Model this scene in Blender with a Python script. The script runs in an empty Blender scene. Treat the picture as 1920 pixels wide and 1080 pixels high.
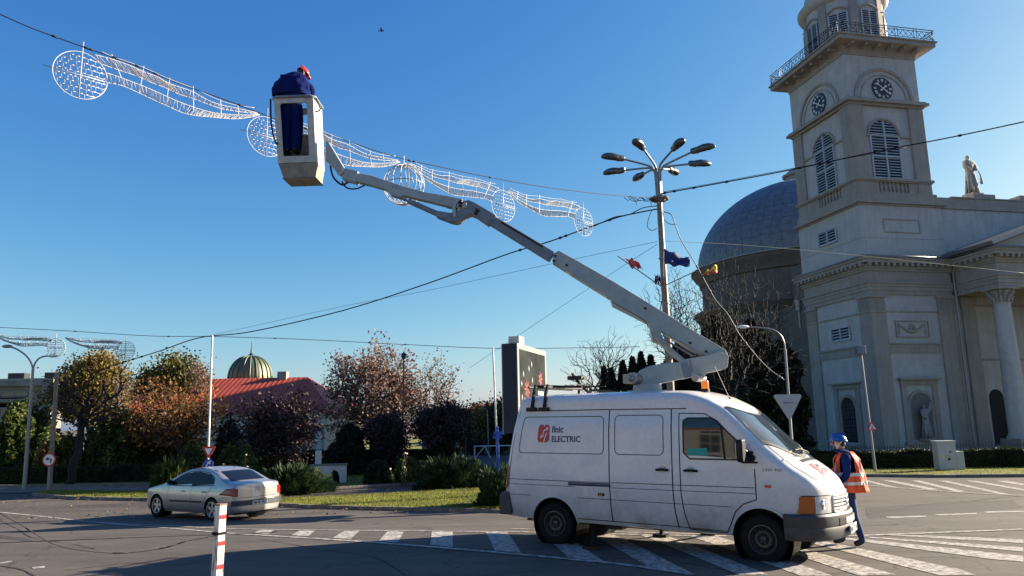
import bpy, bmesh, math, random
import numpy as np
from mathutils import Vector, Matrix
from math import sin, cos, pi, radians, sqrt, atan2, hypot

# ---------------------------------------------------------------- camera, world, sun
SC = bpy.context.scene
COL = SC.collection
H = 2.1                      # eye height above the near road
F = 1390.0                   # focal length in photograph pixels (1920 wide)
PITCH, ROLL = radians(10.2), radians(-1.13)
_fw = Vector((0, cos(PITCH), sin(PITCH)))
_up0 = Vector((0, -sin(PITCH), cos(PITCH)))
_rt0 = Vector((1, 0, 0))
_rt = _rt0 * cos(ROLL) + _up0 * sin(ROLL)
_up = -_rt0 * sin(ROLL) + _up0 * cos(ROLL)
cam_data = bpy.data.cameras.new('camera')
cam_data.sensor_width = 36.0
cam_data.lens = 36.0 * F / 1920.0
cam_data.clip_start = 0.1
cam_data.clip_end = 6000
cam = bpy.data.objects.new('camera', cam_data)
COL.objects.link(cam)
M = Matrix((( _rt.x, _up.x, -_fw.x, 0), (_rt.y, _up.y, -_fw.y, 0), (_rt.z, _up.z, -_fw.z, H), (0, 0, 0, 1)))
cam.matrix_world = M
SC.camera = cam

SUN_AZ, SUN_EL = radians(19.0), radians(20.5)      # azimuth from +x towards +y
world = bpy.data.worlds.new('World')
SC.world = world
world.use_nodes = True
wn = world.node_tree
bg = wn.nodes['Background']
sky = wn.nodes.new('ShaderNodeTexSky')
sky.sky_type = 'NISHITA'
sky.sun_disc = False
sky.sun_elevation = SUN_EL
sky.sun_rotation = pi / 2 - SUN_AZ
sky.altitude = 200
sky.air_density = 1.0
sky.dust_density = 1.0
sky.ozone_density = 3.2
# colour response of the camera: each channel of the sky gets a gentle power curve
se = wn.nodes.new('ShaderNodeSeparateColor'); co_ = wn.nodes.new('ShaderNodeCombineColor')
wn.links.new(sky.outputs[0], se.inputs[0])
for i, (p_, k_) in enumerate(((1.58, 0.0800), (1.10, 0.146), (0.53, 0.352))):
    pw = wn.nodes.new('ShaderNodeMath'); pw.operation = 'POWER'; pw.inputs[1].default_value = p_
    ml = wn.nodes.new('ShaderNodeMath'); ml.operation = 'MULTIPLY'; ml.inputs[1].default_value = k_ * 3.2
    mn = wn.nodes.new('ShaderNodeMath'); mn.operation = 'MINIMUM'; mn.inputs[1].default_value = 1.1 * 3.2
    wn.links.new(se.outputs[i], pw.inputs[0]); wn.links.new(pw.outputs[0], ml.inputs[0]); wn.links.new(ml.outputs[0], mn.inputs[0]); wn.links.new(mn.outputs[0], co_.inputs[i])
wn.links.new(co_.outputs[0], bg.inputs[0])
bg.inputs[1].default_value = 0.0515
sd = bpy.data.lights.new('sun', 'SUN')
sd.energy = 3.1
sd.angle = radians(0.5)
sd.color = (1.0, 0.86, 0.68)
sun = bpy.data.objects.new('sun', sd)
COL.objects.link(sun)
sun.rotation_euler = Vector((cos(SUN_EL) * cos(SUN_AZ), cos(SUN_EL) * sin(SUN_AZ), sin(SUN_EL))).to_track_quat('Z', 'Y').to_euler()
SC.view_settings.view_transform = 'Standard'
SC.view_settings.look = 'None'
SC.view_settings.exposure = 2.60
SC.view_settings.gamma = 1.0
SC.view_settings.use_curve_mapping = False

# ---------------------------------------------------------------- geometry helpers
def gz(y):
    t = min(1, max(0, (y - 13) / 12.0))
    return -0.62 * t * t * (3 - 2 * t)

def ray(px, py):
    return _rt * (px - 960) + _up * (540 - py) + _fw * F

def at(px, py, Y):                       # point on the ray of a photograph pixel at distance Y
    d = ray(px, py)
    return Vector((0, 0, H)) + d * (Y / d.y)

def gp(px, py, lift=0.0):                # the same ray where it meets the ground
    d = ray(px, py)
    z = 0.0
    for _ in range(25):
        t = (z + lift - H) / d.z
        y = d.y * t
        z = z * 0.5 + gz(y) * 0.5
    return Vector((d.x * t, y, z + lift))

def on(p, lift=0.0):
    return Vector((p[0], p[1], gz(p[1]) + lift))

def height_at(px, Y, py):
    return at(px, py, Y).z

MATS = {}
def new_mat(name):
    m = bpy.data.materials.new(name)
    m.use_nodes = True
    MATS[name] = m
    return m, m.node_tree, m.node_tree.nodes['Principled BSDF']

def mat(name, col, rough=0.6, metal=0.0, noise=0.0, scale=8.0, bump=0.0, spec=0.5, col2=None, coat=0.0, emit=None, es=1.0,
        detail=6.0, bump_scale=None, alpha=1.0, trans=0.0, obj=True):
    m, nt, b = new_mat(name)
    b.inputs['Roughness'].default_value = rough
    b.inputs['Metallic'].default_value = metal
    b.inputs['Specular IOR Level'].default_value = spec
    b.inputs['Coat Weight'].default_value = coat
    b.inputs['Coat Roughness'].default_value = 0.06
    c = (*col, 1)
    b.inputs['Base Color'].default_value = c
    if trans: b.inputs['Transmission Weight'].default_value = trans
    if emit:
        b.inputs['Emission Color'].default_value = (*emit, 1)
        b.inputs['Emission Strength'].default_value = es
    if noise > 0 or bump > 0:
        tc = nt.nodes.new('ShaderNodeTexCoord')
        nz = nt.nodes.new('ShaderNodeTexNoise')
        nz.inputs['Scale'].default_value = scale
        nz.inputs['Detail'].default_value = detail
        nz.inputs['Roughness'].default_value = 0.62
        nt.links.new(tc.outputs['Object'], nz.inputs['Vector'])
        if noise > 0:
            r = nt.nodes.new('ShaderNodeValToRGB')
            c2 = col2 if col2 else tuple(max(0, x * (1 - noise)) for x in col)
            r.color_ramp.elements[0].position = 0.32
            r.color_ramp.elements[1].position = 0.68
            r.color_ramp.elements[0].color = (*c2, 1)
            r.color_ramp.elements[1].color = c
            nt.links.new(nz.outputs['Fac'], r.inputs[0])
            nt.links.new(r.outputs[0], b.inputs['Base Color'])
        if bump > 0:
            bn = nt.nodes.new('ShaderNodeBump')
            bn.inputs['Strength'].default_value = bump
            bn.inputs['Distance'].default_value = 0.02
            if bump_scale:
                n2 = nt.nodes.new('ShaderNodeTexNoise')
                n2.inputs['Scale'].default_value = bump_scale
                n2.inputs['Detail'].default_value = 5
                nt.links.new(tc.outputs['Object'], n2.inputs['Vector'])
                nt.links.new(n2.outputs['Fac'], bn.inputs['Height'])
            else:
                nt.links.new(nz.outputs['Fac'], bn.inputs['Height'])
            nt.links.new(bn.outputs[0], b.inputs['Normal'])
    return m

def leaf_mat(name, cols, rough=0.6, trans=0.25, k=0.85):
    cols = [tuple(x * k for x in c) for c in cols]
    """leaf colour varies from leaf to leaf (random per island) and in clumps (noise)"""
    m, nt, b = new_mat(name)
    b.inputs['Roughness'].default_value = rough
    b.inputs['Specular IOR Level'].default_value = 0.25
    ge = nt.nodes.new('ShaderNodeNewGeometry')
    tc = nt.nodes.new('ShaderNodeTexCoord')
    nz = nt.nodes.new('ShaderNodeTexNoise'); nz.inputs['Scale'].default_value = 0.9; nz.inputs['Detail'].default_value = 3
    nt.links.new(tc.outputs['Object'], nz.inputs['Vector'])
    mx = nt.nodes.new('ShaderNodeMath'); mx.operation = 'MULTIPLY_ADD'
    mx.inputs[1].default_value = 0.6; 
    ad = nt.nodes.new('ShaderNodeMath'); ad.operation = 'MULTIPLY_ADD'; ad.inputs[1].default_value = 1.3; ad.inputs[2].default_value = -0.45
    nt.links.new(nz.outputs['Fac'], ad.inputs[0])
    nt.links.new(ge.outputs['Random Per Island'], mx.inputs[0])
    nt.links.new(ad.outputs[0], mx.inputs[2])
    r = nt.nodes.new('ShaderNodeValToRGB')
    els = r.color_ramp.elements
    n = len(cols)
    els[0].position = 0.08; els[0].color = (*cols[0], 1)
    els[1].position = 0.95; els[1].color = (*cols[-1], 1)
    for i in range(1, n - 1):
        e = els.new(0.08 + 0.87 * i / (n - 1)); e.color = (*cols[i], 1)
    nt.links.new(mx.outputs[0], r.inputs[0])
    nt.links.new(r.outputs[0], b.inputs['Base Color'])
    if trans > 0:
        tl = nt.nodes.new('ShaderNodeBsdfTranslucent')
        nt.links.new(r.outputs[0], tl.inputs['Color'])
        ms = nt.nodes.new('ShaderNodeMixShader'); ms.inputs[0].default_value = trans
        out = nt.nodes['Material Output']
        nt.links.new(b.outputs[0], ms.inputs[1]); nt.links.new(tl.outputs[0], ms.inputs[2])
        nt.links.new(ms.outputs[0], out.inputs['Surface'])
    return m

class MB:
    """collects shapes; build() links them as one mesh object"""
    def __init__(s): s.v = []; s.f = []; s.m = []; s.cur = 0
    def add(s, vs, fs):
        o = len(s.v); s.v.extend([tuple(x) for x in vs])
        for f in fs: s.f.append(tuple(o + i for i in f)); s.m.append(s.cur)
    def quad(s, a, b, c, d): s.add([a, b, c, d], [(0, 1, 2, 3)])
    def box(s, x0, y0, z0, x1, y1, z1):
        v = [(x0,y0,z0),(x1,y0,z0),(x1,y1,z0),(x0,y1,z0),(x0,y0,z1),(x1,y0,z1),(x1,y1,z1),(x0,y1,z1)]
        s.add(v, [(3,2,1,0),(4,5,6,7),(0,1,5,4),(1,2,6,5),(2,3,7,6),(3,0,4,7)])
    def obox(s, c, ax, ay, az):
        c = Vector(c); v = []
        for k in (-1, 1):
            for (i, j) in ((-1,-1),(1,-1),(1,1),(-1,1)):
                v.append(c + ax * i + ay * j + az * k)
        s.add(v, [(3,2,1,0),(4,5,6,7),(0,1,5,4),(1,2,6,5),(2,3,7,6),(3,0,4,7)])
    def tube(s, pts, r, n=6, caps=True, closed=False):
        pts = [Vector(p) for p in pts]; k = len(pts)
        rs = r if isinstance(r, (list, tuple)) else [r] * k
        vs = []; prev = None
        for i, p in enumerate(pts):
            if closed: t = pts[(i + 1) % k] - pts[i - 1]
            else: t = pts[min(i + 1, k - 1)] - pts[max(i - 1, 0)]
            if t.length < 1e-9: t = Vector((0, 0, 1))
            t.normalize()
            if prev is None:
                u = t.cross(Vector((0, 0, 1)))
                if u.length < 1e-3: u = t.cross(Vector((1, 0, 0)))
            else: u = prev - t * prev.dot(t)
            if u.length < 1e-6: u = t.orthogonal()
            u.normalize(); w = t.cross(u); prev = u
            for j in range(n):
                a = 2 * pi * j / n
                vs.append(p + u * (cos(a) * rs[i]) + w * (sin(a) * rs[i]))
        fs = []
        kk = k if closed else k - 1
        for i in range(kk):
            i2 = (i + 1) % k
            for j in range(n):
                j2 = (j + 1) % n
                fs.append((i*n+j, i*n+j2, i2*n+j2, i2*n+j))
        if caps and not closed:
            fs.append(tuple(range(n - 1, -1, -1))); fs.append(tuple((k-1)*n + j for j in range(n)))
        s.add(vs, fs)
    def cyl(s, p0, p1, r0, r1=None, n=12): s.tube([p0, p1], [r0, r1 if r1 is not None else r0], n)
    def lathe(s, prof, n=24, org=(0,0,0), axis='z', a0=0.0, a1=2*pi, caps=False):
        """prof: (radius, height)"""
        full = abs(a1 - a0 - 2*pi) < 1e-6
        m = n if full else n + 1
        vs = []
        for j in range(m):
            a = a0 + (a1 - a0) * j / n
            for (r, h) in prof:
                x, y = r * cos(a), r * sin(a)
                if axis == 'z': q = (x, y, h)
                elif axis == 'y': q = (x, h, y)
                else: q = (h, x, y)
                vs.append((q[0]+org[0], q[1]+org[1], q[2]+org[2]))
        L = len(prof); fs = []
        for j in range(n):
            j2 = (j + 1) % m
            for i in range(L - 1):
                fs.append((j*L+i, j2*L+i, j2*L+i+1, j*L+i+1))
        s.add(vs, fs)
    def prism(s, poly, fn0, fn1):
        """poly: 2D points, fn0/fn1 map them to the two end faces"""
        n = len(poly)
        vs = [fn0(*p) for p in poly] + [fn1(*p) for p in poly]
        fs = [tuple(range(n-1, -1, -1)), tuple(range(n, 2*n))]
        for i in range(n):
            j = (i + 1) % n; fs.append((i, j, n + j, n + i))
        s.add(vs, fs)
    def sphere(s, c, r, nu=12, nv=8):
        rx, ry, rz = r if isinstance(r, (tuple, list)) else (r, r, r)
        vs = []; fs = []
        for i in range(nv + 1):
            th = pi * i / nv
            for j in range(nu):
                a = 2*pi*j/nu
                vs.append((c[0]+rx*sin(th)*cos(a), c[1]+ry*sin(th)*sin(a), c[2]+rz*cos(th)))
        for i in range(nv):
            for j in range(nu):
                j2 = (j+1) % nu
                fs.append((i*nu+j, (i+1)*nu+j, (i+1)*nu+j2, i*nu+j2))
        s.add(vs, fs)
    def mesh(s, name, mats, smooth=False, dz=0.0):
        me = bpy.data.meshes.new(name)
        v = np.array(s.v, dtype=np.float64).reshape(-1, 3)
        if dz: v = v + np.array([0, 0, dz])
        me.from_pydata(v.tolist(), [], s.f)
        if not isinstance(mats, (list, tuple)): mats = [mats]
        for m in mats: me.materials.append(m)
        if len(mats) > 1: me.polygons.foreach_set('material_index', s.m)
        if smooth:
            me.polygons.foreach_set('use_smooth', [True] * len(me.polygons))
            if smooth is not True: 
                try: me.set_sharp_from_angle(angle=radians(smooth))
                except Exception: pass
        me.update()
        return me
    def build(s, name, mats, parent=None, smooth=False, dz=0.0, bevel=0.0):
        o = bpy.data.objects.new(name, s.mesh(name, mats, smooth, dz))
        COL.objects.link(o)
        if parent is not None: o.parent = parent
        if bevel > 0:
            md = o.modifiers.new('bevel', 'BEVEL'); md.width = bevel; md.segments = 2; md.limit_method = 'ANGLE'; md.angle_limit = radians(40)
        return o

def raw_mesh(name, verts, faces_n, mats, parent=None, smooth=False, k=4):
    """verts: numpy (n*k,3); each k consecutive vertices are one face"""
    me = bpy.data.meshes.new(name)
    n = len(verts); nf = n // k
    me.vertices.add(n); me.vertices.foreach_set('co', verts.astype(np.float32).ravel())
    me.loops.add(n); me.loops.foreach_set('vertex_index', np.arange(n, dtype=np.int32))
    me.polygons.add(nf); me.polygons.foreach_set('loop_start', np.arange(0, n, k, dtype=np.int32))
    me.polygons.foreach_set('loop_total', np.full(nf, k, dtype=np.int32))
    if not isinstance(mats, (list, tuple)): mats = [mats]
    for m in mats: me.materials.append(m)
    me.update(calc_edges=True)
    o = bpy.data.objects.new(name, me); COL.objects.link(o)
    if parent is not None: o.parent = parent
    return o

def tag(o, label=None, cat=None, group=None, kind=None):
    if label: o['label'] = label
    if cat: o['category'] = cat
    if group: o['group'] = group
    if kind: o['kind'] = kind
    return o

def empty(name, loc=(0,0,0), rz=0.0, label=None, cat=None, group=None):
    o = bpy.data.objects.new(name, None); COL.objects.link(o)
    o.empty_display_size = 0.2
    o.location = loc; o.rotation_euler = (0, 0, rz)
    return tag(o, label, cat, group)

def link_copy(o, parent=None, loc=None):
    c = o.copy(); COL.objects.link(c)
    if parent is not None: c.parent = parent
    if loc is not None: c.location = loc
    for k in o.children: link_copy(k, c)
    return c

def interp(tab, x):
    if x <= tab[0][0]: return tab[0][1]
    for (a, b), (c, d) in zip(tab, tab[1:]):
        if x <= c: return b + (d - b) * (x - a) / (c - a)
    return tab[-1][1]

def smooth_path(pts, n=6):
    """Catmull-Rom through the points"""
    P = [Vector(p) for p in pts]; out = []
    for i in range(len(P) - 1):
        a = P[max(i-1, 0)]; b = P[i]; c = P[i+1]; d = P[min(i+2, len(P)-1)]
        for j in range(n):
            t = j / n
            out.append(0.5 * ((2*b) + (c - a) * t + (2*a - 5*b + 4*c - d) * t*t + (-a + 3*b - 3*c + d) * t**3))
    out.append(P[-1])
    return out

def clip_strip(poly, y0, y1):
    def clip(ps, f):
        out = []
        for i in range(len(ps)):
            a, b = ps[i], ps[(i+1) % len(ps)]
            fa, fb = f(a), f(b)
            if fa >= 0: out.append(a)
            if (fa >= 0) != (fb >= 0):
                t = fa / (fa - fb); out.append((a[0]+(b[0]-a[0])*t, a[1]+(b[1]-a[1])*t))
        return out
    p = clip(poly, lambda q: q[1] - y0)
    return clip(p, lambda q: y1 - q[1]) if p else p

def drape(mb, poly, lift, step=0.75, ylo=12.0, yhi=26.0):
    """lay a flat polygon (x, y) on the curved road, lift metres above it"""
    ys = [p[1] for p in poly]; lo, hi = min(ys), max(ys)
    cuts = [lo]
    y = ylo
    while y < yhi:
        if lo < y < hi: cuts.append(y)
        y += step
    if lo < yhi < hi: cuts.append(yhi)
    cuts.append(hi)
    for a, b in zip(cuts, cuts[1:]):
        if b - a < 1e-6: continue
        p = clip_strip(poly, a - 1e-7, b + 1e-7)
        if len(p) >= 3: mb.add([(q[0], q[1], gz(q[1]) + lift) for q in p], [tuple(range(len(p)))])

def text_mesh(s, size, font_bold=False, extrude=0.0, spacing=1.0):
    cu = bpy.data.curves.new('t', 'FONT'); cu.body = s; cu.size = size; cu.resolution_u = 3
    cu.offset = 0.028 * size if font_bold else 0.0
    cu.space_character = spacing
    ob = bpy.data.objects.new('t', cu); COL.objects.link(ob)
    dg = bpy.context.evaluated_depsgraph_get(); dg.update()
    me = bpy.data.meshes.new_from_object(ob.evaluated_get(dg))
    bpy.data.objects.remove(ob); 
    return me

def text_obj(name, s, size, mapf, m, parent, bold=True, spacing=1.0, width=None):
    """flat lettering whose points are laid on a surface by mapf(u, v)"""
    me = text_mesh(s, size, bold, spacing=spacing)
    xs = [v.co.x for v in me.vertices]
    k = width / (max(xs) - min(xs)) if width else 1.0
    x0 = min(xs)
    bm = bmesh.new(); bm.from_mesh(me)
    for v in bm.verts: v.co = Vector(mapf((v.co.x - x0) * k, v.co.y))
    bm.to_mesh(me); bm.free()
    me.materials.clear(); me.materials.append(m)
    o = bpy.data.objects.new(name, me); COL.objects.link(o); o.parent = parent
    return o

def skin_mesh(name, verts, edges, radii, m, parent=None, sub=2, root=0):
    me = bpy.data.meshes.new(name); me.from_pydata([tuple(v) for v in verts], edges, [])
    o = bpy.data.objects.new(name, me); COL.objects.link(o)
    md = o.modifiers.new('skin', 'SKIN'); md.use_smooth_shade = True
    sk = me.skin_vertices[0].data
    for i, r in enumerate(radii):
        sk[i].radius = (r, r) if not isinstance(r, tuple) else r
        sk[i].use_root = (i == root)
    ss = o.modifiers.new('sub', 'SUBSURF'); ss.levels = sub; ss.render_levels = sub
    dg = bpy.context.evaluated_depsgraph_get(); dg.update()
    m2 = bpy.data.meshes.new_from_object(o.evaluated_get(dg))
    o.modifiers.clear(); o.data = m2
    m2.materials.clear()
    for q in (m if isinstance(m, (list, tuple)) else [m]): m2.materials.append(q)
    m2.polygons.foreach_set('use_smooth', [True] * len(m2.polygons))
    if parent is not None: o.parent = parent
    return o

# ---------------------------------------------------------------- materials
white_paint = mat('van_white_paint', (0.74, 0.72, 0.69), 0.30, noise=0.10, scale=1.6, coat=0.5)
def dirty_van():
    m, nt, b = new_mat('dusty_white_paint')
    b.inputs['Roughness'].default_value = 0.26; b.inputs['Coat Weight'].default_value = 0.5; b.inputs['Coat Roughness'].default_value = 0.05
    tc = nt.nodes.new('ShaderNodeTexCoord'); sp = nt.nodes.new('ShaderNodeSeparateXYZ')
    nt.links.new(tc.outputs['Object'], sp.inputs[0])
    mr = nt.nodes.new('ShaderNodeMapRange'); mr.inputs[1].default_value = 0.4; mr.inputs[2].default_value = 1.15
    mr.inputs[3].default_value = 1.05; mr.inputs[4].default_value = 0.04
    nt.links.new(sp.outputs['Z'], mr.inputs[0])
    nz = nt.nodes.new('ShaderNodeTexNoise'); nz.inputs['Scale'].default_value = 2.4; nz.inputs['Detail'].default_value = 8
    nt.links.new(tc.outputs['Object'], nz.inputs['Vector'])
    mu = nt.nodes.new('ShaderNodeMath'); mu.operation = 'MULTIPLY'
    nt.links.new(mr.outputs[0], mu.inputs[0]); nt.links.new(nz.outputs['Fac'], mu.inputs[1])
    n2 = nt.nodes.new('ShaderNodeTexNoise'); n2.inputs['Scale'].default_value = 14; n2.inputs['Detail'].default_value = 8
    nt.links.new(tc.outputs['Object'], n2.inputs['Vector'])
    m2 = nt.nodes.new('ShaderNodeMath'); m2.operation = 'MULTIPLY_ADD'; m2.inputs[1].default_value = 0.30; 
    nt.links.new(n2.outputs['Fac'], m2.inputs[0]); nt.links.new(mu.outputs[0], m2.inputs[2])
    mx = nt.nodes.new('ShaderNodeMix'); mx.data_type = 'RGBA'
    mx.inputs[6].default_value = (0.74, 0.725, 0.70, 1); mx.inputs[7].default_value = (0.24, 0.20, 0.16, 1)
    nt.links.new(m2.outputs[0], mx.inputs[0]); nt.links.new(mx.outputs[2], b.inputs['Base Color'])
    # slight waviness of pressed sheet metal
    n3 = nt.nodes.new('ShaderNodeTexNoise'); n3.inputs['Scale'].default_value = 1.1; n3.inputs['Detail'].default_value = 1
    nt.links.new(tc.outputs['Object'], n3.inputs['Vector'])
    bn = nt.nodes.new('ShaderNodeBump'); bn.inputs['Strength'].default_value = 0.25; bn.inputs['Distance'].default_value = 0.06
    nt.links.new(n3.outputs['Fac'], bn.inputs['Height']); nt.links.new(bn.outputs[0], b.inputs['Normal'])
    nt.links.new(bn.outputs[0], b.inputs['Coat Normal'])
    return m
van_paint = dirty_van()
black_plastic = mat('black_plastic', (0.008, 0.008, 0.009), 0.5, noise=0.3, scale=20, spec=0.3)
bumper_plastic = mat('bumper_plastic', (0.045, 0.045, 0.047), 0.55, noise=0.35, scale=9, bump=0.1)
seam_dark = mat('panel_gap', (0.02, 0.018, 0.017), 0.8)
dark_glass = mat('dark_glass', (0.012, 0.014, 0.016), 0.03, spec=0.6)
tint_glass = mat('tinted_car_glass', (0.006, 0.008, 0.012), 0.05, spec=0.25)
screen_glass = mat('windscreen_glass', (0.02, 0.03, 0.04), 0.02, spec=1.0, coat=1.0)
rubber = mat('rubber', (0.008, 0.008, 0.008), 0.8, spec=0.2, noise=0.3, scale=30)
steel_rim = mat('painted_steel_rim', (0.06, 0.058, 0.055), 0.45, metal=0.4, noise=0.35, scale=20)
alloy = mat('alloy', (0.6, 0.6, 0.62), 0.28, metal=0.9)
chrome = mat('chrome', (0.7, 0.7, 0.7), 0.12, metal=1.0)
steel = mat('weathered_steel', (0.33, 0.33, 0.34), 0.45, metal=0.5, noise=0.45, scale=12)
galv = mat('galvanised_steel', (0.26, 0.265, 0.27), 0.42, metal=0.55, noise=0.3, scale=25)
rusty_pole = mat('rusty_pole', (0.22, 0.21, 0.20), 0.55, metal=0.3, noise=0.6, scale=6, col2=(0.16, 0.09, 0.055))
boom_paint = mat('boom_grey_white_paint', (0.33, 0.36, 0.345), 0.38, noise=0.22, scale=5, coat=0.2)
boom_dark = mat('boom_blue_grey_paint', (0.17, 0.20, 0.24), 0.4, noise=0.3, scale=6)
basket_mat = mat('fibreglass_cream', (0.50, 0.48, 0.42), 0.45, noise=0.35, scale=5)
amber = mat('amber_lens', (0.5, 0.12, 0.008), 0.15, coat=0.6, emit=(1.0, 0.25, 0.0), es=0.08)
amber_plain = mat('amber_indicator', (0.42, 0.10, 0.012), 0.16, coat=0.6)
clear_lens = mat('headlamp_lens', (0.62, 0.62, 0.60), 0.12, metal=0.1, noise=0.3, scale=30, coat=1.0)
red_lens = mat('red_lens', (0.26, 0.008, 0.008), 0.2, coat=0.3)
red_logo = mat('red_print', (0.50, 0.03, 0.03), 0.4)
blue_logo = mat('navy_print', (0.018, 0.03, 0.12), 0.4)
white_print = mat('white_print', (0.8, 0.78, 0.75), 0.4)
plate_white = mat('plate_white', (0.6, 0.6, 0.58), 0.4)
print_black = mat('print_black', (0.015, 0.015, 0.015), 0.5)
print_blue = mat('sign_blue', (0.01, 0.07, 0.42), 0.4)
print_red = mat('sign_red', (0.55, 0.02, 0.02), 0.4)
silver = mat('silver_beige_metallic', (0.44, 0.41, 0.39), 0.30, metal=0.6, noise=0.12, scale=3, coat=0.8)
wire_mat = mat('black_cable', (0.012, 0.012, 0.014), 0.6, spec=0.2)
wire_grey = mat('grey_stay_wire', (0.07, 0.075, 0.08), 0.6)
brown_base = mat('brown_fibreglass', (0.27, 0.24, 0.19), 0.6, noise=0.45, scale=7)  # basket base: browner and darker than the cream tub above
garland_mat = mat('white_rope_light', (0.52, 0.52, 0.53), 0.5)
tinsel_mat = mat('pale_tinsel', (0.45, 0.45, 0.47), 0.35, noise=0.35, scale=30)
def wall_mat(name, base, dark, joints=True):
    """render with rain streaks, blotches and faint coursing"""
    m, nt, b = new_mat(name); b.inputs['Roughness'].default_value = 0.9; b.inputs['Specular IOR Level'].default_value = 0.2
    tc = nt.nodes.new('ShaderNodeTexCoord')
    def noise(sc, vec, det=8, ro=.65):
        mp = nt.nodes.new('ShaderNodeMapping'); mp.inputs['Scale'].default_value = vec; nt.links.new(tc.outputs['Object'], mp.inputs[0])
        n = nt.nodes.new('ShaderNodeTexNoise'); n.inputs['Scale'].default_value = sc; n.inputs['Detail'].default_value = det; n.inputs['Roughness'].default_value = ro
        nt.links.new(mp.outputs[0], n.inputs['Vector']); return n.outputs['Fac']
    def rng(src, a, b_, c, d):
        r = nt.nodes.new('ShaderNodeMapRange'); r.inputs[1].default_value = a; r.inputs[2].default_value = b_; r.inputs[3].default_value = c; r.inputs[4].default_value = d
        nt.links.new(src, r.inputs[0]); return r.outputs[0]
    def mul(a, b_):
        x = nt.nodes.new('ShaderNodeMath'); x.operation = 'MULTIPLY'; nt.links.new(a, x.inputs[0]); nt.links.new(b_, x.inputs[1]); return x.outputs[0]
    f = mul(rng(noise(1.3, (1,1,1)), .3, .7, .72, 1.0), rng(noise(2.2, (1.6,1.6,.12), 6), .40, .62, .82, 1.0))
    f = mul(f, rng(noise(14, (1,1,1), 6), .3, .7, .86, 1.06))
    if joints:
        w = nt.nodes.new('ShaderNodeTexWave'); w.wave_type = 'BANDS'; w.bands_direction = 'Z'; w.wave_profile = 'SAW'; w.inputs['Scale'].default_value = .36; w.inputs['Distortion'].default_value = 0.0
        nt.links.new(tc.outputs['Object'], w.inputs['Vector']); f = mul(f, rng(w.outputs['Fac'], 0.0, .035, .86, 1.0))
    mx = nt.nodes.new('ShaderNodeMix'); mx.data_type = 'RGBA'; mx.inputs[6].default_value = (*dark, 1); mx.inputs[7].default_value = (*base, 1)
    nt.links.new(f, mx.inputs[0]); nt.links.new(mx.outputs[2], b.inputs['Base Color'])
    bn = nt.nodes.new('ShaderNodeBump'); bn.inputs['Strength'].default_value = .35; bn.inputs['Distance'].default_value = .02
    nt.links.new(noise(30, (1,1,1)), bn.inputs['Height']); nt.links.new(bn.outputs[0], b.inputs['Normal'])
    return m
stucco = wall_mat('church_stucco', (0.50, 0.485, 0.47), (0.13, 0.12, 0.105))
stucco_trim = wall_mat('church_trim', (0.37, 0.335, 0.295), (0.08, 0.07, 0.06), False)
stucco_dark = wall_mat('weathered_shaded_rotunda_stucco', (0.15, 0.138, 0.125), (0.035, 0.03, 0.028))  # dark tone holds both weathering and the shade on the rotunda wall
stone_base = mat('plinth_stone', (0.27, 0.25, 0.22), 0.85, noise=0.35, scale=3, bump=0.3)
statue_stone = mat('statue_stone', (0.36, 0.34, 0.31), 0.85, noise=0.45, scale=6, bump=0.4)
dome_metal = mat('dome_blue_sheet', (0.16, 0.175, 0.20), 0.5, metal=0.2, noise=0.45, scale=1.6, detail=9)
lamp_metal = mat('lamp_head_grey', (0.12, 0.125, 0.13), 0.35, metal=0.6, noise=0.3, scale=6)
copper = mat('green_copper', (0.17, 0.18, 0.10), 0.5, metal=0.3, noise=0.6, scale=1.6, col2=(0.07, 0.11, 0.075))
shutter_mat = mat('shutter_blue_grey', (0.42, 0.45, 0.50), 0.5, noise=0.25, scale=6)
dark_void = mat('dark_opening', (0.01, 0.01, 0.012), 0.9)
iron = mat('wrought_iron', (0.03, 0.035, 0.05), 0.5)
roof_red = mat('red_sheet_roof', (0.38, 0.055, 0.018), 0.6, noise=0.3, scale=0.7, bump=0.1)
roof_tile = mat('orange_tile_roof', (0.27, 0.08, 0.036), 0.8, noise=0.45, scale=2, bump=0.4, bump_scale=9)
street_wall = mat('street_front_wall', (0.24, 0.235, 0.215), 0.85, noise=0.2, scale=1)
wall_cream = mat('cream_wall', (0.48, 0.46, 0.40), 0.85, noise=0.2, scale=1)
wall_grey = mat('grey_render_wall', (0.30, 0.28, 0.25), 0.9, noise=0.5, scale=0.6, detail=9)
wall_white = mat('white_render_wall', (0.60, 0.58, 0.55), 0.85, noise=0.25, scale=1.2)
win_glass = mat('window_glass', (0.02, 0.025, 0.03), 0.06, spec=0.8)
bark = mat('bark', (0.075, 0.058, 0.045), 0.9, noise=0.5, scale=9, bump=0.5)
bark_dark = mat('dark_bark', (0.022, 0.018, 0.016), 0.9, noise=0.5, scale=9)
twig = mat('twig_bark', (0.13, 0.10, 0.085), 0.85, noise=0.4, scale=5)
skin = mat('skin', (0.42, 0.22, 0.15), 0.5)
blue_cloth = mat('blue_workwear', (0.009, 0.025, 0.12), 0.9, spec=0.08, noise=0.35, scale=7, bump=0.5, bump_scale=9)
navy_cloth = mat('navy_workwear', (0.006, 0.015, 0.10), 0.9, spec=0.06, noise=0.4, scale=9, bump=0.6, bump_scale=11)
denim = mat('faded_blue_trousers', (0.025, 0.055, 0.15), 0.85, noise=0.5, scale=6, bump=0.5, bump_scale=10)
orange_cloth = mat('hi_vis_orange', (0.85, 0.095, 0.012), 0.7, noise=0.2, scale=6, bump=0.6, bump_scale=7)
reflect_tape = mat('reflective_tape', (0.55, 0.54, 0.48), 0.35)
helmet_blue = mat('blue_helmet', (0.01, 0.07, 0.28), 0.28, coat=0.4)
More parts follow.
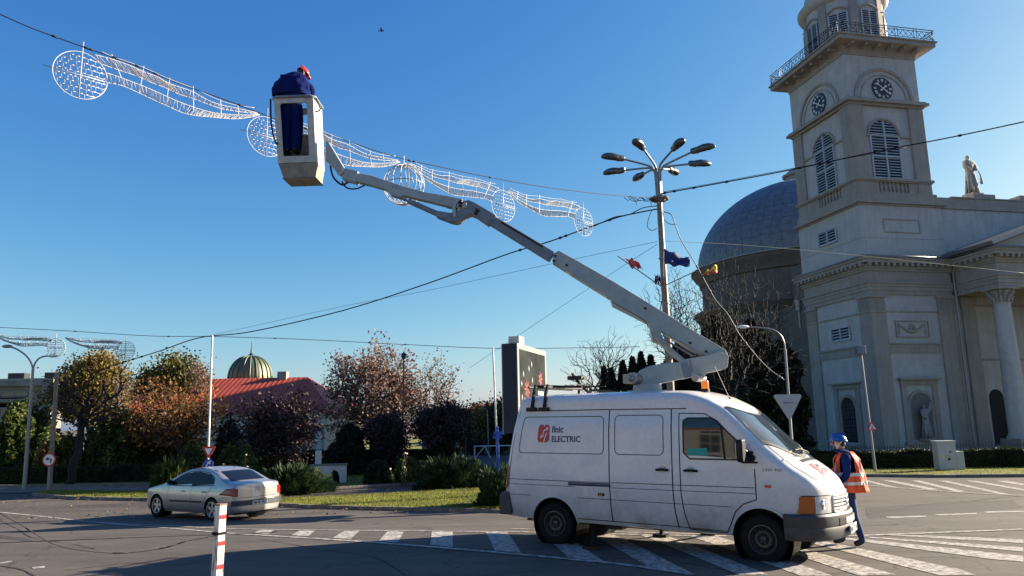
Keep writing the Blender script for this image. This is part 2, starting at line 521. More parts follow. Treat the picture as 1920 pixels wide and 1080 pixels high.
helmet_red = mat('red_helmet', (0.55, 0.025, 0.02), 0.28, coat=0.4)
shoe = mat('black_shoe', (0.01, 0.01, 0.01), 0.5)
flag_red = mat('faded_red_flag', (0.62, 0.10, 0.09), 0.8, noise=0.2)
flag_blue = mat('blue_flag', (0.012, 0.03, 0.17), 0.8, noise=0.3)
flag_yellow = mat('yellow_flag', (0.75, 0.55, 0.08), 0.8)
kerb_mat = mat('kerb_concrete', (0.20, 0.18, 0.15), 0.9, noise=0.4, scale=5, bump=0.3)
earth = mat('earth', (0.10, 0.075, 0.05), 0.95, noise=0.4, scale=3, bump=0.5)
# ================================================================ THE SETTING
def asphalt_mat(name, base, dark, warm=1.0):
    m, nt, b = new_mat(name)
    b.inputs['Roughness'].default_value = 0.82
    b.inputs['Specular IOR Level'].default_value = 0.35
    tc = nt.nodes.new('ShaderNodeTexCoord')
    big = nt.nodes.new('ShaderNodeTexNoise'); big.inputs['Scale'].default_value = 0.35; big.inputs['Detail'].default_value = 6
    mp = nt.nodes.new('ShaderNodeMapping'); mp.inputs['Scale'].default_value = (0.35, 1.0, 1.0); mp.inputs['Rotation'].default_value = (0, 0, 0.15)
    nt.links.new(tc.outputs['Object'], mp.inputs[0]); nt.links.new(mp.outputs[0], big.inputs['Vector'])
    r = nt.nodes.new('ShaderNodeValToRGB')
    r.color_ramp.elements[0].position = 0.3; r.color_ramp.elements[0].color = (*dark, 1)
    r.color_ramp.elements[1].position = 0.72; r.color_ramp.elements[1].color = (*base, 1)
    nt.links.new(big.outputs['Fac'], r.inputs[0])
    # aggregate speckle
    fine = nt.nodes.new('ShaderNodeTexNoise'); fine.inputs['Scale'].default_value = 55; fine.inputs['Detail'].default_value = 4
    nt.links.new(tc.outputs['Object'], fine.inputs['Vector'])
    fr = nt.nodes.new('ShaderNodeMapRange'); fr.inputs[1].default_value = 0.3; fr.inputs[2].default_value = 0.7; fr.inputs[3].default_value = 0.62; fr.inputs[4].default_value = 1.4
    nt.links.new(fine.outputs['Fac'], fr.inputs[0])
    mx = nt.nodes.new('ShaderNodeMix'); mx.data_type = 'RGBA'; mx.blend_type = 'MULTIPLY'; mx.inputs[0].default_value = 1
    nt.links.new(r.outputs[0], mx.inputs[6]); nt.links.new(fr.outputs[0], mx.inputs[7])
    # wheel-worn stains
    st = nt.nodes.new('ShaderNodeTexNoise'); st.inputs['Scale'].default_value = 1.7; st.inputs['Detail'].default_value = 9; st.inputs['Roughness'].default_value = 0.7
    nt.links.new(mp.outputs[0], st.inputs['Vector'])
    sr = nt.nodes.new('ShaderNodeMapRange'); sr.inputs[1].default_value = 0.33; sr.inputs[2].default_value = 0.6; sr.inputs[3].default_value = 0.72; sr.inputs[4].default_value = 1.08
    nt.links.new(st.outputs['Fac'], sr.inputs[0])
    mx2 = nt.nodes.new('ShaderNodeMix'); mx2.data_type = 'RGBA'; mx2.blend_type = 'MULTIPLY'; mx2.inputs[0].default_value = 1
    nt.links.new(mx.outputs[2], mx2.inputs[6]); nt.links.new(sr.outputs[0], mx2.inputs[7])
    # cracks
    vo = nt.nodes.new('ShaderNodeTexVoronoi'); vo.feature = 'DISTANCE_TO_EDGE'; vo.inputs['Scale'].default_value = 0.22
    wv = nt.nodes.new('ShaderNodeTexNoise'); wv.inputs['Scale'].default_value = 0.9; wv.inputs['Detail'].default_value = 7
    nt.links.new(tc.outputs['Object'], wv.inputs['Vector'])
    va = nt.nodes.new('ShaderNodeVectorMath'); va.operation = 'MULTIPLY_ADD'; va.inputs[1].default_value = (1.6, 1.6, 0)
    nt.links.new(wv.outputs['Color'], va.inputs[0]); nt.links.new(tc.outputs['Object'], va.inputs[2])
    nt.links.new(va.outputs[0], vo.inputs['Vector'])
    cr = nt.nodes.new('ShaderNodeMapRange'); cr.inputs[1].default_value = 0.0; cr.inputs[2].default_value = 0.006; cr.inputs[3].default_value = 0.35; cr.inputs[4].default_value = 1.0
    nt.links.new(vo.outputs['Distance'], cr.inputs[0])
    mx3 = nt.nodes.new('ShaderNodeMix'); mx3.data_type = 'RGBA'; mx3.blend_type = 'MULTIPLY'; mx3.inputs[0].default_value = 1
    nt.links.new(mx2.outputs[2], mx3.inputs[6]); nt.links.new(cr.outputs[0], mx3.inputs[7])
    md = nt.nodes.new('ShaderNodeTexNoise'); md.inputs['Scale'].default_value = 7; md.inputs['Detail'].default_value = 10; md.inputs['Roughness'].default_value = 0.75
    nt.links.new(tc.outputs['Object'], md.inputs['Vector'])
    mr = nt.nodes.new('ShaderNodeMapRange'); mr.inputs[1].default_value = 0.3; mr.inputs[2].default_value = 0.7; mr.inputs[3].default_value = 0.78; mr.inputs[4].default_value = 1.2
    nt.links.new(md.outputs['Fac'], mr.inputs[0])
    mp2 = nt.nodes.new('ShaderNodeMapping'); mp2.inputs['Scale'].default_value = (0.10, 1.5, 1); mp2.inputs['Rotation'].default_value = (0, 0, -0.25)
    nt.links.new(tc.outputs['Object'], mp2.inputs[0])
    tr = nt.nodes.new('ShaderNodeTexNoise'); tr.inputs['Scale'].default_value = 1.0; tr.inputs['Detail'].default_value = 3; nt.links.new(mp2.outputs[0], tr.inputs['Vector'])
    tm = nt.nodes.new('ShaderNodeMapRange'); tm.inputs[1].default_value = 0.35; tm.inputs[2].default_value = 0.65; tm.inputs[3].default_value = 0.86; tm.inputs[4].default_value = 1.12
    nt.links.new(tr.outputs['Fac'], tm.inputs[0])
    mm = nt.nodes.new('ShaderNodeMath'); mm.operation = 'MULTIPLY'; nt.links.new(mr.outputs[0], mm.inputs[0]); nt.links.new(tm.outputs[0], mm.inputs[1])
    mx4 = nt.nodes.new('ShaderNodeMix'); mx4.data_type = 'RGBA'; mx4.blend_type = 'MULTIPLY'; mx4.inputs[0].default_value = 1
    nt.links.new(mx3.outputs[2], mx4.inputs[6]); nt.links.new(mm.outputs[0], mx4.inputs[7])
    nt.links.new(mx4.outputs[2], b.inputs['Base Color'])
    bn = nt.nodes.new('ShaderNodeBump'); bn.inputs['Strength'].default_value = 0.6; bn.inputs['Distance'].default_value = 0.006
    nt.links.new(fine.outputs['Fac'], bn.inputs['Height']); nt.links.new(bn.outputs[0], b.inputs['Normal'])
    return m
asphalt = asphalt_mat('asphalt', (0.090, 0.076, 0.064), (0.062, 0.053, 0.045))
asphalt_old = asphalt_mat('patched_asphalt', (0.046, 0.042, 0.038), (0.03, 0.027, 0.025))
pave_mat = asphalt_mat('pavement_concrete', (0.18, 0.155, 0.125), (0.13, 0.112, 0.092))

def paint_mat():
    m, nt, b = new_mat('worn_road_paint')
    b.inputs['Roughness'].default_value = 0.7
    tc = nt.nodes.new('ShaderNodeTexCoord')
    nz = nt.nodes.new('ShaderNodeTexNoise'); nz.inputs['Scale'].default_value = 9; nz.inputs['Detail'].default_value = 12; nz.inputs['Roughness'].default_value = 0.75
    nt.links.new(tc.outputs['Object'], nz.inputs['Vector'])
    r = nt.nodes.new('ShaderNodeValToRGB')
    r.color_ramp.elements[0].position = 0.40; r.color_ramp.elements[0].color = (0.085, 0.075, 0.066, 1)
    r.color_ramp.elements[1].position = 0.60; r.color_ramp.elements[1].color = (0.46, 0.43, 0.385, 1)
    nt.links.new(nz.outputs['Fac'], r.inputs[0]); nt.links.new(r.outputs[0], b.inputs['Base Color'])
    return m
road_paint = paint_mat()

def grass_mat():
    m, nt, b = new_mat('lawn_grass')
    b.inputs['Roughness'].default_value = 0.9
    tc = nt.nodes.new('ShaderNodeTexCoord')
    nz = nt.nodes.new('ShaderNodeTexNoise'); nz.inputs['Scale'].default_value = 1.4; nz.inputs['Detail'].default_value = 10
    nt.links.new(tc.outputs['Object'], nz.inputs['Vector'])
    r = nt.nodes.new('ShaderNodeValToRGB')
    r.color_ramp.elements[0].position = 0.35; r.color_ramp.elements[0].color = (0.075, 0.092, 0.012, 1)
    r.color_ramp.elements[1].position = 0.65; r.color_ramp.elements[1].color = (0.21, 0.20, 0.03, 1)
    nt.links.new(nz.outputs['Fac'], r.inputs[0]); nt.links.new(r.outputs[0], b.inputs['Base Color'])
    bn = nt.nodes.new('ShaderNodeBump'); bn.inputs['Strength'].default_value = 0.8; bn.inputs['Distance'].default_value = 0.05
    n2 = nt.nodes.new('ShaderNodeTexNoise'); n2.inputs['Scale'].default_value = 30
    nt.links.new(tc.outputs['Object'], n2.inputs['Vector'])
    nt.links.new(n2.outputs['Fac'], bn.inputs['Height']); nt.links.new(bn.outputs[0], b.inputs['Normal'])
    return m
grass = grass_mat()

# ground sheet to the horizon
mb = MB()
ys = [-60, -20, 0, 8, 11] + [12 + 0.5 * i for i in range(29)] + [30, 60, 150, 600, 3000]
xs = [-2500, -400, -100, 0, 100, 400, 2500]
for a, b in zip(ys, ys[1:]):
    for c, d in zip(xs, xs[1:]):
        mb.quad((c, a, gz(a) - 0.012), (d, a, gz(a) - 0.012), (d, b, gz(b) - 0.012), (c, b, gz(b) - 0.012))
tag(mb.build('ground', earth, smooth=True), kind='structure')
# road: one sheet, gently falling away from the camera
mb = MB()
ys = [-30, 0, 8, 11] + [12 + 0.25 * i for i in range(57)] + [30, 40, 60, 90, 150]
xs = [-90, -45, -20, -8, 0, 8, 20, 45, 90]
for a, b in zip(ys, ys[1:]):
    for c, d in zip(xs, xs[1:]):
        mb.quad((c, a, gz(a)), (d, a, gz(a)), (d, b, gz(b)), (c, b, gz(b)))
tag(mb.build('road', asphalt, smooth=True), kind='structure')

# darker repair patches and a sealed crack
mb = MB()
for poly in [[(1622,952),(1800,940),(1900,938),(1919,952),(1800,962),(1700,966),(1628,972)], [(0,1003),(60,1012),(64,1016),(0,1010)],]:
    drape(mb, [gp(*p)[:2] for p in poly], 0.003)
tag(mb.build('road_patch', asphalt_old), kind='structure')
mb = MB()
rc = random.Random(4)
def crack(pts, w):
    P = smooth_path([Vector((*gp(*p)[:2], 0)) for p in pts], 8)
    for a, b in zip(P, P[1:]):
        d = (b - a); 
        if d.length < 1e-4: continue
        n = Vector((-d.y, d.x, 0)).normalized() * w * rc.uniform(0.5, 1.3)
        drape(mb, [(a-n)[:2], (b-n)[:2], (b+n)[:2], (a+n)[:2]], 0.007)
crack([(1618,966),(1680,955),(1740,945),(1800,943),(1850,936),(1918,930)], 0.02)
crack([(1600,985),(1660,985),(1685,983)], 0.02)
crack([(0,1061),(40,1068),(65,1080)], 0.02)
crack([(0,975),(30,990),(60,1008),(130,1019),(180,1030)], 0.012)
crack([(110,942),(200,938),(270,939)], 0.02)
crack([(480,1010),(600,1030),(700,1045),(760,1078)], 0.012); crack([(120,1070),(250,1056),(330,1060),(380,1050)], 0.012); crack([(560,968),(680,975),(800,972),(930,982)], 0.012)
tag(mb.build('road_crack', asphalt_old), kind='structure')
# round iron manhole cover in the road
mc = gp(640, 978); mh = tag(MB() and empty('manhole_cover', (mc.x, mc.y, mc.z), 0), 'round iron manhole cover in the road right of the silver car', 'manhole cover')
b = MB(); b.lathe([(.36,.004),(.36,.012),(.31,.012),(.31,.006),(0,.006)], 28); b.build('frame', steel_rim, mh); b = MB()
for i in range(-3, 4): w_ = sqrt(max(0, .29**2-(i*.08)**2)); b.box(-w_, i*.08-.015, .006, w_, i*.08+.015, .012)
b.build('ribs', steel_rim, mh)

# painted markings -------------------------------------------------
def line_px(mb, pts, w, lift=0.010):
    P = smooth_path([Vector((*gp(*p)[:2], 0)) for p in pts], 5)
    off = []
    for i, p in enumerate(P):
        t = (P[min(i+1, len(P)-1)] - P[max(i-1, 0)]).normalized()
        off.append(Vector((-t.y, t.x, 0)) * w / 2)
    for i in range(len(P) - 1):
        drape(mb, [(P[i]-off[i])[:2], (P[i+1]-off[i+1])[:2], (P[i+1]+off[i+1])[:2], (P[i]+off[i])[:2]], lift)
def quad_px(mb, q, lift=0.006):
    drape(mb, [gp(*p)[:2] for p in q], lift)
def Z(px, py, s, ox, oy): return (ox + px / s, oy + py / s)
z6 = lambda x, y: Z(x, y, 3.692, 440, 960)
hatch = [[z6(130,150), z6(175,125), z6(272,125), z6(235,152)],
         [z6(390,163), z6(450,130), z6(557,130), z6(512,168)],
         [z6(680,180), z6(760,133), z6(865,133), z6(802,190)],
         [z6(995,203), z6(1062,133), z6(1172,138), z6(1130,213)],
         [z6(1355,228), z6(1365,133), z6(1510,133), z6(1510,245)],
         [(910,998), (951,999), (977,1037), (928,1033)],
         [(1012,1000), (1052,1001), (1131,1053), (1066,1046)],
         [(1105,1002), (1150,1003), (1297,1075), (1221,1066)],
         [(1200,1004), (1250,1005), (1440,1078), (1385,1078)],
         [(1290,1005), (1345,1006), (1560,1080), (1500,1080)],
         [(1385,1006), (1425,1007), (1680,1078), (1610,1080)],
         [(1470,1007), (1505,1007), (1800,1068), (1830,1079), (1760,1079)],
         [(1545,1007), (1572,1007), (1919,1043), (1919,1054), (1860,1049)],
         [(1600,1006), (1618,1006), (1919,1027), (1919,1035)],
         [(1640,1003), (1660,1002), (1919,1012), (1919,1019)]]
for i, q in enumerate(hatch):
    mb = MB(); quad_px(mb, q)
    tag(mb.build('hatch_stripe', road_paint), kind='structure')
mb = MB()
line_px(mb, [(0,961),(100,971),(187,980),(300,985.5),(440,992),(700,995.5),(960,998),(1240,1004),(1400,1006),(1520,1007),(1617,1005),(1919,993)], 0.13)
line_px(mb, [(187,980.5),(300,989.5),(440,1001),(711,1018.5),(960,1039),(1157,1058),(1300,1078)], 0.13)
line_px(mb, [(960,991.5),(1100,996.5),(1240,1000),(1400,1003)], 0.10, 0.009)
tag(mb.build('lane_line', road_paint), kind='structure')
zg = lambda x, y: Z(x, y, 6, 1600, 860)
mb = MB()
line_px(mb, [zg(60,293), zg(450,325), zg(850,357), zg(1400,392), zg(1920,418)], 0.16)
tag(mb.build('lane_line', road_paint), kind='structure')
for q in [[zg(60,236),zg(150,240),zg(500,325),zg(380,318)], [zg(300,240),zg(430,245),zg(960,345),zg(860,355)], [zg(640,245),zg(740,246),zg(1270,372),zg(1170,378)],
          [zg(950,248),zg(1060,250),zg(1760,405),zg(1650,400)], [zg(1260,248),zg(1370,250),zg(1920,343),zg(1920,362)], [zg(1600,252),zg(1740,250),zg(1920,285),zg(1920,305)]]:
    mb = MB(); quad_px(mb, q); tag(mb.build('hatch_stripe', road_paint), kind='structure')
for q in [[zg(360,655),zg(820,643),zg(820,658),zg(400,672)], [zg(910,627),zg(1390,612),zg(1390,626),zg(950,640)], [zg(1470,597),zg(1918,588),zg(1918,601),zg(1500,612)],
          [(60,1064),(84,1062),(84,1065),(62,1067)], [(0,1055),(22,1052),(22,1054),(0,1058)]]:
    mb = MB(); quad_px(mb, q); tag(mb.build('lane_dash', road_paint), kind='structure')

# grass islands, kerbs -----------------------------------------------
def island(name, outline_px, lift, blades, kerb_px=None, stone=0.9, seed=1, matx=None):
    pts = [gp(*p) for p in outline_px]
    poly = [(p.x, p.y) for p in pts]
    mb = MB(); drape(mb, poly, lift)
    isl = mb.build(name, matx or grass); tag(isl, kind='structure')
    # low earth skirt under the turf edge
    mb = MB()
    for a, b in zip(poly, poly[1:] + poly[:1]):
        mb.quad((a[0], a[1], gz(a[1]) - 0.01), (b[0], b[1], gz(b[1]) - 0.01), (b[0], b[1], gz(b[1]) + lift), (a[0], a[1], gz(a[1]) + lift))
    s = mb.build('turf_edge', earth, isl)
    if blades:
        rg = np.random.RandomState(seed)
        x0, x1 = min(p[0] for p in poly), max(p[0] for p in poly); y0, y1 = min(p[1] for p in poly), max(p[1] for p in poly)
        P = np.array(poly)
        n = blades; out = []
        X = rg.uniform(x0, x1, n * 3); Y = rg.uniform(y0, y1, n * 3)
        inside = np.zeros(len(X), bool); j = len(P) - 1
        for i in range(len(P)):
            c = ((P[i,1] > Y) != (P[j,1] > Y)) & (X < (P[j,0]-P[i,0]) * (Y-P[i,1]) / (P[j,1]-P[i,1] + 1e-12) + P[i,0])
            inside ^= c; j = i
        X, Y = X[inside][:n], Y[inside][:n]; n = len(X)
        Zg = np.array([gz(y) for y in Y]) + lift
        a = rg.uniform(0, 2*pi, n); h = rg.uniform(0.03, 0.085, n); w = rg.uniform(0.006, 0.014, n)
        v = np.zeros((n, 3, 3))
        v[:,0] = np.stack([X - w*np.cos(a), Y - w*np.sin(a), Zg - 0.005], 1)
        v[:,1] = np.stack([X + w*np.cos(a), Y + w*np.sin(a), Zg - 0.005], 1)
        v[:,2] = np.stack([X + rg.normal(0, .02, n), Y + rg.normal(0, .02, n), Zg + h], 1)
        tag(raw_mesh('grass_blades', v.reshape(-1, 3), None, blade_mat, isl, k=3), kind='stuff')
    return isl
blade_mat = leaf_mat('grass_blade', [(0.07,0.10,0.015), (0.19,0.22,0.03), (0.36,0.32,0.08)], 0.7, 0.35)

def kerb(name, path_px, size=(0.95, 0.16, 0.13), lift=0.0, m=None, seed=3, label=None, limit=70):
    """a row of separate kerb stones along a path"""
    rg = random.Random(seed)
    root = MB(); P = smooth_path([Vector((*gp(*p)[:2], 0)) for p in path_px], 10)
    L = [0]
    for a, b in zip(P, P[1:]): L.append(L[-1] + (b - a).length)
    def pt(s):
        for i in range(len(L) - 1):
            if s <= L[i+1]: return P[i].lerp(P[i+1], (s - L[i]) / max(1e-6, L[i+1] - L[i]))
        return P[-1]
    sb = MB(); sb.box(-size[0]/2+0.008, -size[1]/2, -0.02, size[0]/2-0.008, size[1]/2, size[2])
    me = sb.mesh('kerb_stone', m or kerb_mat)
    # mortar bed under the stones is the parent
    bed = MB()
    for a, b in zip(P, P[1:]):
        if (b-a).length < 1e-5: continue
        d = (b - a).normalized(); n = Vector((-d.y, d.x, 0)) * size[1] * 0.4
        bed.add([(*(a-n)[:2], gz(a.y)+0.002), (*(b-n)[:2], gz(b.y)+0.002), (*(b+n)[:2], gz(b.y)+size[2]*0.8), (*(a+n)[:2], gz(a.y)+size[2]*0.8)], [(0,1,2,3)])
    k = tag(bed.build(name, earth), kind='structure')
    s = size[0] / 2; n = 0
    while s < L[-1] - size[0] / 2 and n < limit:
        a, b = pt(s - size[0]/2), pt(s + size[0]/2); c = (a + b) / 2
        o = bpy.data.objects.new('kerb_stone', me); COL.objects.link(o); o.parent = k
        o.location = (c.x, c.y, gz(c.y) + rg.uniform(-0.008, 0.008) + lift)
        o.rotation_euler = (rg.uniform(-.02, .02), -atan2(gz(b.y) - gz(a.y), (b-a).length), atan2(b.y - a.y, b.x - a.x) + rg.uniform(-.01, .01))
        s += size[0]; n += 1
    return k

near_edge = [(520,949),(600,953),(700,956),(820,959),(950,962),(1000,963)]
island('grass_island', [(505,948),(600,953),(700,956),(820,959),(950,962),(1080,966),(1180,950),(1000,921),(895,920),(830,924),(750,928.5),(640,934),(530,939)], 0.10, 26000, seed=2)
kerb('kerb', near_edge + [(1080,966)], (0.55, 0.13, 0.11), seed=5)
kerb('kerb', [(530,938.5),(640,933.5),(750,928),(830,923.5),(895,919.5),(1000,920.5)], (0.55, 0.10, 0.10), seed=6)
island('grass_strip', [(60,928),(90,932),(160,935.5),(230,937),(300,938.5),(380,939),(380,925),(300,924.5),(200,924),(110,922),(75,925)], 0.09, 9000, seed=7)
kerb('kerb', [(62,929),(90,933),(160,936.5),(230,938),(300,939.5),(380,940)], (0.8, 0.14, 0.12), seed=8)
# lawn strip with scalloped edging, shrubs stand behind it
island('lawn', [(440,931),(520,926),(600,920),(700,914),(800,909),(895,905),(960,902),(960,893),(700,884),(560,889),(440,905)], 0.07, 16000, seed=9)
# small scalloped edging stones (too small to count singly): one piece
mb = MB(); P = smooth_path([Vector((*gp(*p)[:2], 0)) for p in [(500,928.3),(600,921),(700,915),(800,910),(895,905.6)]], 40)
for a, b in zip(P, P[1:]):
    c = (a + b) / 2; 
    mb.sphere((c.x, c.y - 0.05, gz(c.y) + 0.06), (0.07, 0.05, 0.10), 6, 4)
tag(mb.build('edging_stones', kerb_mat), kind='stuff')
# park pavement on the far left and the path
mb = MB(); drape(mb, [gp(*p)[:2] for p in [(-60,926),(40,925),(75,923.5),(110,921),(200,922),(300,922),(480,921),(520,915),(420,907),(250,909),(100,912),(-60,916)]], 0.03)
tag(mb.build('pavement', pave_mat), kind='structure')
kerb('kerb', [(-40,916),(100,915),(250,912.5),(400,910.5),(500,909)], (0.9, 0.15, 0.16), seed=11)
# park ground and church lawn
mb = MB()
mb.quad((-70, 36.5, -0.60), (60, 36.5, -0.60), (60, 130, -0.60), (-70, 130, -0.60))
tag(mb.build('park_lawn', grass), kind='structure')
island('church_lawn', [(1530,893.5),(1640,893),(1760,894.5),(1919,893.5),(2100,892),(2100,868),(1919,872),(1530,872)], 0.10, 14000, seed=12)
kerb('kerb', [(1500,894.5),(1640,894),(1760,895.5),(1919,894.5),(2060,893)], (0.9, 0.15, 0.13), seed=13)
# side street that leads away between the park and the church
mb = MB(); mb.quad((-6.5, 36.9, -0.585), (12, 36.9, -0.585), (14, 120, -0.585), (-12, 120, -0.585))
tag(mb.build('side_street', asphalt_old), kind='structure')
# scattered fallen leaves on the lawns (nobody could count them)
rg = np.random.RandomState(5)
n = 1500
X = rg.uniform(-20, 4, n); Y = rg.uniform(21.5, 36, n)
v = np.zeros((n, 4, 3)); a = rg.uniform(0, 2*pi, n); s = rg.uniform(0.02, 0.045, n)
for i in range(4):
    v[:, i, 0] = X + s * np.cos(a + i * pi/2); v[:, i, 1] = Y + s * np.sin(a + i * pi/2)
    v[:, i, 2] = np.array([gz(y) for y in Y]) + 0.115 + rg.uniform(0, 0.04, n)
leaf_brown = leaf_mat('fallen_leaf', [(0.10,0.045,0.015), (0.28,0.13,0.03), (0.42,0.26,0.06)], 0.7, 0.2)
tag(raw_mesh('fallen_leaves', v.reshape(-1, 3), None, leaf_brown), kind='stuff')
# ================================================================ THE CHURCH
CH_O = at(1659, 837, 46); CH_A = radians(12.4); DZ = 0.0
church = empty('church', (CH_O.x, CH_O.y, -0.62), CH_A, 'pale stucco church with square clock tower, columned portico and blue sheet-metal dome', 'church')
def ch_local(p):
    d = Vector(p) - Vector((CH_O.x, CH_O.y, 0)); return Vector((d.x*cos(CH_A)+d.y*sin(CH_A), -d.x*sin(CH_A)+d.y*cos(CH_A), d.z))

def ring_box(mb, x0, y0, x1, y1, z0, z1, pr=0.0):
    mb.box(x0 - pr, y0 - pr, z0, x1 + pr, y1 + pr, z1)
TW, TD = 6.2, 6.7     # tower footprint
tower = church
# --- lower stage
mb = MB()
ring_box(mb, 0.12, 0.12, TW-0.12, TD-0.12, -0.62, 12.6)              # wall core
mb.box(0.02, 0.02, -0.62, TW-0.02, TD-0.02, 0.55)                      # plinth
base = mb.build('tower_base', stucco, tower, dz=DZ)
# pilasters, each its own part
def pil(x0, y0, x1, y1, z0, z1, name='pilaster', m=stucco_trim):
    b = MB(); b.box(x0, y0, z0, x1, y1, z1); return b.build(name, m, tower, dz=DZ, bevel=0.015)
pil(0.0, 0.0, 1.12, 1.12, 0.552, 9.1); pil(5.0, 0.0, TW, 1.1, 0.552, 9.1); pil(0.0, 5.6, 1.1, TD, 0.552, 9.1)
def fluted(x0, y0, x1, y1, faces):
    b = MB(); b.box(x0, y0, 9.1, x1, y1, 9.97)
    n = 9
    for f in faces:
        for i in range(n):
            if f == 'f':
                c = x0 + (x1-x0)*(i+0.5)/n; b.box(c-0.036, y0-0.03, 9.2, c+0.036, y0+0.01, 9.88)
            else:
                c = y0 + (y1-y0)*(i+0.5)/n; b.box(x0-0.03, c-0.036, 9.2, x0+0.01, c+0.036, 9.88)
    b.box(x0-0.10, y0-0.10, 9.972, x1+0.06, y1+0.06, 10.13)
    b.box(x0-0.05, y0-0.05, 9.02, x1+0.03, y1+0.03, 9.098)
    return b.build('capital', stucco_trim, tower, dz=DZ)
fluted(0.0, 0.0, 1.12, 1.12, 'fl'); fluted(5.0, 0.0, TW, 1.1, 'f'); fluted(0.0, 5.6, 1.1, TD, 'l')

def entablature(mb, x0, y0, x1, y1, z=10.15, dent=True):
    """three-step architrave, frieze and bracketed cornice round a box"""
    ring_box(mb, x0, y0, x1, y1, z, z+0.27, -0.01)
    ring_box(mb, x0, y0, x1, y1, z+0.27, z+0.52, 0.04)
    ring_box(mb, x0, y0, x1, y1, z+0.52, z+0.72, 0.08)
    ring_box(mb, x0, y0, x1, y1, z+0.72, z+0.82, 0.16)
    ring_box(mb, x0, y0, x1, y1, z+0.82, z+1.52, 0.0)
    ring_box(mb, x0, y0, x1, y1, z+1.52, z+1.66, 0.10)
    ring_box(mb, x0, y0, x1, y1, z+1.66, z+1.92, 0.17)
    if dent:
        n = int((x1-x0)/0.42)
        for i in range(n+1):
            c = x0 + (x1-x0)*i/n; mb.box(c-0.09, y0-0.46, z+1.80, c+0.09, y0-0.165, z+1.98)
        n = int((y1-y0)/0.42)
        for i in range(n+1):
            c = y0 + (y1-y0)*i/n; mb.box(x0-0.46, c-0.09, z+1.80, x0-0.165, c+0.09, z+1.98)
    ring_box(mb, x0, y0, x1, y1, z+1.98, z+2.18, 0.46)
    ring_box(mb, x0, y0, x1, y1, z+2.18, z+2.30, 0.54)
mb = MB(); entablature(mb, 0, 0, TW, TD)
mb.build('entablature', stucco_trim, tower, dz=DZ)
def gutter(path, r=0.07, m=galv, parent=tower):
    b = MB(); b.tube(path, r, 8); b.build('gutter', m, parent, smooth=True, dz=DZ)
gutter([(-0.6, TD, 12.52), (-0.6, -0.6, 12.52), (TW, -0.6, 12.52)])
# upper part of lower stage
mb = MB(); ring_box(mb, 0.0, 0.0, TW-0.06, TD, 12.45, 13.80); ring_box(mb, 0.0, 0.0, TW-0.06, TD, 13.86, 16.02); ring_box(mb, 0.03, 0.03, TW-0.09, TD-.03, 13.80, 13.86)
up = mb.build('tower_wall', stucco, tower, dz=DZ)
mb = MB()
ring_box(mb, 0, 0, TW-0.06, TD, 16.02, 16.12, 0.10); ring_box(mb, 0, 0, TW-0.06, TD, 16.12, 16.30, 0.26)
ring_box(mb, 0, 0, TW-0.06, TD, 16.30, 16.75, 0.02); ring_box(mb, 0.08, 0.08, TW-0.2, TD-.08, 16.75, 16.95, 0.02)
ring_box(mb, 0.1, 0.1, 5.75, TD-.1, 17.74, 17.90, 0.14); ring_box(mb, 0.1, 0.1, 5.75, TD-.1, 17.66, 17.74, 0.06)
mb.build('cornice', stucco_trim, tower, dz=DZ)
# framed blank panel with raised border (right face), recessed field
mb = MB()
for (a, b, c, d) in [(1.62,14.22,4.33,14.28),(1.62,15.06,4.33,15.13),(1.62,14.28,1.68,15.06),(4.27,14.28,4.33,15.06)]:
    mb.box(a, -0.05, b, c, 0.03, d)
mb.build('blank_panel', stucco_trim, tower, dz=DZ)

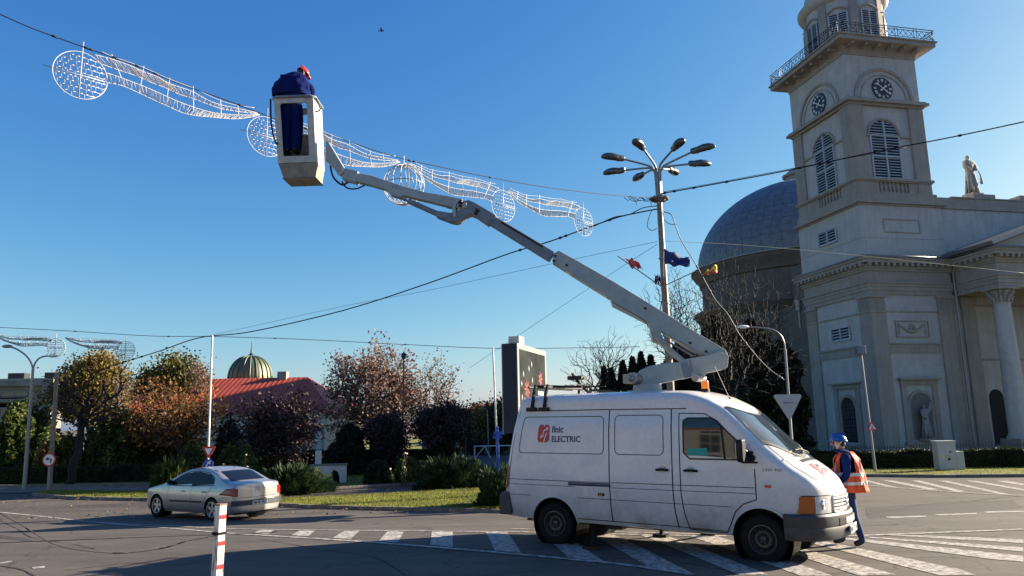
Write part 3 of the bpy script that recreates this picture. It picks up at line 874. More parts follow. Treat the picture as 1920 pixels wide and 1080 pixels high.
def louvre(name, face, c, z0, w, h, cols=2, arched=False, off=0.0, parent=tower, dark=None):
    """timber shutter leaves with real slats; face 'f' looks towards -y, 'l' towards -x"""
    def P(a, d, z): return (a, off - d, z) if face == 'f' else (off - d, a, z)
    r = w / 2
    b = MB()
    n = 14
    if arched: outline = [(c-r, z0), (c+r, z0), (c+r, z0+h)] + [(c + r*cos(pi*i/n), z0+h + r*sin(pi*i/n)) for i in range(1, n)] + [(c-r, z0+h)]
    else: outline = [(c-r, z0), (c+r, z0), (c+r, z0+h), (c-r, z0+h)]
    b.prism(outline, lambda a, z: P(a, 0.015, z), lambda a, z: P(a, -0.03, z))
    back = b.build(name, dark_void, parent, dz=DZ)
    s = MB()
    top = z0 + h + (r if arched else 0); z = z0 + 0.06
    while z < top - 0.05:
        hw = r if z < z0 + h else sqrt(max(0, r*r - (z - z0 - h)**2))
        for k in range(cols):
            a0 = c - r + 2*r*k/cols + 0.05; a1 = c - r + 2*r*(k+1)/cols - 0.05
            a0 = max(a0, c - hw + 0.03); a1 = min(a1, c + hw - 0.03)
            if a1 - a0 > 0.05:
                q = [P(a0, 0.02, z+0.055), P(a1, 0.02, z+0.055), P(a1, 0.062, z), P(a0, 0.062, z)]
                q2 = [P(a0, 0.02, z+0.080), P(a1, 0.02, z+0.080), P(a1, 0.062, z+0.025), P(a0, 0.062, z+0.025)]
                s.add(q + q2, [(0,1,2,3),(7,6,5,4),(3,2,6,7),(0,4,5,1)])
        z += 0.19
    sl = s.build('slats', shutter_mat, back, dz=DZ); sl['kind'] = 'stuff'
    f = MB()
    def bar(a0, a1, z_0, z_1, d0=0.016, d1=0.11):
        v0, v1 = P(a0, d0, z_0), P(a1, d1, z_1)
        f.box(min(v0[0],v1[0]), min(v0[1],v1[1]), z_0, max(v0[0],v1[0]), max(v0[1],v1[1]), z_1)
    for k in range(cols + 1):
        a = c - r + 2*r*k/cols
        zt = z0 + h + (r*0.97 if arched and 0 < k < cols else 0)
        bar(a-0.045, a+0.045, z0, zt)
    for z_ in ([z0, z0+h*0.5, z0+h-0.03] if h > 1.5 else [z0-0.02, z0+h-0.03]): bar(c-r+0.046, c+r-0.046, z_, z_+0.07, 0.018, 0.105)
    f.build('frame', shutter_mat, back, dz=DZ)
    return back
louvre('louvre_vent', 'l', 3.42, 14.2, 1.95, 0.95)
louvre('louvre_vent', 'l', 3.2, 7.55, 1.9, 0.85, off=0.12)

# string courses, lintels and mouldings of the lower stage
def bar_f(name, u0, u1, z0, z1, d, m=stucco_trim, v=0.12):
    b = MB(); b.box(u0, v-d, z0, u1, v+0.01, z1); return b.build(name, m, tower, dz=DZ)
def bar_l(name, v0, v1, z0, z1, d, m=stucco_trim, u=0.12):
    b = MB(); b.box(u-d, v0, z0, u+0.01, v1, z1); return b.build(name, m, tower, dz=DZ)
bar_f('string_course', 1.12, 5.0, 9.05, 9.14, 0.07); bar_l('string_course', 1.12, 5.6, 9.05, 9.14, 0.07)
bar_f('string_course', 1.12, 5.0, 7.0, 7.10, 0.14); bar_l('string_course', 1.12, 5.6, 6.95, 7.08, 0.14)
bar_f('string_course', 1.12, 5.0, 6.45, 6.998, 0.06); bar_l('string_course', 1.12, 5.6, 6.42, 6.948, 0.06)
# carved swag relief
b = MB()
for (a0, z0_, a1, z1_) in [(1.75,7.44,4.2,7.50),(1.75,8.46,4.2,8.52),(1.75,7.50,1.81,8.46),(4.14,7.50,4.2,8.46)]: b.box(a0, 0.05, z0_, a1, 0.13, z1_)
b.tube([(1.95 + i*0.11, 0.10, 8.35 - 0.55*sin(pi*i/18)) for i in range(19)], [0.05 + 0.05*sin(pi*i/18) for i in range(19)], 8)
b.tube([(2.75,0.09,8.0),(2.95,0.07,8.2),(2.97,0.07,8.0),(3.0,0.07,8.2),(3.2,0.09,8.0)], 0.07, 6)
b.sphere((2.97, 0.08, 8.18), (0.2, 0.06, 0.16), 10, 6)
for u in (1.98, 3.93): b.tube([(u,0.1,8.35),(u+.03,0.1,8.0),(u-.02,0.1,7.62)], [0.07,0.05,0.08], 6)
b.build('carved_swag', stucco_trim, tower, dz=DZ, smooth=40)

def arch_outline(c, z0, zs, r, n=16): return [(c-r, z0), (c+r, z0), (c+r, zs)] + [(c + r*cos(pi*i/n), zs + r*sin(pi*i/n)) for i in range(1, n)] + [(c-r, zs)]
def aedicule(face, c, z0, zs, r, hoodz, hw):
    """arched niche with jambs, archivolt and hood"""
    def P(a, d, z): return (a, 0.12 - d, z) if face == 'f' else (0.12 - d, a, z)
    b = MB()
    b.prism(arch_outline(c, z0, zs, r), lambda a, z: P(a, 0.012, z), lambda a, z: P(a, -0.02, z))
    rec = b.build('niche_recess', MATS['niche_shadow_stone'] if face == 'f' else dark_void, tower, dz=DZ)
    f = MB()
    def bx(a0, a1, z_0, z_1, d):
        v0, v1 = P(a0, 0, 0), P(a1, d, 0)
        f.box(min(v0[0],v1[0]), min(v0[1],v1[1]), z_0, max(v0[0],v1[0]), max(v0[1],v1[1]), z_1)
    bx(c-hw, c-r-0.22, z0-0.1, hoodz-0.42, 0.10); bx(c+r+0.22, c+hw, z0-0.1, hoodz-0.42, 0.10)
    bx(c-r-0.218, c-r-0.04, z0, zs, 0.06); bx(c+r+0.04, c+r+0.218, z0, zs, 0.06)
    n = 16; prev = None
    for i in range(n):
        a0, a1 = pi*i/n, pi*(i+1)/n
        q = []
        for d in (0.0, 0.075):
            for rr in (r+0.02, r+0.2):
                for a in (a0, a1): q.append(P(c + rr*cos(a), d, zs + rr*sin(a)))
        f.add(q, [(4,5,7,6),(0,1,5,4),(2,6,7,3)])
    bx(c-hw-0.05, c+hw+0.05, hoodz-0.418, hoodz-0.12, 0.13); bx(c-hw-0.2, c+hw+0.2, hoodz-0.118, hoodz, 0.34)
    bx(c-hw-0.1, c+hw+0.1, z0-0.28, z0-0.102, 0.22)
    f.build('niche_surround', stucco_trim, tower, dz=DZ)
    return rec
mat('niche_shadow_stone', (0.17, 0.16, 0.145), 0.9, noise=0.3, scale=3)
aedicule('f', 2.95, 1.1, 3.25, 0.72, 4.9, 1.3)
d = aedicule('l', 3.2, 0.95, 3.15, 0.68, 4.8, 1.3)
b = MB()
for i in range(9): b.box(0.085, 2.56, 1.2+i*0.27, 0.105, 3.84, 1.23+i*0.27)
for i in range(5): b.box(0.083, 2.75+i*0.22, 1.0, 0.103, 2.78+i*0.22, 3.6)
b.build('window_lattice', iron, tower, dz=DZ)
# drain pipe on the corner beside the portico
b = MB(); b.tube([(6.32,-0.55,12.4),(6.32,-0.45,12.1),(6.30,-0.16,11.7),(6.30,-0.16,9.0),(6.30,-0.12,4.0),(6.30,-0.12,0.0)], 0.085, 10)
b.cyl((6.32,-0.55,12.55),(6.32,-0.53,12.2),0.19,0.12,10)
b.build('drain_pipe', galv, tower, dz=DZ, smooth=40)
# --- balustrade zone
mb = MB(); ring_box(mb, 0.28, 0.28, 5.6, TD-0.28, 16.9, 17.68); mb.build('tower_wall', stucco, tower, dz=DZ)
for (a, c, e, g) in [(0.1,0.1,1.15,1.15),(4.7,0.1,5.75,1.1),(0.1,5.6,1.1,TD-.1),(1.153,0.14,1.75,0.5),(4.0,0.14,4.697,0.5),(0.14,1.153,0.5,1.8),(0.14,4.2,0.5,5.597)]:
    mb = MB(); mb.box(a, c, 16.952, e, g, 17.655); mb.build('balustrade_pier', stucco_trim, tower, dz=DZ)
bp = MB(); bp.lathe([(0.075,0),(0.075,0.06),(0.045,0.10),(0.085,0.24),(0.085,0.32),(0.04,0.50),(0.04,0.56),(0.07,0.62),(0.07,0.70)], 10)
bme = bp.mesh('baluster', stucco_trim, smooth=50)
for i in range(7):
    for (x, y) in ((1.93 + i*0.315, 0.19), (0.19, 2.0 + i*0.34)):
        o = bpy.data.objects.new('baluster', bme); COL.objects.link(o); o.parent = tower; o.location = (x, y, 16.955 + DZ)
# --- belfry stage
mb = MB(); ring_box(mb, 0.26, 0.26, 5.62, TD-0.26, 17.9, 23.0); mb.build('belfry_wall', stucco, tower, dz=DZ)
pil(0.1, 0.1, 1.15, 1.15, 17.902, 22.96); pil(4.65, 0.1, 5.78, 1.1, 17.902, 22.96); pil(0.1, 5.55, 1.1, TD-0.1, 17.902, 22.96)
louvre('arched_shutter_window', 'f', 2.62, 17.92, 2.16, 3.0, 2, True, off=0.26)
louvre('arched_shutter_window', 'l', 3.25, 17.92, 2.1, 3.0, 2, True, off=0.26)
def archivolt(face, c, zs, r, off, w=0.16, d=0.09, legs=0.0, name='archivolt'):
    def P(a, dd, z): return (a, off - dd, z) if face == 'f' else (off - dd, a, z)
    b = MB(); n = 28
    for i in range(n):
        a0, a1 = pi*i/n, pi*(i+1)/n; q = []
        for dd in (0.0, d):
            for rr in (r, r+w):
                for a in (a0, a1): q.append(P(c + rr*cos(a), dd, zs + rr*sin(a)))
        b.add(q, [(4,5,7,6),(0,1,5,4),(2,6,7,3)])
    if legs:
        for s in (-1, 1):
            v0, v1 = P(c + s*r, 0, 0), P(c + s*(r+w), d, 0)
            b.box(min(v0[0],v1[0]), min(v0[1],v1[1]), zs-legs, max(v0[0],v1[0]), max(v0[1],v1[1]), zs)
    b.build(name, stucco_trim, tower, dz=DZ, smooth=30)
archivolt('f', 2.62, 20.92, 1.12, 0.26, 0.14, 0.10); archivolt('l', 3.25, 20.92, 1.10, 0.26, 0.14, 0.10)
for q in ((1.15,0.15,1.46,0.27), (3.78,0.15,4.65,0.27), (0.15,1.15,0.27,2.1), (0.15,4.4,0.27,5.55)):
    b = MB(); b.box(q[0], q[1], 20.82, q[2], q[3], 20.94); b.build('impost_band', stucco_trim, tower, dz=DZ)
mb = MB(); ring_box(mb, 0.1, 0.1, 5.78, TD-0.1, 22.962, 23.12, 0.06); ring_box(mb, 0.1, 0.1, 5.78, TD-0.1, 23.12, 23.30, 0.30); ring_box(mb, 0.1, 0.1, 5.78, TD-0.1, 23.30, 23.42, 0.18)
mb.build('cornice', stucco_trim, tower, dz=DZ)
# --- clock stage
mb = MB(); ring_box(mb, 0.12, 0.12, 5.62, TD-0.25, 23.42, 26.5); mb.build('clock_stage_wall', stucco, tower, dz=DZ)
archivolt('f', 2.85, 23.43, 2.05, 0.12, 0.20, 0.09); archivolt('f', 2.85, 23.43, 1.72, 0.12, 0.07, 0.05)
archivolt('l', 3.25, 23.43, 2.05, 0.12, 0.20, 0.09); archivolt('l', 3.25, 23.43, 1.72, 0.12, 0.07, 0.05)
def clock(face, c, z, r=0.75):
    def P(a, dd, zz): return (a, 0.12 - dd, zz) if face == 'f' else (0.12 - dd, 2*c - a, zz)   # mirrored so numerals run clockwise
    if face == 'l':
        P = lambda a, dd, zz: (0.12 - dd, 2*c - a, zz)
    n = 40
    b = MB(); b.prism([(c + r*cos(2*pi*i/n), z + r*sin(2*pi*i/n)) for i in range(n)], lambda a, zz: P(a, 0.0, zz), lambda a, zz: P(a, 0.09, zz))
    dial = b.build('clock_face', print_black, tower, dz=DZ)
    m = MB()
    def stroke(p0, p1, w, dd):
        p0, p1 = Vector(p0), Vector(p1); t = (p1-p0).normalized(); nn = Vector((-t.y, t.x)) * w / 2
        m.add([P(q[0], dd, q[1]) for q in (p0-nn, p1-nn, p1+nn, p0+nn)], [(0,1,2,3)])
    NUM = ['XII','I','II','III','IIII','V','VI','VII','VIII','IX','X','XI']
    for h in range(12):
        A = pi/2 - h*pi/6
        rad = Vector((cos(A), sin(A))); tan = Vector((sin(A), -cos(A)))
        s = NUM[h]; wch = {'I': 0.045, 'V': 0.09, 'X': 0.09}
        tot = sum(wch[k] for k in s); x = -tot/2
        for k in s:
            w = wch[k]; xm = x + w/2
            def q(dx, t): return Vector((c, z)) + rad*(r*0.66 + (r*0.25)*t) + tan*dx
            if k == 'I': stroke(q(xm,0), q(xm,1), 0.030, 0.094)
            elif k == 'V': stroke(q(xm-w*.4,1), q(xm,0), 0.028, 0.094); stroke(q(xm+w*.4,1), q(xm,0), 0.02, 0.094)
            else: stroke(q(xm-w*.42,1), q(xm+w*.42,0), 0.028, 0.094); stroke(q(xm+w*.42,1), q(xm-w*.42,0), 0.02, 0.0945)
            x += w
    m.build('numerals', white_print, dial, dz=DZ)
    # hands
    for (ang, L, w, nm) in ((radians(90-308), 0.62, 0.05, 'minute_hand'), (radians(90-52), 0.36, 0.07, 'hour_hand')):
        m = MB(); u = Vector((cos(ang), sin(ang))); nn = Vector((-u.y, u.x)); C = Vector((c, z))
        tl = L*.7; pts = [C - u*tl - nn*w*.9, C - u*tl + nn*w*.9, C - u*tl*.75 + nn*w*.4, C + u*L*0.7 + nn*w*.4, C + u*L*0.72 + nn*w*1.6, C + u*L, C + u*L*0.72 - nn*w*1.6, C + u*L*0.7 - nn*w*.4]
        m.prism([tuple(p) for p in pts], lambda a, zz: P(a, 0.115, zz), lambda a, zz: P(a, 0.13, zz))
        m.build(nm, white_print, dial, dz=DZ)
    rim = MB(); rim.tube([P(c + (r+.01)*cos(2*pi*i/n), 0.05, z + (r+.01)*sin(2*pi*i/n)) for i in range(n)], 0.035, 6, closed=True)
    rim.build('rim', iron, dial, dz=DZ)
clock('f', 2.78, 24.2); clock('l', 3.12, 24.22)
# --- balcony
mb = MB(); ring_box(mb, 0.12, 0.12, 5.62, TD-0.25, 26.5, 26.6, 0.06)
OV = 1.05
prof = [(0.03, 26.6), (0.06, 26.85), (0.22, 27.05), (0.80, 27.1)]
def frus(mb, x0, y0, x1, y1, a, b):
    (p0, z0), (p1, z1) = a, b
    v = [(x0-p0,y0-p0,z0),(x1+p0,y0-p0,z0),(x1+p0,y1+p0,z0),(x0-p0,y1+p0,z0),(x0-p1,y0-p1,z1),(x1+p1,y0-p1,z1),(x1+p1,y1+p1,z1),(x0-p1,y1+p1,z1)]
    mb.add(v, [(0,1,5,4),(1,2,6,5),(2,3,7,6),(3,0,4,7)])
for a, b_ in zip(prof, prof[1:]): frus(mb, 0.12, 0.12, 5.62, TD-.25, a, b_)
ring_box(mb, 0.12, 0.12, 5.62, TD-.25, 27.1, 27.38, OV-0.1); ring_box(mb, 0.12, 0.12, 5.62, TD-.25, 27.38, 27.48, OV)
for i in range(6):
    c = 0.35 + i*1.0
    mb.box(c-0.09, 0.12-0.75, 26.90, c+0.09, 0.0, 27.098)
    mb.box(0.12-0.75, c+0.25-0.09, 26.90, 0.0, c+0.25+0.09, 27.098)
mb.build('balcony_slab', stucco_trim, tower, dz=DZ)
def railing(p0, p1):
    p0, p1 = Vector(p0), Vector(p1); L = (p1-p0).length; t = (p1-p0)/L; b = MB(); up = Vector((0,0,1))
    hgt = 0.82
    for z in (0.05, 0.16, 0.66, hgt): b.tube([p0+up*z, p1+up*z], 0.022 if z != hgt else 0.032, 5)
    n = max(2, int(L/1.35))
    for i in range(n+1):
        c = p0 + t*L*i/n
        for dlt in (-0.1, 0.1):
            if 0 <= L*i/n + dlt <= L: b.tube([c+t*dlt, c+t*dlt+up*hgt], 0.024, 4)
        if i < n:
            a0 = c + t*0.12; w = L/n - 0.24; k = 3
            for j in range(k):
                q0 = a0 + t*w*j/k; q1 = a0 + t*w*(j+1)/k
                b.tube([q0+up*0.17, q1+up*0.66], 0.018, 4); b.tube([q1+up*0.17, q0+up*0.66], 0.018, 4)
                m_ = (q0+q1)/2 + up*0.415; b.sphere(m_, 0.045, 6, 4)
    b.build('railing', iron, tower, dz=DZ)
e = OV-0.12; X0, Y0, X1, Y1 = 0.12-e, 0.12-e, 5.62+e, TD-.25+e
railing((X0,Y0,27.48),(X1,Y0,27.48)); railing((X0,Y1,27.48),(X0,Y0,27.48)); railing((X1,Y0,27.48),(X1,Y1,27.48)); railing((X1,Y1,27.48),(X0,Y1,27.48))
# --- round lantern above the balcony
LC = (2.87, 3.28)
b = MB(); b.lathe([(2.62,27.48),(2.62,31.3),(2.75,31.35),(2.9,31.45),(3.05,31.7),(3.05,31.85),(2.6,31.9),(2.55,32.6),(2.2,34.0),(1.4,35.2),(0.3,35.8),(0,35.9)], 40, (LC[0],LC[1],0))
b.build('lantern_drum', stucco, tower, dz=DZ, smooth=35)
for k in range(8):
    A = pi/8 + k*pi/4
    ux, uy = cos(A), sin(A); tx, ty = -uy, ux
    b = MB(); b.obox((LC[0]+ux*2.62, LC[1]+uy*2.62, 29.4), Vector((ux,uy,0))*0.09, Vector((tx,ty,0))*0.28, Vector((0,0,1.9)))
    b.build('pilaster', stucco_trim, tower, dz=DZ)
    A = k*pi/4; ux, uy = cos(A), sin(A); tx, ty = -uy, ux
    b = MB(); c0 = Vector((LC[0]+ux*2.61, LC[1]+uy*2.61, 28.9))
    b.obox(c0, Vector((ux,uy,0))*0.03, Vector((tx,ty,0))*0.62, Vector((0,0,1.35)))
    w = b.build('shuttered_window', dark_void, tower, dz=DZ)
    s = MB()
    for i in range(16):
        for sg in (-1, 1):
            s.obox(c0 + Vector((ux,uy,0))*0.05 + Vector((tx,ty,0))*0.31*sg + Vector((0,0,-1.26+i*0.165)), Vector((ux*0.03,uy*0.03,-0.03)), Vector((tx,ty,0))*0.25, Vector((0,0,0.018)))
    s.build('slats', shutter_mat, w, dz=DZ)['kind'] = 'stuff'
    fr = MB()
    for t_ in (-0.6, 0, 0.6): fr.obox(c0 + Vector((ux,uy,0))*0.06 + Vector((tx,ty,0))*t_, Vector((ux,uy,0))*0.03, Vector((tx,ty,0))*0.045, Vector((0,0,1.35)))
    fr.build('frame', shutter_mat, w, dz=DZ)
    hb = MB(); pts = [c0 + Vector((ux,uy,0))*0.05 + Vector((tx,ty,0))*(-0.75+1.5*i/10) + Vector((0,0,1.5+0.32*sin(pi*i/10))) for i in range(11)]
    hb.tube(pts, 0.06, 5); hb.build('window_hood', stucco_trim, tower, dz=DZ)

# --- portico and facade between the towers
FW = 16.4
mb = MB()
mb.box(TW-0.1, 0.35, -0.62, TW+FW, 3.0, 12.6)            # facade wall behind the columns
mb.box(TW-0.06, 0.12, 12.6, TW+FW, 3.0, 16.02)           # attic wall
mb.box(TW+FW, 0.0, -0.62, TW+FW+6.2, TD, 16.3)           # far tower stump
mb.build('facade_wall', stucco, church, dz=DZ)
mb = MB(); mb.box(TW-0.1, -0.02, 16.02, TW+FW+6.3, 3.1, 16.28); mb.box(TW-0.1, 0.10, 16.28, TW+FW+6.2, 3.0, 16.80); mb.box(TW+0.9, 0.02, 16.80, TW+FW+6.2, 3.0, 16.88)
mb.box(8.9, 0.02, 16.88, 10.6, 1.8, 17.15); mb.box(12.6, 0.0, 16.88, 14.2, 1.8, 17.2)
mb.build('attic_cornice', stucco_trim, church, dz=DZ)
mb = MB(); entablature(mb, 6.45, -3.35, TW+FW-0.3, 0.3)
mb.build('portico_entablature', stucco_trim, church, dz=DZ)
gutter([(6.3, -0.5, 12.55), (5.85, -3.95, 12.52), (TW+FW, -3.95, 12.52)], 0.07, galv, church)
# pediment roof
mb = MB(); xm = (6.0 + TW+FW)/2
mb.prism([(5.8, 12.56), (TW+FW+0.2, 12.56), (xm, 15.4)], lambda a, z: (a, -3.4, z), lambda a, z: (a, 0.2, z))
mb.build('pediment', stucco, church, dz=DZ)
mb = MB()
for s, xa in ((1, 5.75), (-1, TW+FW+0.3)):
    P0 = Vector((xa, 0, 12.62)); P1 = Vector((xm, 0, 15.5)); d = (P1-P0); L = d.length; d.normalize(); n_ = Vector((-d.z*s, 0, d.x*s)) if s > 0 else Vector((d.z, 0, -d.x))
    if n_.z < 0: n_ = -n_
    mb.obox((P0+P1)/2 + Vector((0,-1.9,0)) + n_*0.12, d*L/2, Vector((0,2.1,0)), n_*0.12)
mb.build('raking_cornice', galv, church, dz=DZ)
# facade pilasters and recessed lines, steps
for u in (7.0, 9.6, 12.4, 15.4):
    b = MB(); b.box(u, 0.2, 0.3, u+1.0, 0.36, 9.6); b.box(u-.1, 0.12, 9.6, u+1.1, 0.36, 10.1); b.build('facade_pilaster', stucco_trim, church, dz=DZ)
b = MB(); b.box(8.0, 0.28, 6.0, 22, 0.36, 6.12); b.box(8.0, 0.25, 9.5, 22, 0.36, 9.62); b.build('string_course', stucco_trim, church, dz=DZ)
for u in (8.15, 10.75, 13.6):
    b = MB(); b.prism(arch_outline(u+0.7, 0.6, 3.6, 0.55), lambda a, z: (a, 0.335, z), lambda a, z: (a, 0.4, z)); b.build('facade_window', dark_void, church, dz=DZ)
for i in range(5):
    b = MB(); b.box(6.3-0.0, -3.6-0.3*(4-i), -0.62+0.17*i, TW+FW, 0.3, -0.45+0.17*i); b.build('step', stone_base, church, dz=DZ)
def column(u, v):
    b = MB(); b.box(u-0.72, v-0.72, 0.232, u+0.72, v+0.72, 1.15)
    b.build('column_pedestal', stone_base, church, dz=DZ, bevel=0.03)
    b = MB(); b.lathe([(0.66,1.15),(0.68,1.22),(0.66,1.30),(0.58,1.34),(0.60,1.42),(0.55,1.47),(0.535,3.5),(0.51,6.5),(0.46,9.15),(0.50,9.18),(0.50,9.24),(0.45,9.26)], 32, (u,v,0))
    b.build('column_shaft', stucco, church, dz=DZ, smooth=35)
    # leafy capital
    b = MB(); b.lathe([(0.45,9.2),(0.47,9.7),(0.60,10.0)], 16, (u,v,0))
    for ring, (z0, h, r0, n, ph) in enumerate([(9.25,0.36,0.49,8,0),(9.45,0.42,0.50,8,pi/8),(9.7,0.38,0.52,4,pi/4)]):
        for k in range(n):
            A = ph + 2*pi*k/n; ux, uy = cos(A), sin(A)
            pts = [Vector((u+ux*r0, v+uy*r0, z0)), Vector((u+ux*(r0+.05), v+uy*(r0+.05), z0+h*.6)), Vector((u+ux*(r0+.17+.06*ring), v+uy*(r0+.17+.06*ring), z0+h)), Vector((u+ux*(r0+.22+.08*ring), v+uy*(r0+.22+.08*ring), z0+h*.86))]
            b.tube(pts, [0.07, 0.10, 0.075, 0.04], 6)
    b.box(u-0.72, v-0.72, 10.04, u+0.72, v+0.72, 10.145)
    b.build('leaf_capital', stucco_trim, church, dz=DZ, smooth=40)
for u in (7.05, 10.3, 13.6, 16.8, 20.0): column(u, -2.75)
# --- rotunda and dome
RZ = 0.62
RC = ch_local((31.0, 76.0, 0)); RX, RY = RC.x, RC.y
b = MB(); b.lathe([(11.2,-0.62),(11.2,11.6),(11.35,11.7),(11.6,12.2),(11.9,12.5),(11.9,12.7),(10.9,12.9),(10.9,15.6),(11.1,15.7),(11.2,16.2),(11.6,16.6),(11.8,16.9),(11.8,17.1),(11.3,17.25)], 72, (RX,RY,0))
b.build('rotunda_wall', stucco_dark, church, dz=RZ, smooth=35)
b = MB(); b.lathe([(11.95,17.1),(11.95,17.18),(11.5,17.30),(11.28,17.35)], 72, (RX,RY,0)); b.build('dome_gutter', galv, church, dz=RZ)
dome = MB(); NR, NS = 9, 36; R0, HZ, Z0 = 11.22, 9.2, 17.3
dome.lathe([(R0*0.996*cos(pi/2*i/24), Z0 + HZ*0.996*sin(pi/2*i/24)) for i in range(24)] + [(0.05, Z0+HZ*0.992)], 72, (RX,RY,0))
do = dome.build('dome', dome_metal, church, dz=RZ, smooth=True)
rgd = random.Random(7)
for i in range(8):
    t0, t1 = pi/2*(i)/NR*0.99, pi/2*(i+1)/NR*0.988
    half = pi/NS * 0.978
    b = MB()
    vs = []
    for t in (t0+0.002, (t0+t1)/2, t1):
        for a in (-half, 0, half):
            vs.append((R0*cos(t)*cos(a), R0*cos(t)*sin(a), Z0 + HZ*sin(t)))
    inner = [(x*0.996, y*0.996, Z0+(z-Z0)*0.996) for x, y, z in vs]
    b.add(vs + inner, [(0,1,4,3),(1,2,5,4),(3,4,7,6),(4,5,8,7),(0,9,10,1),(1,10,11,2),(0,3,12,9),(3,6,15,12),(2,11,14,5),(5,14,17,8)])
    me = b.mesh('dome_panel', dome_metal, smooth=False, dz=RZ)
    for j in range(NS):
        o = bpy.data.objects.new('dome_panel', me); COL.objects.link(o); o.parent = do
        o.location = (RX, RY, 0); o.rotation_euler = (0, 0, 2*pi*(j+0.5*(i % 2))/NS)
b = MB(); b.lathe([(1.5,26.0),(1.5,27.1),(1.75,27.2),(1.8,27.4),(1.6,27.5),(1.1,27.9),(0.4,28.3),(0,28.4)], 28, (RX,RY,0)); b.build('dome_lantern', stucco_trim, church, dz=RZ, smooth=35)
# nave block joining tower, facade and rotunda
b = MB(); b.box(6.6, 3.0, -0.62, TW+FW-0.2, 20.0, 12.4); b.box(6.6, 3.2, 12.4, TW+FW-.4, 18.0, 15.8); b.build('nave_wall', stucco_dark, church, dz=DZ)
# pilaster strips and blind windows on the rotunda
for k in range(20):
    A = pi + k*2*pi/40 - 0.6
    ux, uy = cos(A), sin(A)
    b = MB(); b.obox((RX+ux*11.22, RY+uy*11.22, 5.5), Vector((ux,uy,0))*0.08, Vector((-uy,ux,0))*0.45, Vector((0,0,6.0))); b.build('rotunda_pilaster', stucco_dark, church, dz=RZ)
# rain-water head on the rotunda corner
b = MB(); q = ch_local(at(1498, 575, 55)); b.cyl(q + Vector((0,0,0.5)), q - Vector((0,0,0.3)), 0.28, 0.22, 10); b.cyl(q - Vector((0,0,0.3)), q - Vector((0,0,1.6)), 0.09, 0.09, 8)
b.build('rain_water_head', galv, church, dz=RZ, smooth=40)

# --- statues
def robed_statue(name, loc, h, rz, label, raised, parent=None, basket=False):
    k = h / 1.8
    V = [(0,0,0.95),(0,0,1.2),(0,0,1.42),(0,0.02,1.53),(0.0,0.02,1.62),(0,0.03,1.74),
         (0.2,0,1.40),(0.28,-0.05,1.15),(0.12,-0.22,1.04),
         (-0.2,0,1.40),(-0.28,-0.05,1.16),(-0.12,-0.2,1.0),
         (0,0,0.7),(0.02,-0.02,0.35),(0.02,-0.02,0.05)]
    if raised: V[7] = (0.30,-0.1,1.50); V[8] = (0.30,-0.16,1.85)
    E_ = [(0,1),(1,2),(2,3),(3,4),(4,5),(2,6),(6,7),(7,8),(2,9),(9,10),(10,11),(0,12),(12,13),(13,14)]
    R_ = [(0.21,0.15),(0.20,0.14),(0.22,0.13),0.065,0.095,(0.085,0.09),0.11,0.095,0.06,0.11,0.095,0.06,(0.23,0.17),(0.25,0.19),(0.27,0.21)]
    o = skin_mesh(name, [Vector(v)*k for v in V], E_, [tuple(a*k for a in r) if isinstance(r, tuple) else r*k for r in R_], statue_stone, None, 2)
    o.location = loc; o.rotation_euler = (0, 0, rz)
    # drapery folds and plinth
    b = MB()
    for i in range(9):
        a = -pi + 2*pi*i/9 + 0.2
        b.tube([(k*0.15*cos(a), k*0.12*sin(a), k*1.0), (k*0.20*cos(a+.1), k*0.16*sin(a+.1), k*0.6), (k*0.27*cos(a+.15), k*0.21*sin(a+.15), k*0.02)], [k*0.03, k*0.045, k*0.05], 5)
    b.build('robe_folds', statue_stone, o, smooth=True)
    b = MB(); b.box(-0.3*k,-0.26*k,-0.1*k,0.3*k,0.26*k,0.03*k); b.build('plinth', statue_stone, o)
    if basket:
        b = MB(); b.tube([(0.24*k,-0.2*k,1.0*k),(0.34*k,-0.2*k,0.8*k),(0.34*k,-0.2*k,0.55*k)], [0.02*k,0.03*k,0.06*k], 6); b.sphere((0.34*k,-0.2*k,0.5*k), 0.07*k, 8, 6)
        b.build('keys', statue_stone, o)
    return tag(o, label, 'statue')
def ch_world(u, v, z): return Vector((CH_O.x + u*cos(CH_A) - v*sin(CH_A), CH_O.y + u*sin(CH_A) + v*cos(CH_A), z - 0.62))
robed_statue('stone_statue', ch_world(2.95, -0.16, 1.18), 2.15, CH_A + 0.3, 'pale stone saint with raised arm standing in the arched tower niche', True)
robed_statue('stone_statue', ch_world(9.65, 0.85, 17.35), 2.95, CH_A + 0.1, 'robed stone saint standing on the roof parapet against the sky', False, basket=True)
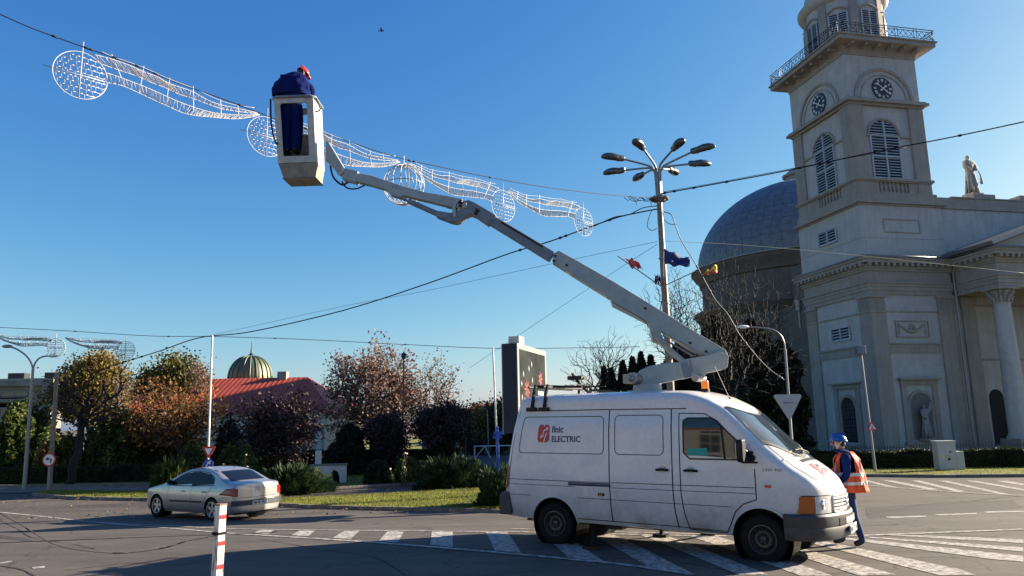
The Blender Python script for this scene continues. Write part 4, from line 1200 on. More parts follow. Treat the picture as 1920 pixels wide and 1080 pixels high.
# ================================================================ VEHICLE BODIES
class Loft:
    """vehicle shell: side levels from ZB to shoulder S(x), then a crowned top to T(x)"""
    def __init__(s, W, S, T, ZB, p=2.6, lean=None, ns=14, nt=9):
        s.W, s.S, s.T, s.ZB, s.p, s.ns, s.nt = W, S, T, ZB, (p if callable(p) else (lambda x: p)), ns, nt
        s.lean = lean or (lambda x, z: 0.0)
    def pt(s, x, y, z): return Vector((x + s.lean(x, z), y, z))
    def side(s, x, z, off=0.0, sg=-1):
        e = 0.01
        w = s.W(x, z); dwx = (s.W(x+e, z) - s.W(x-e, z)) / (2*e); dwz = (s.W(x, z+e) - s.W(x, z-e)) / (2*e)
        n = Vector((-dwx, 1, -dwz)).normalized()
        q = s.pt(x, w, z) + n * off
        return Vector((q.x, q.y * sg, q.z)) if sg < 0 else q
    def topz(s, x, y):
        ws = s.W(x, s.S(x)); u = min(1, abs(y) / max(1e-6, ws))
        return s.S(x) + (s.T(x) - s.S(x)) * (1 - u**s.p(x)) ** (1 / s.p(x))
    def top(s, x, y, off=0.0):
        e = 0.01
        z = s.topz(x, y)
        n = Vector((-(s.topz(x+e, y) - s.topz(x-e, y)) / (2*e), -(s.topz(x, y+e) - s.topz(x, y-e)) / (2*e), 1)).normalized()
        return s.pt(x, y, z) + n * off
    def ring(s, x):
        S = s.S(x); zb = s.ZB(x); L = []
        L.append((s.W(x, zb) * 0.90, zb - 0.02))
        for i in range(s.ns + 1):
            z = zb + (S - zb) * i / s.ns; L.append((s.W(x, z), z))
        ws = s.W(x, S)
        for i in range(1, s.nt + 1):
            a = pi/2 * i / s.nt; y = ws * cos(a) ** (2/s.p(x)) if i < s.nt else 0.0
            z = S + (s.T(x) - S) * sin(a) ** (2/s.p(x))
            L.append((y, z))
        return L
    def build_mesh(s, xs, name, mats):
        mb = MB(); vs = []; n = None
        for x in xs:
            L = s.ring(x); right = [(-y, z) for y, z in L]; left = [(y, z) for y, z in reversed(L[:-1])]
            R = right + left; n = len(R)
            vs += [s.pt(x, y, z) for y, z in R]
        fs = []
        for i in range(len(xs) - 1):
            for j in range(n):
                j2 = (j + 1) % n; fs.append((i*n+j, i*n+j2, (i+1)*n+j2, (i+1)*n+j))
        fs.append(tuple(range(n - 1, -1, -1))); k = (len(xs) - 1) * n; fs.append(tuple(k + j for j in range(n)))
        mb.add(vs, fs); mb.m = [0] * len(fs)
        return mb
    def rows(s, mb, poly, surf, nz=8, nx=8):
        """fill a row-convex polygon (a, b) with a grid laid on surf(a, b)"""
        bs = [p[1] for p in poly]; lo, hi = min(bs), max(bs); R = []
        for i in range(nz + 1):
            b = lo + (hi - lo) * i / nz; b_ = min(max(b, lo + 1e-5), hi - 1e-5); X = []
            for k in range(len(poly)):
                p, q = poly[k], poly[(k+1) % len(poly)]
                if (p[1] - b_) * (q[1] - b_) < 0: X.append(p[0] + (q[0]-p[0]) * (b_-p[1]) / (q[1]-p[1]))
            if not X: X = [poly[0][0]] * 2
            a0, a1 = min(X), max(X); R.append([surf(a0 + (a1-a0)*j/nx, b) for j in range(nx + 1)])
        vs = [v for r in R for v in r]; m = nx + 1
        mb.add(vs, [(i*m+j, i*m+j+1, (i+1)*m+j+1, (i+1)*m+j) for i in range(nz) for j in range(nx)])
    def ribbon(s, mb, path, w, surf, closed=False, sub=4):
        P = []
        n = len(path)
        for i in range(n if closed else n - 1):
            a, b = Vector(path[i]), Vector(path[(i+1) % n])
            for k in range(sub): P.append(a.lerp(b, k/sub))
        if not closed: P.append(Vector(path[-1]))
        m = len(P); vs = []
        for i, p in enumerate(P):
            t = (P[(i+1) % m] - P[i-1]) if closed else (P[min(i+1, m-1)] - P[max(i-1, 0)])
            t.normalize(); nn = Vector((-t.y, t.x)) * w / 2
            vs += [surf(*(p - nn)), surf(*(p + nn))]
        fs = [(2*i, 2*((i+1) % m), 2*((i+1) % m)+1, 2*i+1) for i in range(m if closed else m-1)]
        mb.add(vs, fs)
def rrect(x0, z0, x1, z1, r, n=4):
    out = []
    for cx, cz, a0 in ((x1-r, z1-r, 0), (x0+r, z1-r, pi/2), (x0+r, z0+r, pi), (x1-r, z0+r, 3*pi/2)):
        for i in range(n + 1): a = a0 + pi/2*i/n; out.append((cx + r*cos(a), cz + r*sin(a)))
    return out
def cut_arches(obj, arches, mats, ymax=1.2):
    for (x, z, r) in arches:
        c = MB(); c.cyl((x, -ymax, z), (x, ymax, z), r, r, 40)
        co = c.build('cutter', mats, obj.parent)
        for p in co.data.polygons: p.material_index = 0
        md = obj.modifiers.new('b', 'BOOLEAN'); md.object = co; md.operation = 'DIFFERENCE'; md.solver = 'EXACT'
        try: md.material_mode = 'TRANSFER'
        except Exception: pass
        dg = bpy.context.evaluated_depsgraph_get(); dg.update()
        me = bpy.data.meshes.new_from_object(obj.evaluated_get(dg))
        obj.modifiers.clear(); obj.data = me
        bpy.data.objects.remove(co)

def wheel_parts(parent, x, y, z, R, width, rimr, side, steel_wheel=True, steer=0.0):
    """wheel with its disc facing side (-1: towards -y)"""
    w = width / 2; b = MB()
    prof = [(rimr, -w*0.8), (rimr+0.02, -w), (R-0.05, -w*1.02), (R-0.012, -w*0.86), (R, -w*0.6), (R, w*0.6), (R-0.012, w*0.86), (R-0.05, w*1.02), (rimr+0.02, w), (rimr, w*0.8), (rimr, -w*0.8)]
    b.lathe(prof, 48, axis='y')
    # tread blocks
    for i in range(48):
        a = 2*pi*i/48
        for k in (-1, 1):
            b.obox((R*cos(a)*1.002, k*w*0.42, R*sin(a)*1.002), Vector((cos(a),0,sin(a)))*0.004, Vector((0,1,0))*w*0.28, Vector((-sin(a),0,cos(a)))*0.014)
    o = b.build('wheel', rubber, parent, smooth=40); o.location = (x, y, z); o.rotation_euler = (0, 0, steer)
    s = side; f = w*0.80
    b = MB()
    if steel_wheel:
        b.lathe([(rimr+0.008, s*w*0.95), (rimr-0.012, s*w*0.97), (rimr-0.022, s*w*0.55), (rimr-0.05, s*w*0.30), (rimr*0.72, s*w*0.42), (rimr*0.60, s*w*0.62), (rimr*0.42, s*w*0.60), (rimr*0.36, s*w*0.35), (rimr*0.24, s*w*0.30), (rimr*0.22, s*w*0.62), (rimr*0.14, s*w*0.70), (0.0, s*w*0.70)], 40, axis='y')
        r = b.build('rim', steel_rim, o, smooth=35)
        h = MB()
        for i in range(12):
            a = 2*pi*i/12; c = (rimr*0.80*cos(a), s*w*0.39, rimr*0.80*sin(a))
            h.cyl((c[0], s*w*0.30, c[2]), (c[0], s*w*0.43, c[2]), 0.017, 0.017, 10)
        for i in range(6):
            a = 2*pi*i/6+.2; h.cyl((rimr*0.33*cos(a), s*w*0.34, rimr*0.33*sin(a)), (rimr*0.33*cos(a), s*w*0.50, rimr*0.33*sin(a)), 0.014, 0.012, 6)
        h.build('wheel_holes', dark_void, o)
        r.data.materials[0] = steel_rim
    else:
        b.lathe([(rimr+0.006, s*w*0.95), (rimr-0.014, s*w*0.95), (rimr-0.02, s*w*0.2)], 40, axis='y')
        for i in range(5):
            a = 2*pi*i/5 + 0.3; u = Vector((cos(a),0,sin(a))); t = Vector((-sin(a),0,cos(a)))
            b.prism([(0.03,-0.026),(rimr-0.012,-0.048),(rimr-0.012,0.048),(0.03,0.026)], lambda p, q: u*p + t*q + Vector((0, s*w*0.70, 0)), lambda p, q: u*p + t*q + Vector((0, s*w*0.45, 0)))
        b.cyl((0, s*w*0.4, 0), (0, s*w*0.78, 0), 0.06, 0.05, 16)
        b.build('rim', alloy, o, smooth=30)
        h = MB(); h.lathe([(rimr-0.02, s*w*0.25), (0, s*w*0.25)], 24, axis='y'); h.build('brake_disc', steel_rim, o)
    return o

# ================================================================ THE VAN WITH THE AERIAL LIFT
VO = Vector((0.647, 13.37, 0.0)); VYAW = radians(-33.17); HWID = 0.955
vc = VO + Vector((-sin(VYAW), cos(VYAW), 0)) * HWID
van = empty('aerial_lift_van', (vc.x, vc.y, 0.0), VYAW, 'white high-roof panel van with a folding lift boom and basket rising from its roof', 'van')
van.rotation_euler = (0, radians(0.55), VYAW)
Mvan = Matrix.Translation((vc.x, vc.y, 0)) @ van.rotation_euler.to_matrix().to_4x4()
MvanI = Mvan.inverted()
def W_van(x, z):
    w = interp([(.36,.90),(.45,.935),(.62,.952),(.85,.962),(1.10,.965),(1.5,.955),(1.95,.925),(2.28,.865),(2.6,.8)], z)
    if x > 3.0: w -= 0.018 * ((x-3.0)/1.3)**2
    if x > 3.95: w *= interp([(3.95,1),(4.10,.982),(4.20,.958),(4.27,.925),(4.32,.88),(4.37,.80),(4.42,.69),(4.47,.545),(4.51,.40),(4.54,.26),(4.56,.07)], x)
    if x < -0.93: w -= 0.10 * min(1, ((-0.93 - x)/0.12))**2
    return w
S_tab = [(-1.06,2.28),(2.30,2.285),(2.62,2.27),(3.02,2.10),(3.30,1.81),(3.62,1.48),(3.80,1.385),(4.05,1.235),(4.30,1.06),(4.45,.985),(4.56,.95)]
T_tab = [(-1.06,2.45),(-0.95,2.54),(-.6,2.57),(1.0,2.585),(2.2,2.585),(2.5,2.56),(2.8,2.47),(3.1,2.32),(3.32,2.17),(3.6,1.90),(3.9,1.60),(4.02,1.485),(4.10,1.44),(4.25,1.34),(4.40,1.21),(4.50,1.07),(4.56,.97)]
ZB_tab = [(-1.06,.44),(-.6,.40),(3.9,.36),(4.56,.40)]
vl = Loft(W_van, lambda x: interp(S_tab, x), lambda x: interp(T_tab, x), lambda x: interp(ZB_tab, x), lambda x: interp([(2.2,5.0),(3.0,4.2),(3.4,2.9),(4.0,2.7)], x),
          lean=lambda x, z: (0.26 * max(0, (z-0.9)/1.5)**1.4) * max(0, min(1, (0.2 - x)/1.2)), ns=16, nt=14)
xs = [-1.05,-1.02,-.98,-.93,-.85,-.7,-.4,0,.5,1,1.5,2,2.3,2.45,2.6,2.7,2.8,2.9,3.0,3.1,3.2,3.3,3.4,3.5,3.6,3.7,3.8,3.88,3.95,4.03,4.1,4.15,4.2,4.25,4.29,4.33,4.37,4.41,4.45,4.48,4.51,4.53,4.55,4.56]
mb = vl.build_mesh(xs, 'body', van_paint)
body = mb.build('body', [van_paint], van, smooth=True)
body.data.materials.append(black_plastic)
cut_arches(body, [(0, .345, .44), (3.55, .345, .45)], [black_plastic])
body.data.polygons.foreach_set('use_smooth', [True]*len(body.data.polygons))
try: body.data.set_sharp_from_angle(angle=radians(38))
except Exception: pass
vs_ = lambda x, z, o=0.0: vl.side(x, z, o, -1)
def side_part(name, poly, m, off, parent=van, nz=8, nx=8, sg=-1, smooth=True):
    b = MB(); vl.rows(b, poly, lambda x, z: vl.side(x, z, off, sg), nz, nx); return b.build(name, m, parent, smooth=smooth)
def seam(name, path, w=0.014, closed=False, off=0.0045, parent=van, m=seam_dark, sg=-1):
    b = MB(); vl.ribbon(b, path, w, lambda x, z: vl.side(x, z, off, sg), closed); return b.build(name, m, parent)
# pressed panels and gaps on the visible side (and the same on the other)
for sg in (-1, 1):
    seam('roof_seam', [(-.78,2.272),(1.0,2.278),(2.45,2.272)], 0.016, sg=sg)
    seam('side_panel_line', rrect(-.78,1.535,.99,2.165,.08), 0.012, True, sg=sg)
    seam('side_panel_line', rrect(1.2,1.535,2.06,2.175,.08), 0.012, True, sg=sg)
    seam('door_gap', [(1.09,2.272),(1.09,1.0),(1.10,.7),(1.12,.44)], 0.018, sg=sg)
    seam('door_gap', [(2.20,2.272),(2.20,1.0),(2.215,.7),(2.26,.43)], 0.018, sg=sg)
    seam('door_gap', [(2.33,2.20),(2.33,.95),(2.37,.66),(2.44,.42),(3.02,.40),(3.10,.55),(3.17,.72),(3.30,.84),(3.50,.915),(3.50,1.36)], 0.016, sg=sg)
    seam('door_gap', [(2.33,2.20),(2.75,2.19),(2.95,2.08),(3.52,1.50)], 0.014, sg=sg)
    seam('waist_crease', [(-.95,1.07),(1.08,1.07)], 0.010, sg=sg)
    seam('waist_crease', [(-.95,.985),(.42,.985)], 0.008, sg=sg)
    seam('waist_crease', [(1.12,1.075),(3.48,1.085)], 0.010, sg=sg)
    seam('waist_crease', [(1.12,.99),(3.48,1.0)], 0.008, sg=sg)
    seam('lower_crease', [(-.95,.80),(-.47,.80)], 0.008, sg=sg); seam('lower_crease', [(.47,.80),(3.12,.79)], 0.008, sg=sg)
    seam('sill_line', [(.46,.455),(2.2,.445),(3.05,.425)], 0.012, sg=sg)
    seam('rear_corner_line', [(-.93,2.27),(-.93,.5)], 0.010, sg=sg)
# sliding door rail
b = MB(); vl.ribbon(b, [(.30,1.03),(1.10,1.03)], 0.055, lambda x, z: vs_(x, z, 0.004)); r = b.build('door_rail', black_plastic, van)
b = MB(); b.tube([vs_(.32,1.035,.022), vs_(1.12,1.035,.022)], 0.012, 6); b.build('rail_bar', galv, r)
# door glass
gl = side_part('cab_window', [(2.50,1.50),(2.40,1.58),(2.40,2.08),(2.47,2.12),(2.86,2.12),(2.95,2.06),(3.52,1.53),(3.50,1.49)], dark_glass, 0.006, nz=10, nx=10)
seam('window_rubber', [(2.50,1.49),(2.40,1.58),(2.40,2.08),(2.47,2.12),(2.86,2.12),(2.95,2.06),(3.52,1.53),(3.50,1.49)], 0.022, True, 0.009, m=black_plastic)
side_part('cab_window', [(2.50,1.50),(2.40,1.58),(2.40,2.08),(2.47,2.12),(2.86,2.12),(2.95,2.06),(3.52,1.53),(3.50,1.49)], dark_glass, 0.006, sg=1)
seam('window_divider', [(3.02,2.0),(3.06,1.49)], 0.035, False, 0.011, m=black_plastic)
side_part('mirror_triangle', [(3.30,1.47),(3.56,1.47),(3.55,1.44),(3.30,1.44),(3.30,1.66)], black_plastic, 0.012)
b = MB(); vl.rows(b, [(2.47,1.54),(2.80,1.54),(2.78,1.66),(2.47,1.65)], lambda x, z: vs_(x, z, 0.0075)); teal = mat('teal_cloth', (0.02,0.30,0.24), 0.6); b.build('teal_cloth_behind_glass', teal, gl)
# mirrors
for sg in (-1, 1):
    b = MB(); c = vl.side(3.40, 1.62, 0.24, sg)
    b.prism(rrect(-.10,-.17,.10,.17,.05), lambda p, q: c + Vector((0.05 if abs(p) < .05 else 0.03, p*1.0, q)), lambda p, q: c + Vector((-0.07, p*0.95, q*0.95)))
    mo = b.build('mirror', black_plastic, van, smooth=35, bevel=0.02)
    b = MB(); b.tube([vl.side(3.44,1.52,0.0,sg), vl.side(3.42,1.52,0.17,sg)], 0.025, 6); b.tube([vl.side(3.48,1.60,0.0,sg), vl.side(3.42,1.62,0.17,sg)], 0.02, 6); b.build('mirror_arm', black_plastic, mo)
    b = MB(); b.prism(rrect(-.08,-.15,.08,.15,.04), lambda p, q: c + Vector((-0.072, p, q)), lambda p, q: c + Vector((-0.076, p, q))); b.build('mirror_glass', chrome, mo)
# handles
for x0, x1 in ((1.93,2.14),(2.40,2.62)):
    b = MB(); P = [vs_(x0 + (x1-x0)*i/6, 1.315 - 0.01*abs(i-3)/3, 0.014 + 0.02*sin(pi*i/6)) for i in range(7)]; b.tube(P, 0.02, 8)
    h = b.build('door_handle', black_plastic, van, smooth=True)
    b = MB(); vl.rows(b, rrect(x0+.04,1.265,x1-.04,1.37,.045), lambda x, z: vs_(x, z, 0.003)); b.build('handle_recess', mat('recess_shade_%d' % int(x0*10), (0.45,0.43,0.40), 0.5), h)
# side marker lights, repeater
for x in (.93,):
    b = MB(); b.obox(vs_(x,.875,.008), Vector((.055,0,0)), Vector((0,.012,0)), Vector((0,0,.022))); mk = b.build('marker_lamp', black_plastic, van)
    b = MB(); b.obox(vs_(x,.875,.018), Vector((.03,0,0)), Vector((0,.01,0)), Vector((0,0,.016))); b.build('marker_lens', amber_plain, mk)
b = MB(); b.obox(vs_(3.68,1.115,.006), Vector((.045,0,0)), Vector((0,.012,0)), Vector((0,0,.02))); b.build('repeater_lamp', mat('orange_red_lens', (.6,.08,.02), .2, coat=.5), van)
# model badge on the wing (small grey letters)
text_obj('badge_lettering', 'LT35 TDI', .05, lambda u, v: vs_(3.62 + u, 1.335 + v, .006), steel, van, width=.27)
# windscreen
b = MB()
def wsrow(n=12, m=16):
    vs = []
    for i in range(n + 1):
        t = i / n; x = 3.34 + (3.98 - 3.34) * t
        hw = 0.80 + 0.05*t
        for j in range(m + 1):
            y = -hw + 2*hw*j/m
            q = Vector((x, y, 0)); xx = x - (0.31+.07*t) * (abs(y)/0.85)**2.2
            vs.append(vl.top(xx, y*0.985, 0.006))
    b.add(vs, [(i*(m+1)+j, i*(m+1)+j+1, (i+1)*(m+1)+j+1, (i+1)*(m+1)+j) for i in range(n) for j in range(m)])
wsrow()
wsobj = b.build('windscreen', screen_glass, van, smooth=True)
b = MB(); vl.ribbon(b, [(3.33 - .31*(abs(y)/.85)**2.2, y) for y in [-.80+.1*i for i in range(17)]], 0.03, lambda x, y: vl.top(x, y*.985, 0.010)); 
vl.ribbon(b, [(3.995 - .38*(abs(y)/.85)**2.2, y) for y in [-.85+.085*i for i in range(21)]], 0.05, lambda x, y: vl.top(x, y*.985, 0.010))
for s in (-1, 1): vl.ribbon(b, [(3.34-.27-.085*i/8+.64*i/8, s*(0.80+0.05*i/8)) for i in range(9)], 0.03, lambda x, y: vl.top(x, y*.985, 0.010))
b.build('windscreen_rubber', black_plastic, wsobj)
for y0, y1, xe in ((-.30,-.62,3.80),(.45,.12,3.80)):
    b = MB(); b.tube([vl.top(3.98,y0,.03), vl.top(3.96,(y0+y1)/2,.05), vl.top(3.88,y1,.02)], [.012,.01,.006], 6); b.tube([vl.top(3.90,y1-.25,.02), vl.top(3.90,y1+.25,.02)], .008, 5); b.build('wiper', black_plastic, van)
# bonnet: scuttle vent and shut line
b = MB(); vl.rows(b, [(4.03,-.42),(4.09,-.42),(4.09,.42),(4.03,.42)], lambda x, y: vl.top(x, y, .006), 12, 2); b.build('scuttle_vent', black_plastic, van)
for s in (-1, 1):
    b = MB(); vl.ribbon(b, [(3.66,s*.82),(3.9,s*.82),(4.1,s*.80),(4.25,s*.76),(4.36,s*.66)], .014, lambda x, y: vl.top(x, y, .004)); b.build('bonnet_gap', seam_dark, van)
    b = MB(); vl.ribbon(b, [(3.98,s*.52),(4.2,s*.48),(4.40,s*.40)], .02, lambda x, y: vl.top(x, y, .004)); b.build('bonnet_crease', mat('paint_crease_%d' % s, (.62,.60,.57), .3), van)
# front face: lamps, grille, bumper follow the plan curve of the nose
def fx(y, z=0.85): 
    return interp([(0,4.56),(.07,4.558),(.26,4.54),(.40,4.51),(.545,4.47),(.69,4.42),(.80,4.37),(.88,4.32),(.925,4.27),(.958,4.20),(.982,4.10),(1,3.95)], abs(y) / W_van(3.9, z))
def front(y, z, off=0.0):
    e = .01; dx = (fx(y+e, z) - fx(y-e, z)) / (2*e)
    n = Vector((1, -dx, 0)).normalized()
    return Vector((fx(y, z), y, z)) + n * off
def front_patch(name, y0, y1, z0, z1, m, off, parent=van, ny=8, nz=3, zt=None):
    b = MB(); vs = []; 
    for k, o in enumerate((0.0, off)):
        for i in range(nz+1):
            for j in range(ny+1): 
                y = y0 + (y1-y0)*j/ny; z = z0 + (z1-z0)*i/nz
                vs.append(front(y, z, o))
    m_ = ny+1; B = (nz+1)*m_
    fs = [(B+i*m_+j, B+i*m_+j+1, B+(i+1)*m_+j+1, B+(i+1)*m_+j) for i in range(nz) for j in range(ny)]
    for i in range(nz): fs += [(i*m_, B+i*m_, B+(i+1)*m_, (i+1)*m_), (i*m_+ny, (i+1)*m_+ny, B+(i+1)*m_+ny, B+i*m_+ny)]
    for j in range(ny): fs += [(j, j+1, B+j+1, B+j), (nz*m_+j, B+nz*m_+j, B+nz*m_+j+1, nz*m_+j+1)]
    b.add(vs, fs); return b.build(name, m, parent, smooth=40)
for s in (-1, 1):
    front_patch('indicator', s*.936, s*.862, .745, .985, amber_plain, .012)
    hl = front_patch('headlamp', s*.855, s*.55, .745, .985, clear_lens, .014)
    b = MB(); b.sphere(tuple(front(s*.70, .87, -.012)), (.03,.10,.085), 14, 8); b.build('reflector', chrome, hl)
    b = MB()
    for zz in (.738, .992): vl.ribbon(b, [(s*.93,zz),(s*.55,zz)], .014, lambda y, z: front(y, z, .008), sub=10)
    b.build('lamp_gap', seam_dark, van)
gr = front_patch('grille', -.51, .51, .765, .965, black_plastic, .004, ny=12)
for i in range(4):
    b = MB(); P = [front(-.49+.98*j/12, .79+.05*i, .015) for j in range(13)]
    for a, c in zip(P, P[1:]): b.obox((a+c)/2, (c-a)*0.5, Vector((.012,0,0)), Vector((0,0,.011)))
    b.build('grille_bar', white_paint, gr)
b = MB(); P = [front(y, z, .018) for y, z in rrect(-.525,.748,.525,.982,.04)]; b.tube(P, .014, 6, closed=True); b.build('grille_frame', white_paint, gr, smooth=True)
b = MB(); c = front(0,.868,.03); n = 28
b.tube([c + Vector((0, .075*cos(2*pi*i/n), .075*sin(2*pi*i/n))) for i in range(n)], .008, 6, closed=True)
for (a0, a1) in (((-.045,.055),(-.018,-.0)),((.045,.055),(.018,0)),((-.018,0),(0,.03)),((.018,0),(0,.03)),((-.06,.02),(-.03,-.055)),((-.03,-.055),(0,0)),((0,0),(.03,-.055)),((.03,-.055),(.06,.02))):
    b.tube([c + Vector((0,*a0)), c + Vector((0,*a1))], .007, 5)
b.build('round_emblem', chrome, gr, smooth=True)
# bumper swept round the nose
def sweep_bumper(name, ys, z0, z1, out, m):
    prof = [(0.0,z1),(out*.7,z1),(out,z1-.03),(out,(z0+z1)/2+.03),(out*.8,(z0+z1)/2),(out*.92,(z0+z1)/2-.03),(out*.8,z0+.05),(out*.3,z0),(-.05,z0)]
    b = MB(); vs = []
    for y in ys:
        if isinstance(y, tuple): base = vl.side(y[0], .6, 0, y[1]); nn = Vector((0, y[1], 0))
        else:
            base = front(y, .6); e = .01; dx = (fx(y+e,.6)-fx(y-e,.6))/(2*e); nn = Vector((1, -dx, 0)).normalized()
        for (o, z) in prof: vs.append(Vector((base.x, base.y, z)) + nn*o)
    k = len(prof)
    b.add(vs, [(i*k+j, (i+1)*k+j, (i+1)*k+j+1, i*k+j+1) for i in range(len(ys)-1) for j in range(k-1)] + [tuple(range(k)), tuple((len(ys)-1)*k+j for j in range(k-1,-1,-1))])
    return b.build(name, m, van, smooth=35)
ys = [(3.88,-1),(3.94,-1)] + [-.94,-.93,-.91,-.88,-.84,-.76,-.66,-.55,-.4,-.2,0,.2,.4,.55,.66,.76,.84,.88,.91,.93,.94] + [(3.94,1),(3.88,1)]
bump = sweep_bumper('front_bumper', ys, .36, .735, .075, bumper_plastic)
front_patch('bumper_intake', -.48, .48, .565, .665, black_plastic, .080, bump, ny=10)
for i in range(5):
    b = MB(); b.tube([front(-.30+.6*j/8, .58+.018*i, .086) for j in range(9)], .005, 4); b.build('intake_bar', galv, bump)
b = MB(); c = front(0,.475,.085); b.obox(c, Vector((.008,0,0)), Vector((0,.26,0)), Vector((0,0,.058))); pl = b.build('number_plate', plate_white, van)
text_obj('plate_lettering', 'MM 12 LN', .1, lambda u, v: Vector((c.x+.010, -.235+u, c.z-.034+v)), print_black, pl, width=.47)
b = MB(); b.obox(c+Vector((.0095,-.247,0)), Vector((.0004,0,0)), Vector((0,.012,0)), Vector((0,0,.056))); b.build('plate_band', print_blue, pl)
# rear bumper, lamps, rear doors
b = MB(); b.prism([(-1.13,.44),(-1.13,.76),(-1.08,.84),(-.92,.84),(-.86,.50),(-.90,.44)], lambda x, z: Vector((x,-.985,z)), lambda x, z: Vector((x,.985,z))); b.build('rear_bumper', bumper_plastic, van, bevel=.02)
for s in (-1, 1):
    b = MB(); vl.rows(b, rrect(-1.035,.90,-.945,1.32,.03), lambda x, z: vl.side(x, z, .012, s), 8, 6); b.build('tail_lamp', red_lens, van, smooth=True)
# wheels
for sg in (-1, 1):                                   # body-coloured wheel arch flares
    for xa, ra in ((0, .452), (3.55, .462)):
        b = MB(); b.tube([vl.side(xa + ra*cos(t), max(.38, .345 + ra*sin(t)), .004, sg) for t in [pi*(i-1)/18 for i in range(21)]], .019, 6); b.build('arch_flare', van_paint, van, smooth=True)
wheel_parts(van, 0, -.835, .345, .348, .225, .205, -1)
wheel_parts(van, 3.55, -.835, .345, .348, .225, .205, -1, steer=radians(-3))
wheel_parts(van, 0, .835, .345, .348, .225, .205, 1)
wheel_parts(van, 3.55, .835, .345, .348, .225, .205, 1)
# black wheel-arch liners and underbody
b = MB()
for x, r in ((0,.43),(3.55,.44)):
    for s in (-1, 1): b.lathe([(r, s*.93), (r, s*.45), (.0, s*.45)], 28, (x,0,.345), 'y')
b.box(-.9,-.40,.28,4.0,.40,.40); b.box(.9,-.80,.30,1.2,-.5,.42)
b.build('underbody', black_plastic, van)
b = MB(); b.cyl((-.85,.25,.33),(.9,.3,.33),.045,.045,8); b.cyl((.5,.55,.30),(1.1,.55,.30),.13,.13,12); b.build('exhaust', steel_rim, van)
# stabiliser legs
def jack(px, py, x, y, ztop, name='stabiliser_leg'):
    g = MvanI @ gp(px, py); b = MB()
    b.tube([(x, y, ztop), (g.x, g.y, g.z + .04)], .045, 4); b.obox((g.x, g.y, g.z+.03), Vector((.13,0,0)), Vector((0,.09,0)), Vector((0,0,.025)))
    b.build(name, black_plastic, van)
jack(1110, 1030, .72, -.62, .50); jack(1240, 1007, 1.35, .72, .45); jack(1330, 1004, 2.3, .75, .45)
# company marks
LX, LZ = -.38, 1.72
def sp(u, v): return vs_(LX + u*1.15, LZ + v*1.15, .004)
b = MB(); vl.rows(b, rrect(0,0,.235,.27,.035), sp, 6, 6); lg = b.build('company_emblem', red_logo, van)
def sp2(u, v): return vs_(LX + u*1.15, LZ + v*1.15, .0065)
b = MB()
def bolt(mb, fn, w, h, t):
    for (x0, y0, x1, y1) in ((.52,1,.27,.24),(.25,.25,.52,.38),(.50,.37,.46,.62),(.45,.60,.84,.84),(.84,.84,.56,0)):
        a, c_ = Vector((x0*w, y0*h)), Vector((x1*w, y1*h)); n_ = (c_-a).normalized(); n_ = Vector((-n_.y, n_.x))*t
        mb.add([fn(*(a-n_)), fn(*(c_-n_)), fn(*(c_+n_)), fn(*(a+n_))], [(0,1,2,3)])
bolt(b, sp2, .235, .27, .0085)
b.build('lightning_bolt', white_print, lg)
text_obj('lettering', 'Ilnic', .155, lambda u, v: vs_(LX+.33+u, LZ+.175+v, .004), blue_logo, van, width=.26)
text_obj('lettering', 'ELECTRIC', .14, lambda u, v: vs_(LX+.33+u, LZ+.012+v, .004), blue_logo, van, width=.60)
# the same marks, smaller, on the bonnet (read from the front)
def hp(u, v, o=.006): return vl.top(4.34 - v, -.33 + u, o)
b = MB(); vl.rows(b, rrect(0,0,.20,.20,.02), hp, 6, 6); lg = b.build('company_emblem', red_logo, van)
b = MB()
bolt(b, lambda u, v: hp(u, v, .0085), .20, .20, .007)
b.build('lightning_bolt', white_print, lg)
text_obj('lettering', 'Ilnic', .10, lambda u, v: hp(.235+u, .115+v), blue_logo, van, width=.17)
text_obj('lettering', 'ELECTRIC', .085, lambda u, v: hp(.235+u, .02+v), blue_logo, van, width=.34)
# beacon, aerial
bq = MvanI @ at(1318, 735, 11.9)
def roof_pt(x, y, o=0): return vl.top(x, y, o)
c = roof_pt(2.52, -.10)
b = MB(); b.cyl(c, c+Vector((0,0,.05)), .075, .07, 16); be = b.build('beacon_base', black_plastic, van)
b = MB(); b.lathe([(.062,.05),(.064,.15),(.055,.175),(.03,.185),(0,.187)], 20, tuple(c)); b.build('beacon', amber, van, smooth=40)
c = roof_pt(2.88, .05); b = MB(); b.cyl(c, c+Vector((0,0,.03)), .02, .015, 8); b.tube([c, c+Vector((-.22,0,.55))], .004, 5); b.build('aerial', black_plastic, van)
# roof bars and the folded ladder frame at the rear
for x in (-.62, -.30):
    b = MB()
    for s in (-1, 1):
        f0 = vl.side(x, 2.30, 0.03, s)
        b.obox(f0 + Vector((0,0,.0)), Vector((.10,0,0)), Vector((0,.035,0)), Vector((0,0,.03)))
        b.tube([f0, f0 + Vector((.03,-s*.03,.28)), f0 + Vector((.06,-s*.05,.44))], [.035,.028,.028], 6)
    q = vl.side(x, 2.30, 0.0, 1)
    b.tube([(x+.06, -.83, 2.70), (x+.06, .83, 2.70)], .022, 6)
    b.build('roof_bar', black_plastic, van)
b = MB()
for y in (-.45, -.1): b.tube([(-.65,y,2.74),(.35,y,2.70)], .022, 6)
for i in range(4): b.tube([(-.5+i*.25,-.45,2.735),(-.5+i*.25,-.1,2.735)], .015, 5)
b.tube([(.2,.1,2.60),(.0,.1,2.78),(-.15,.1,2.98)], .03, 5); b.tube([(.45,-.2,2.62),(.55,-.1,2.82),(.25,.3,2.98)], .022, 5); b.box(-.2,.0,2.86,.1,.25,2.93)
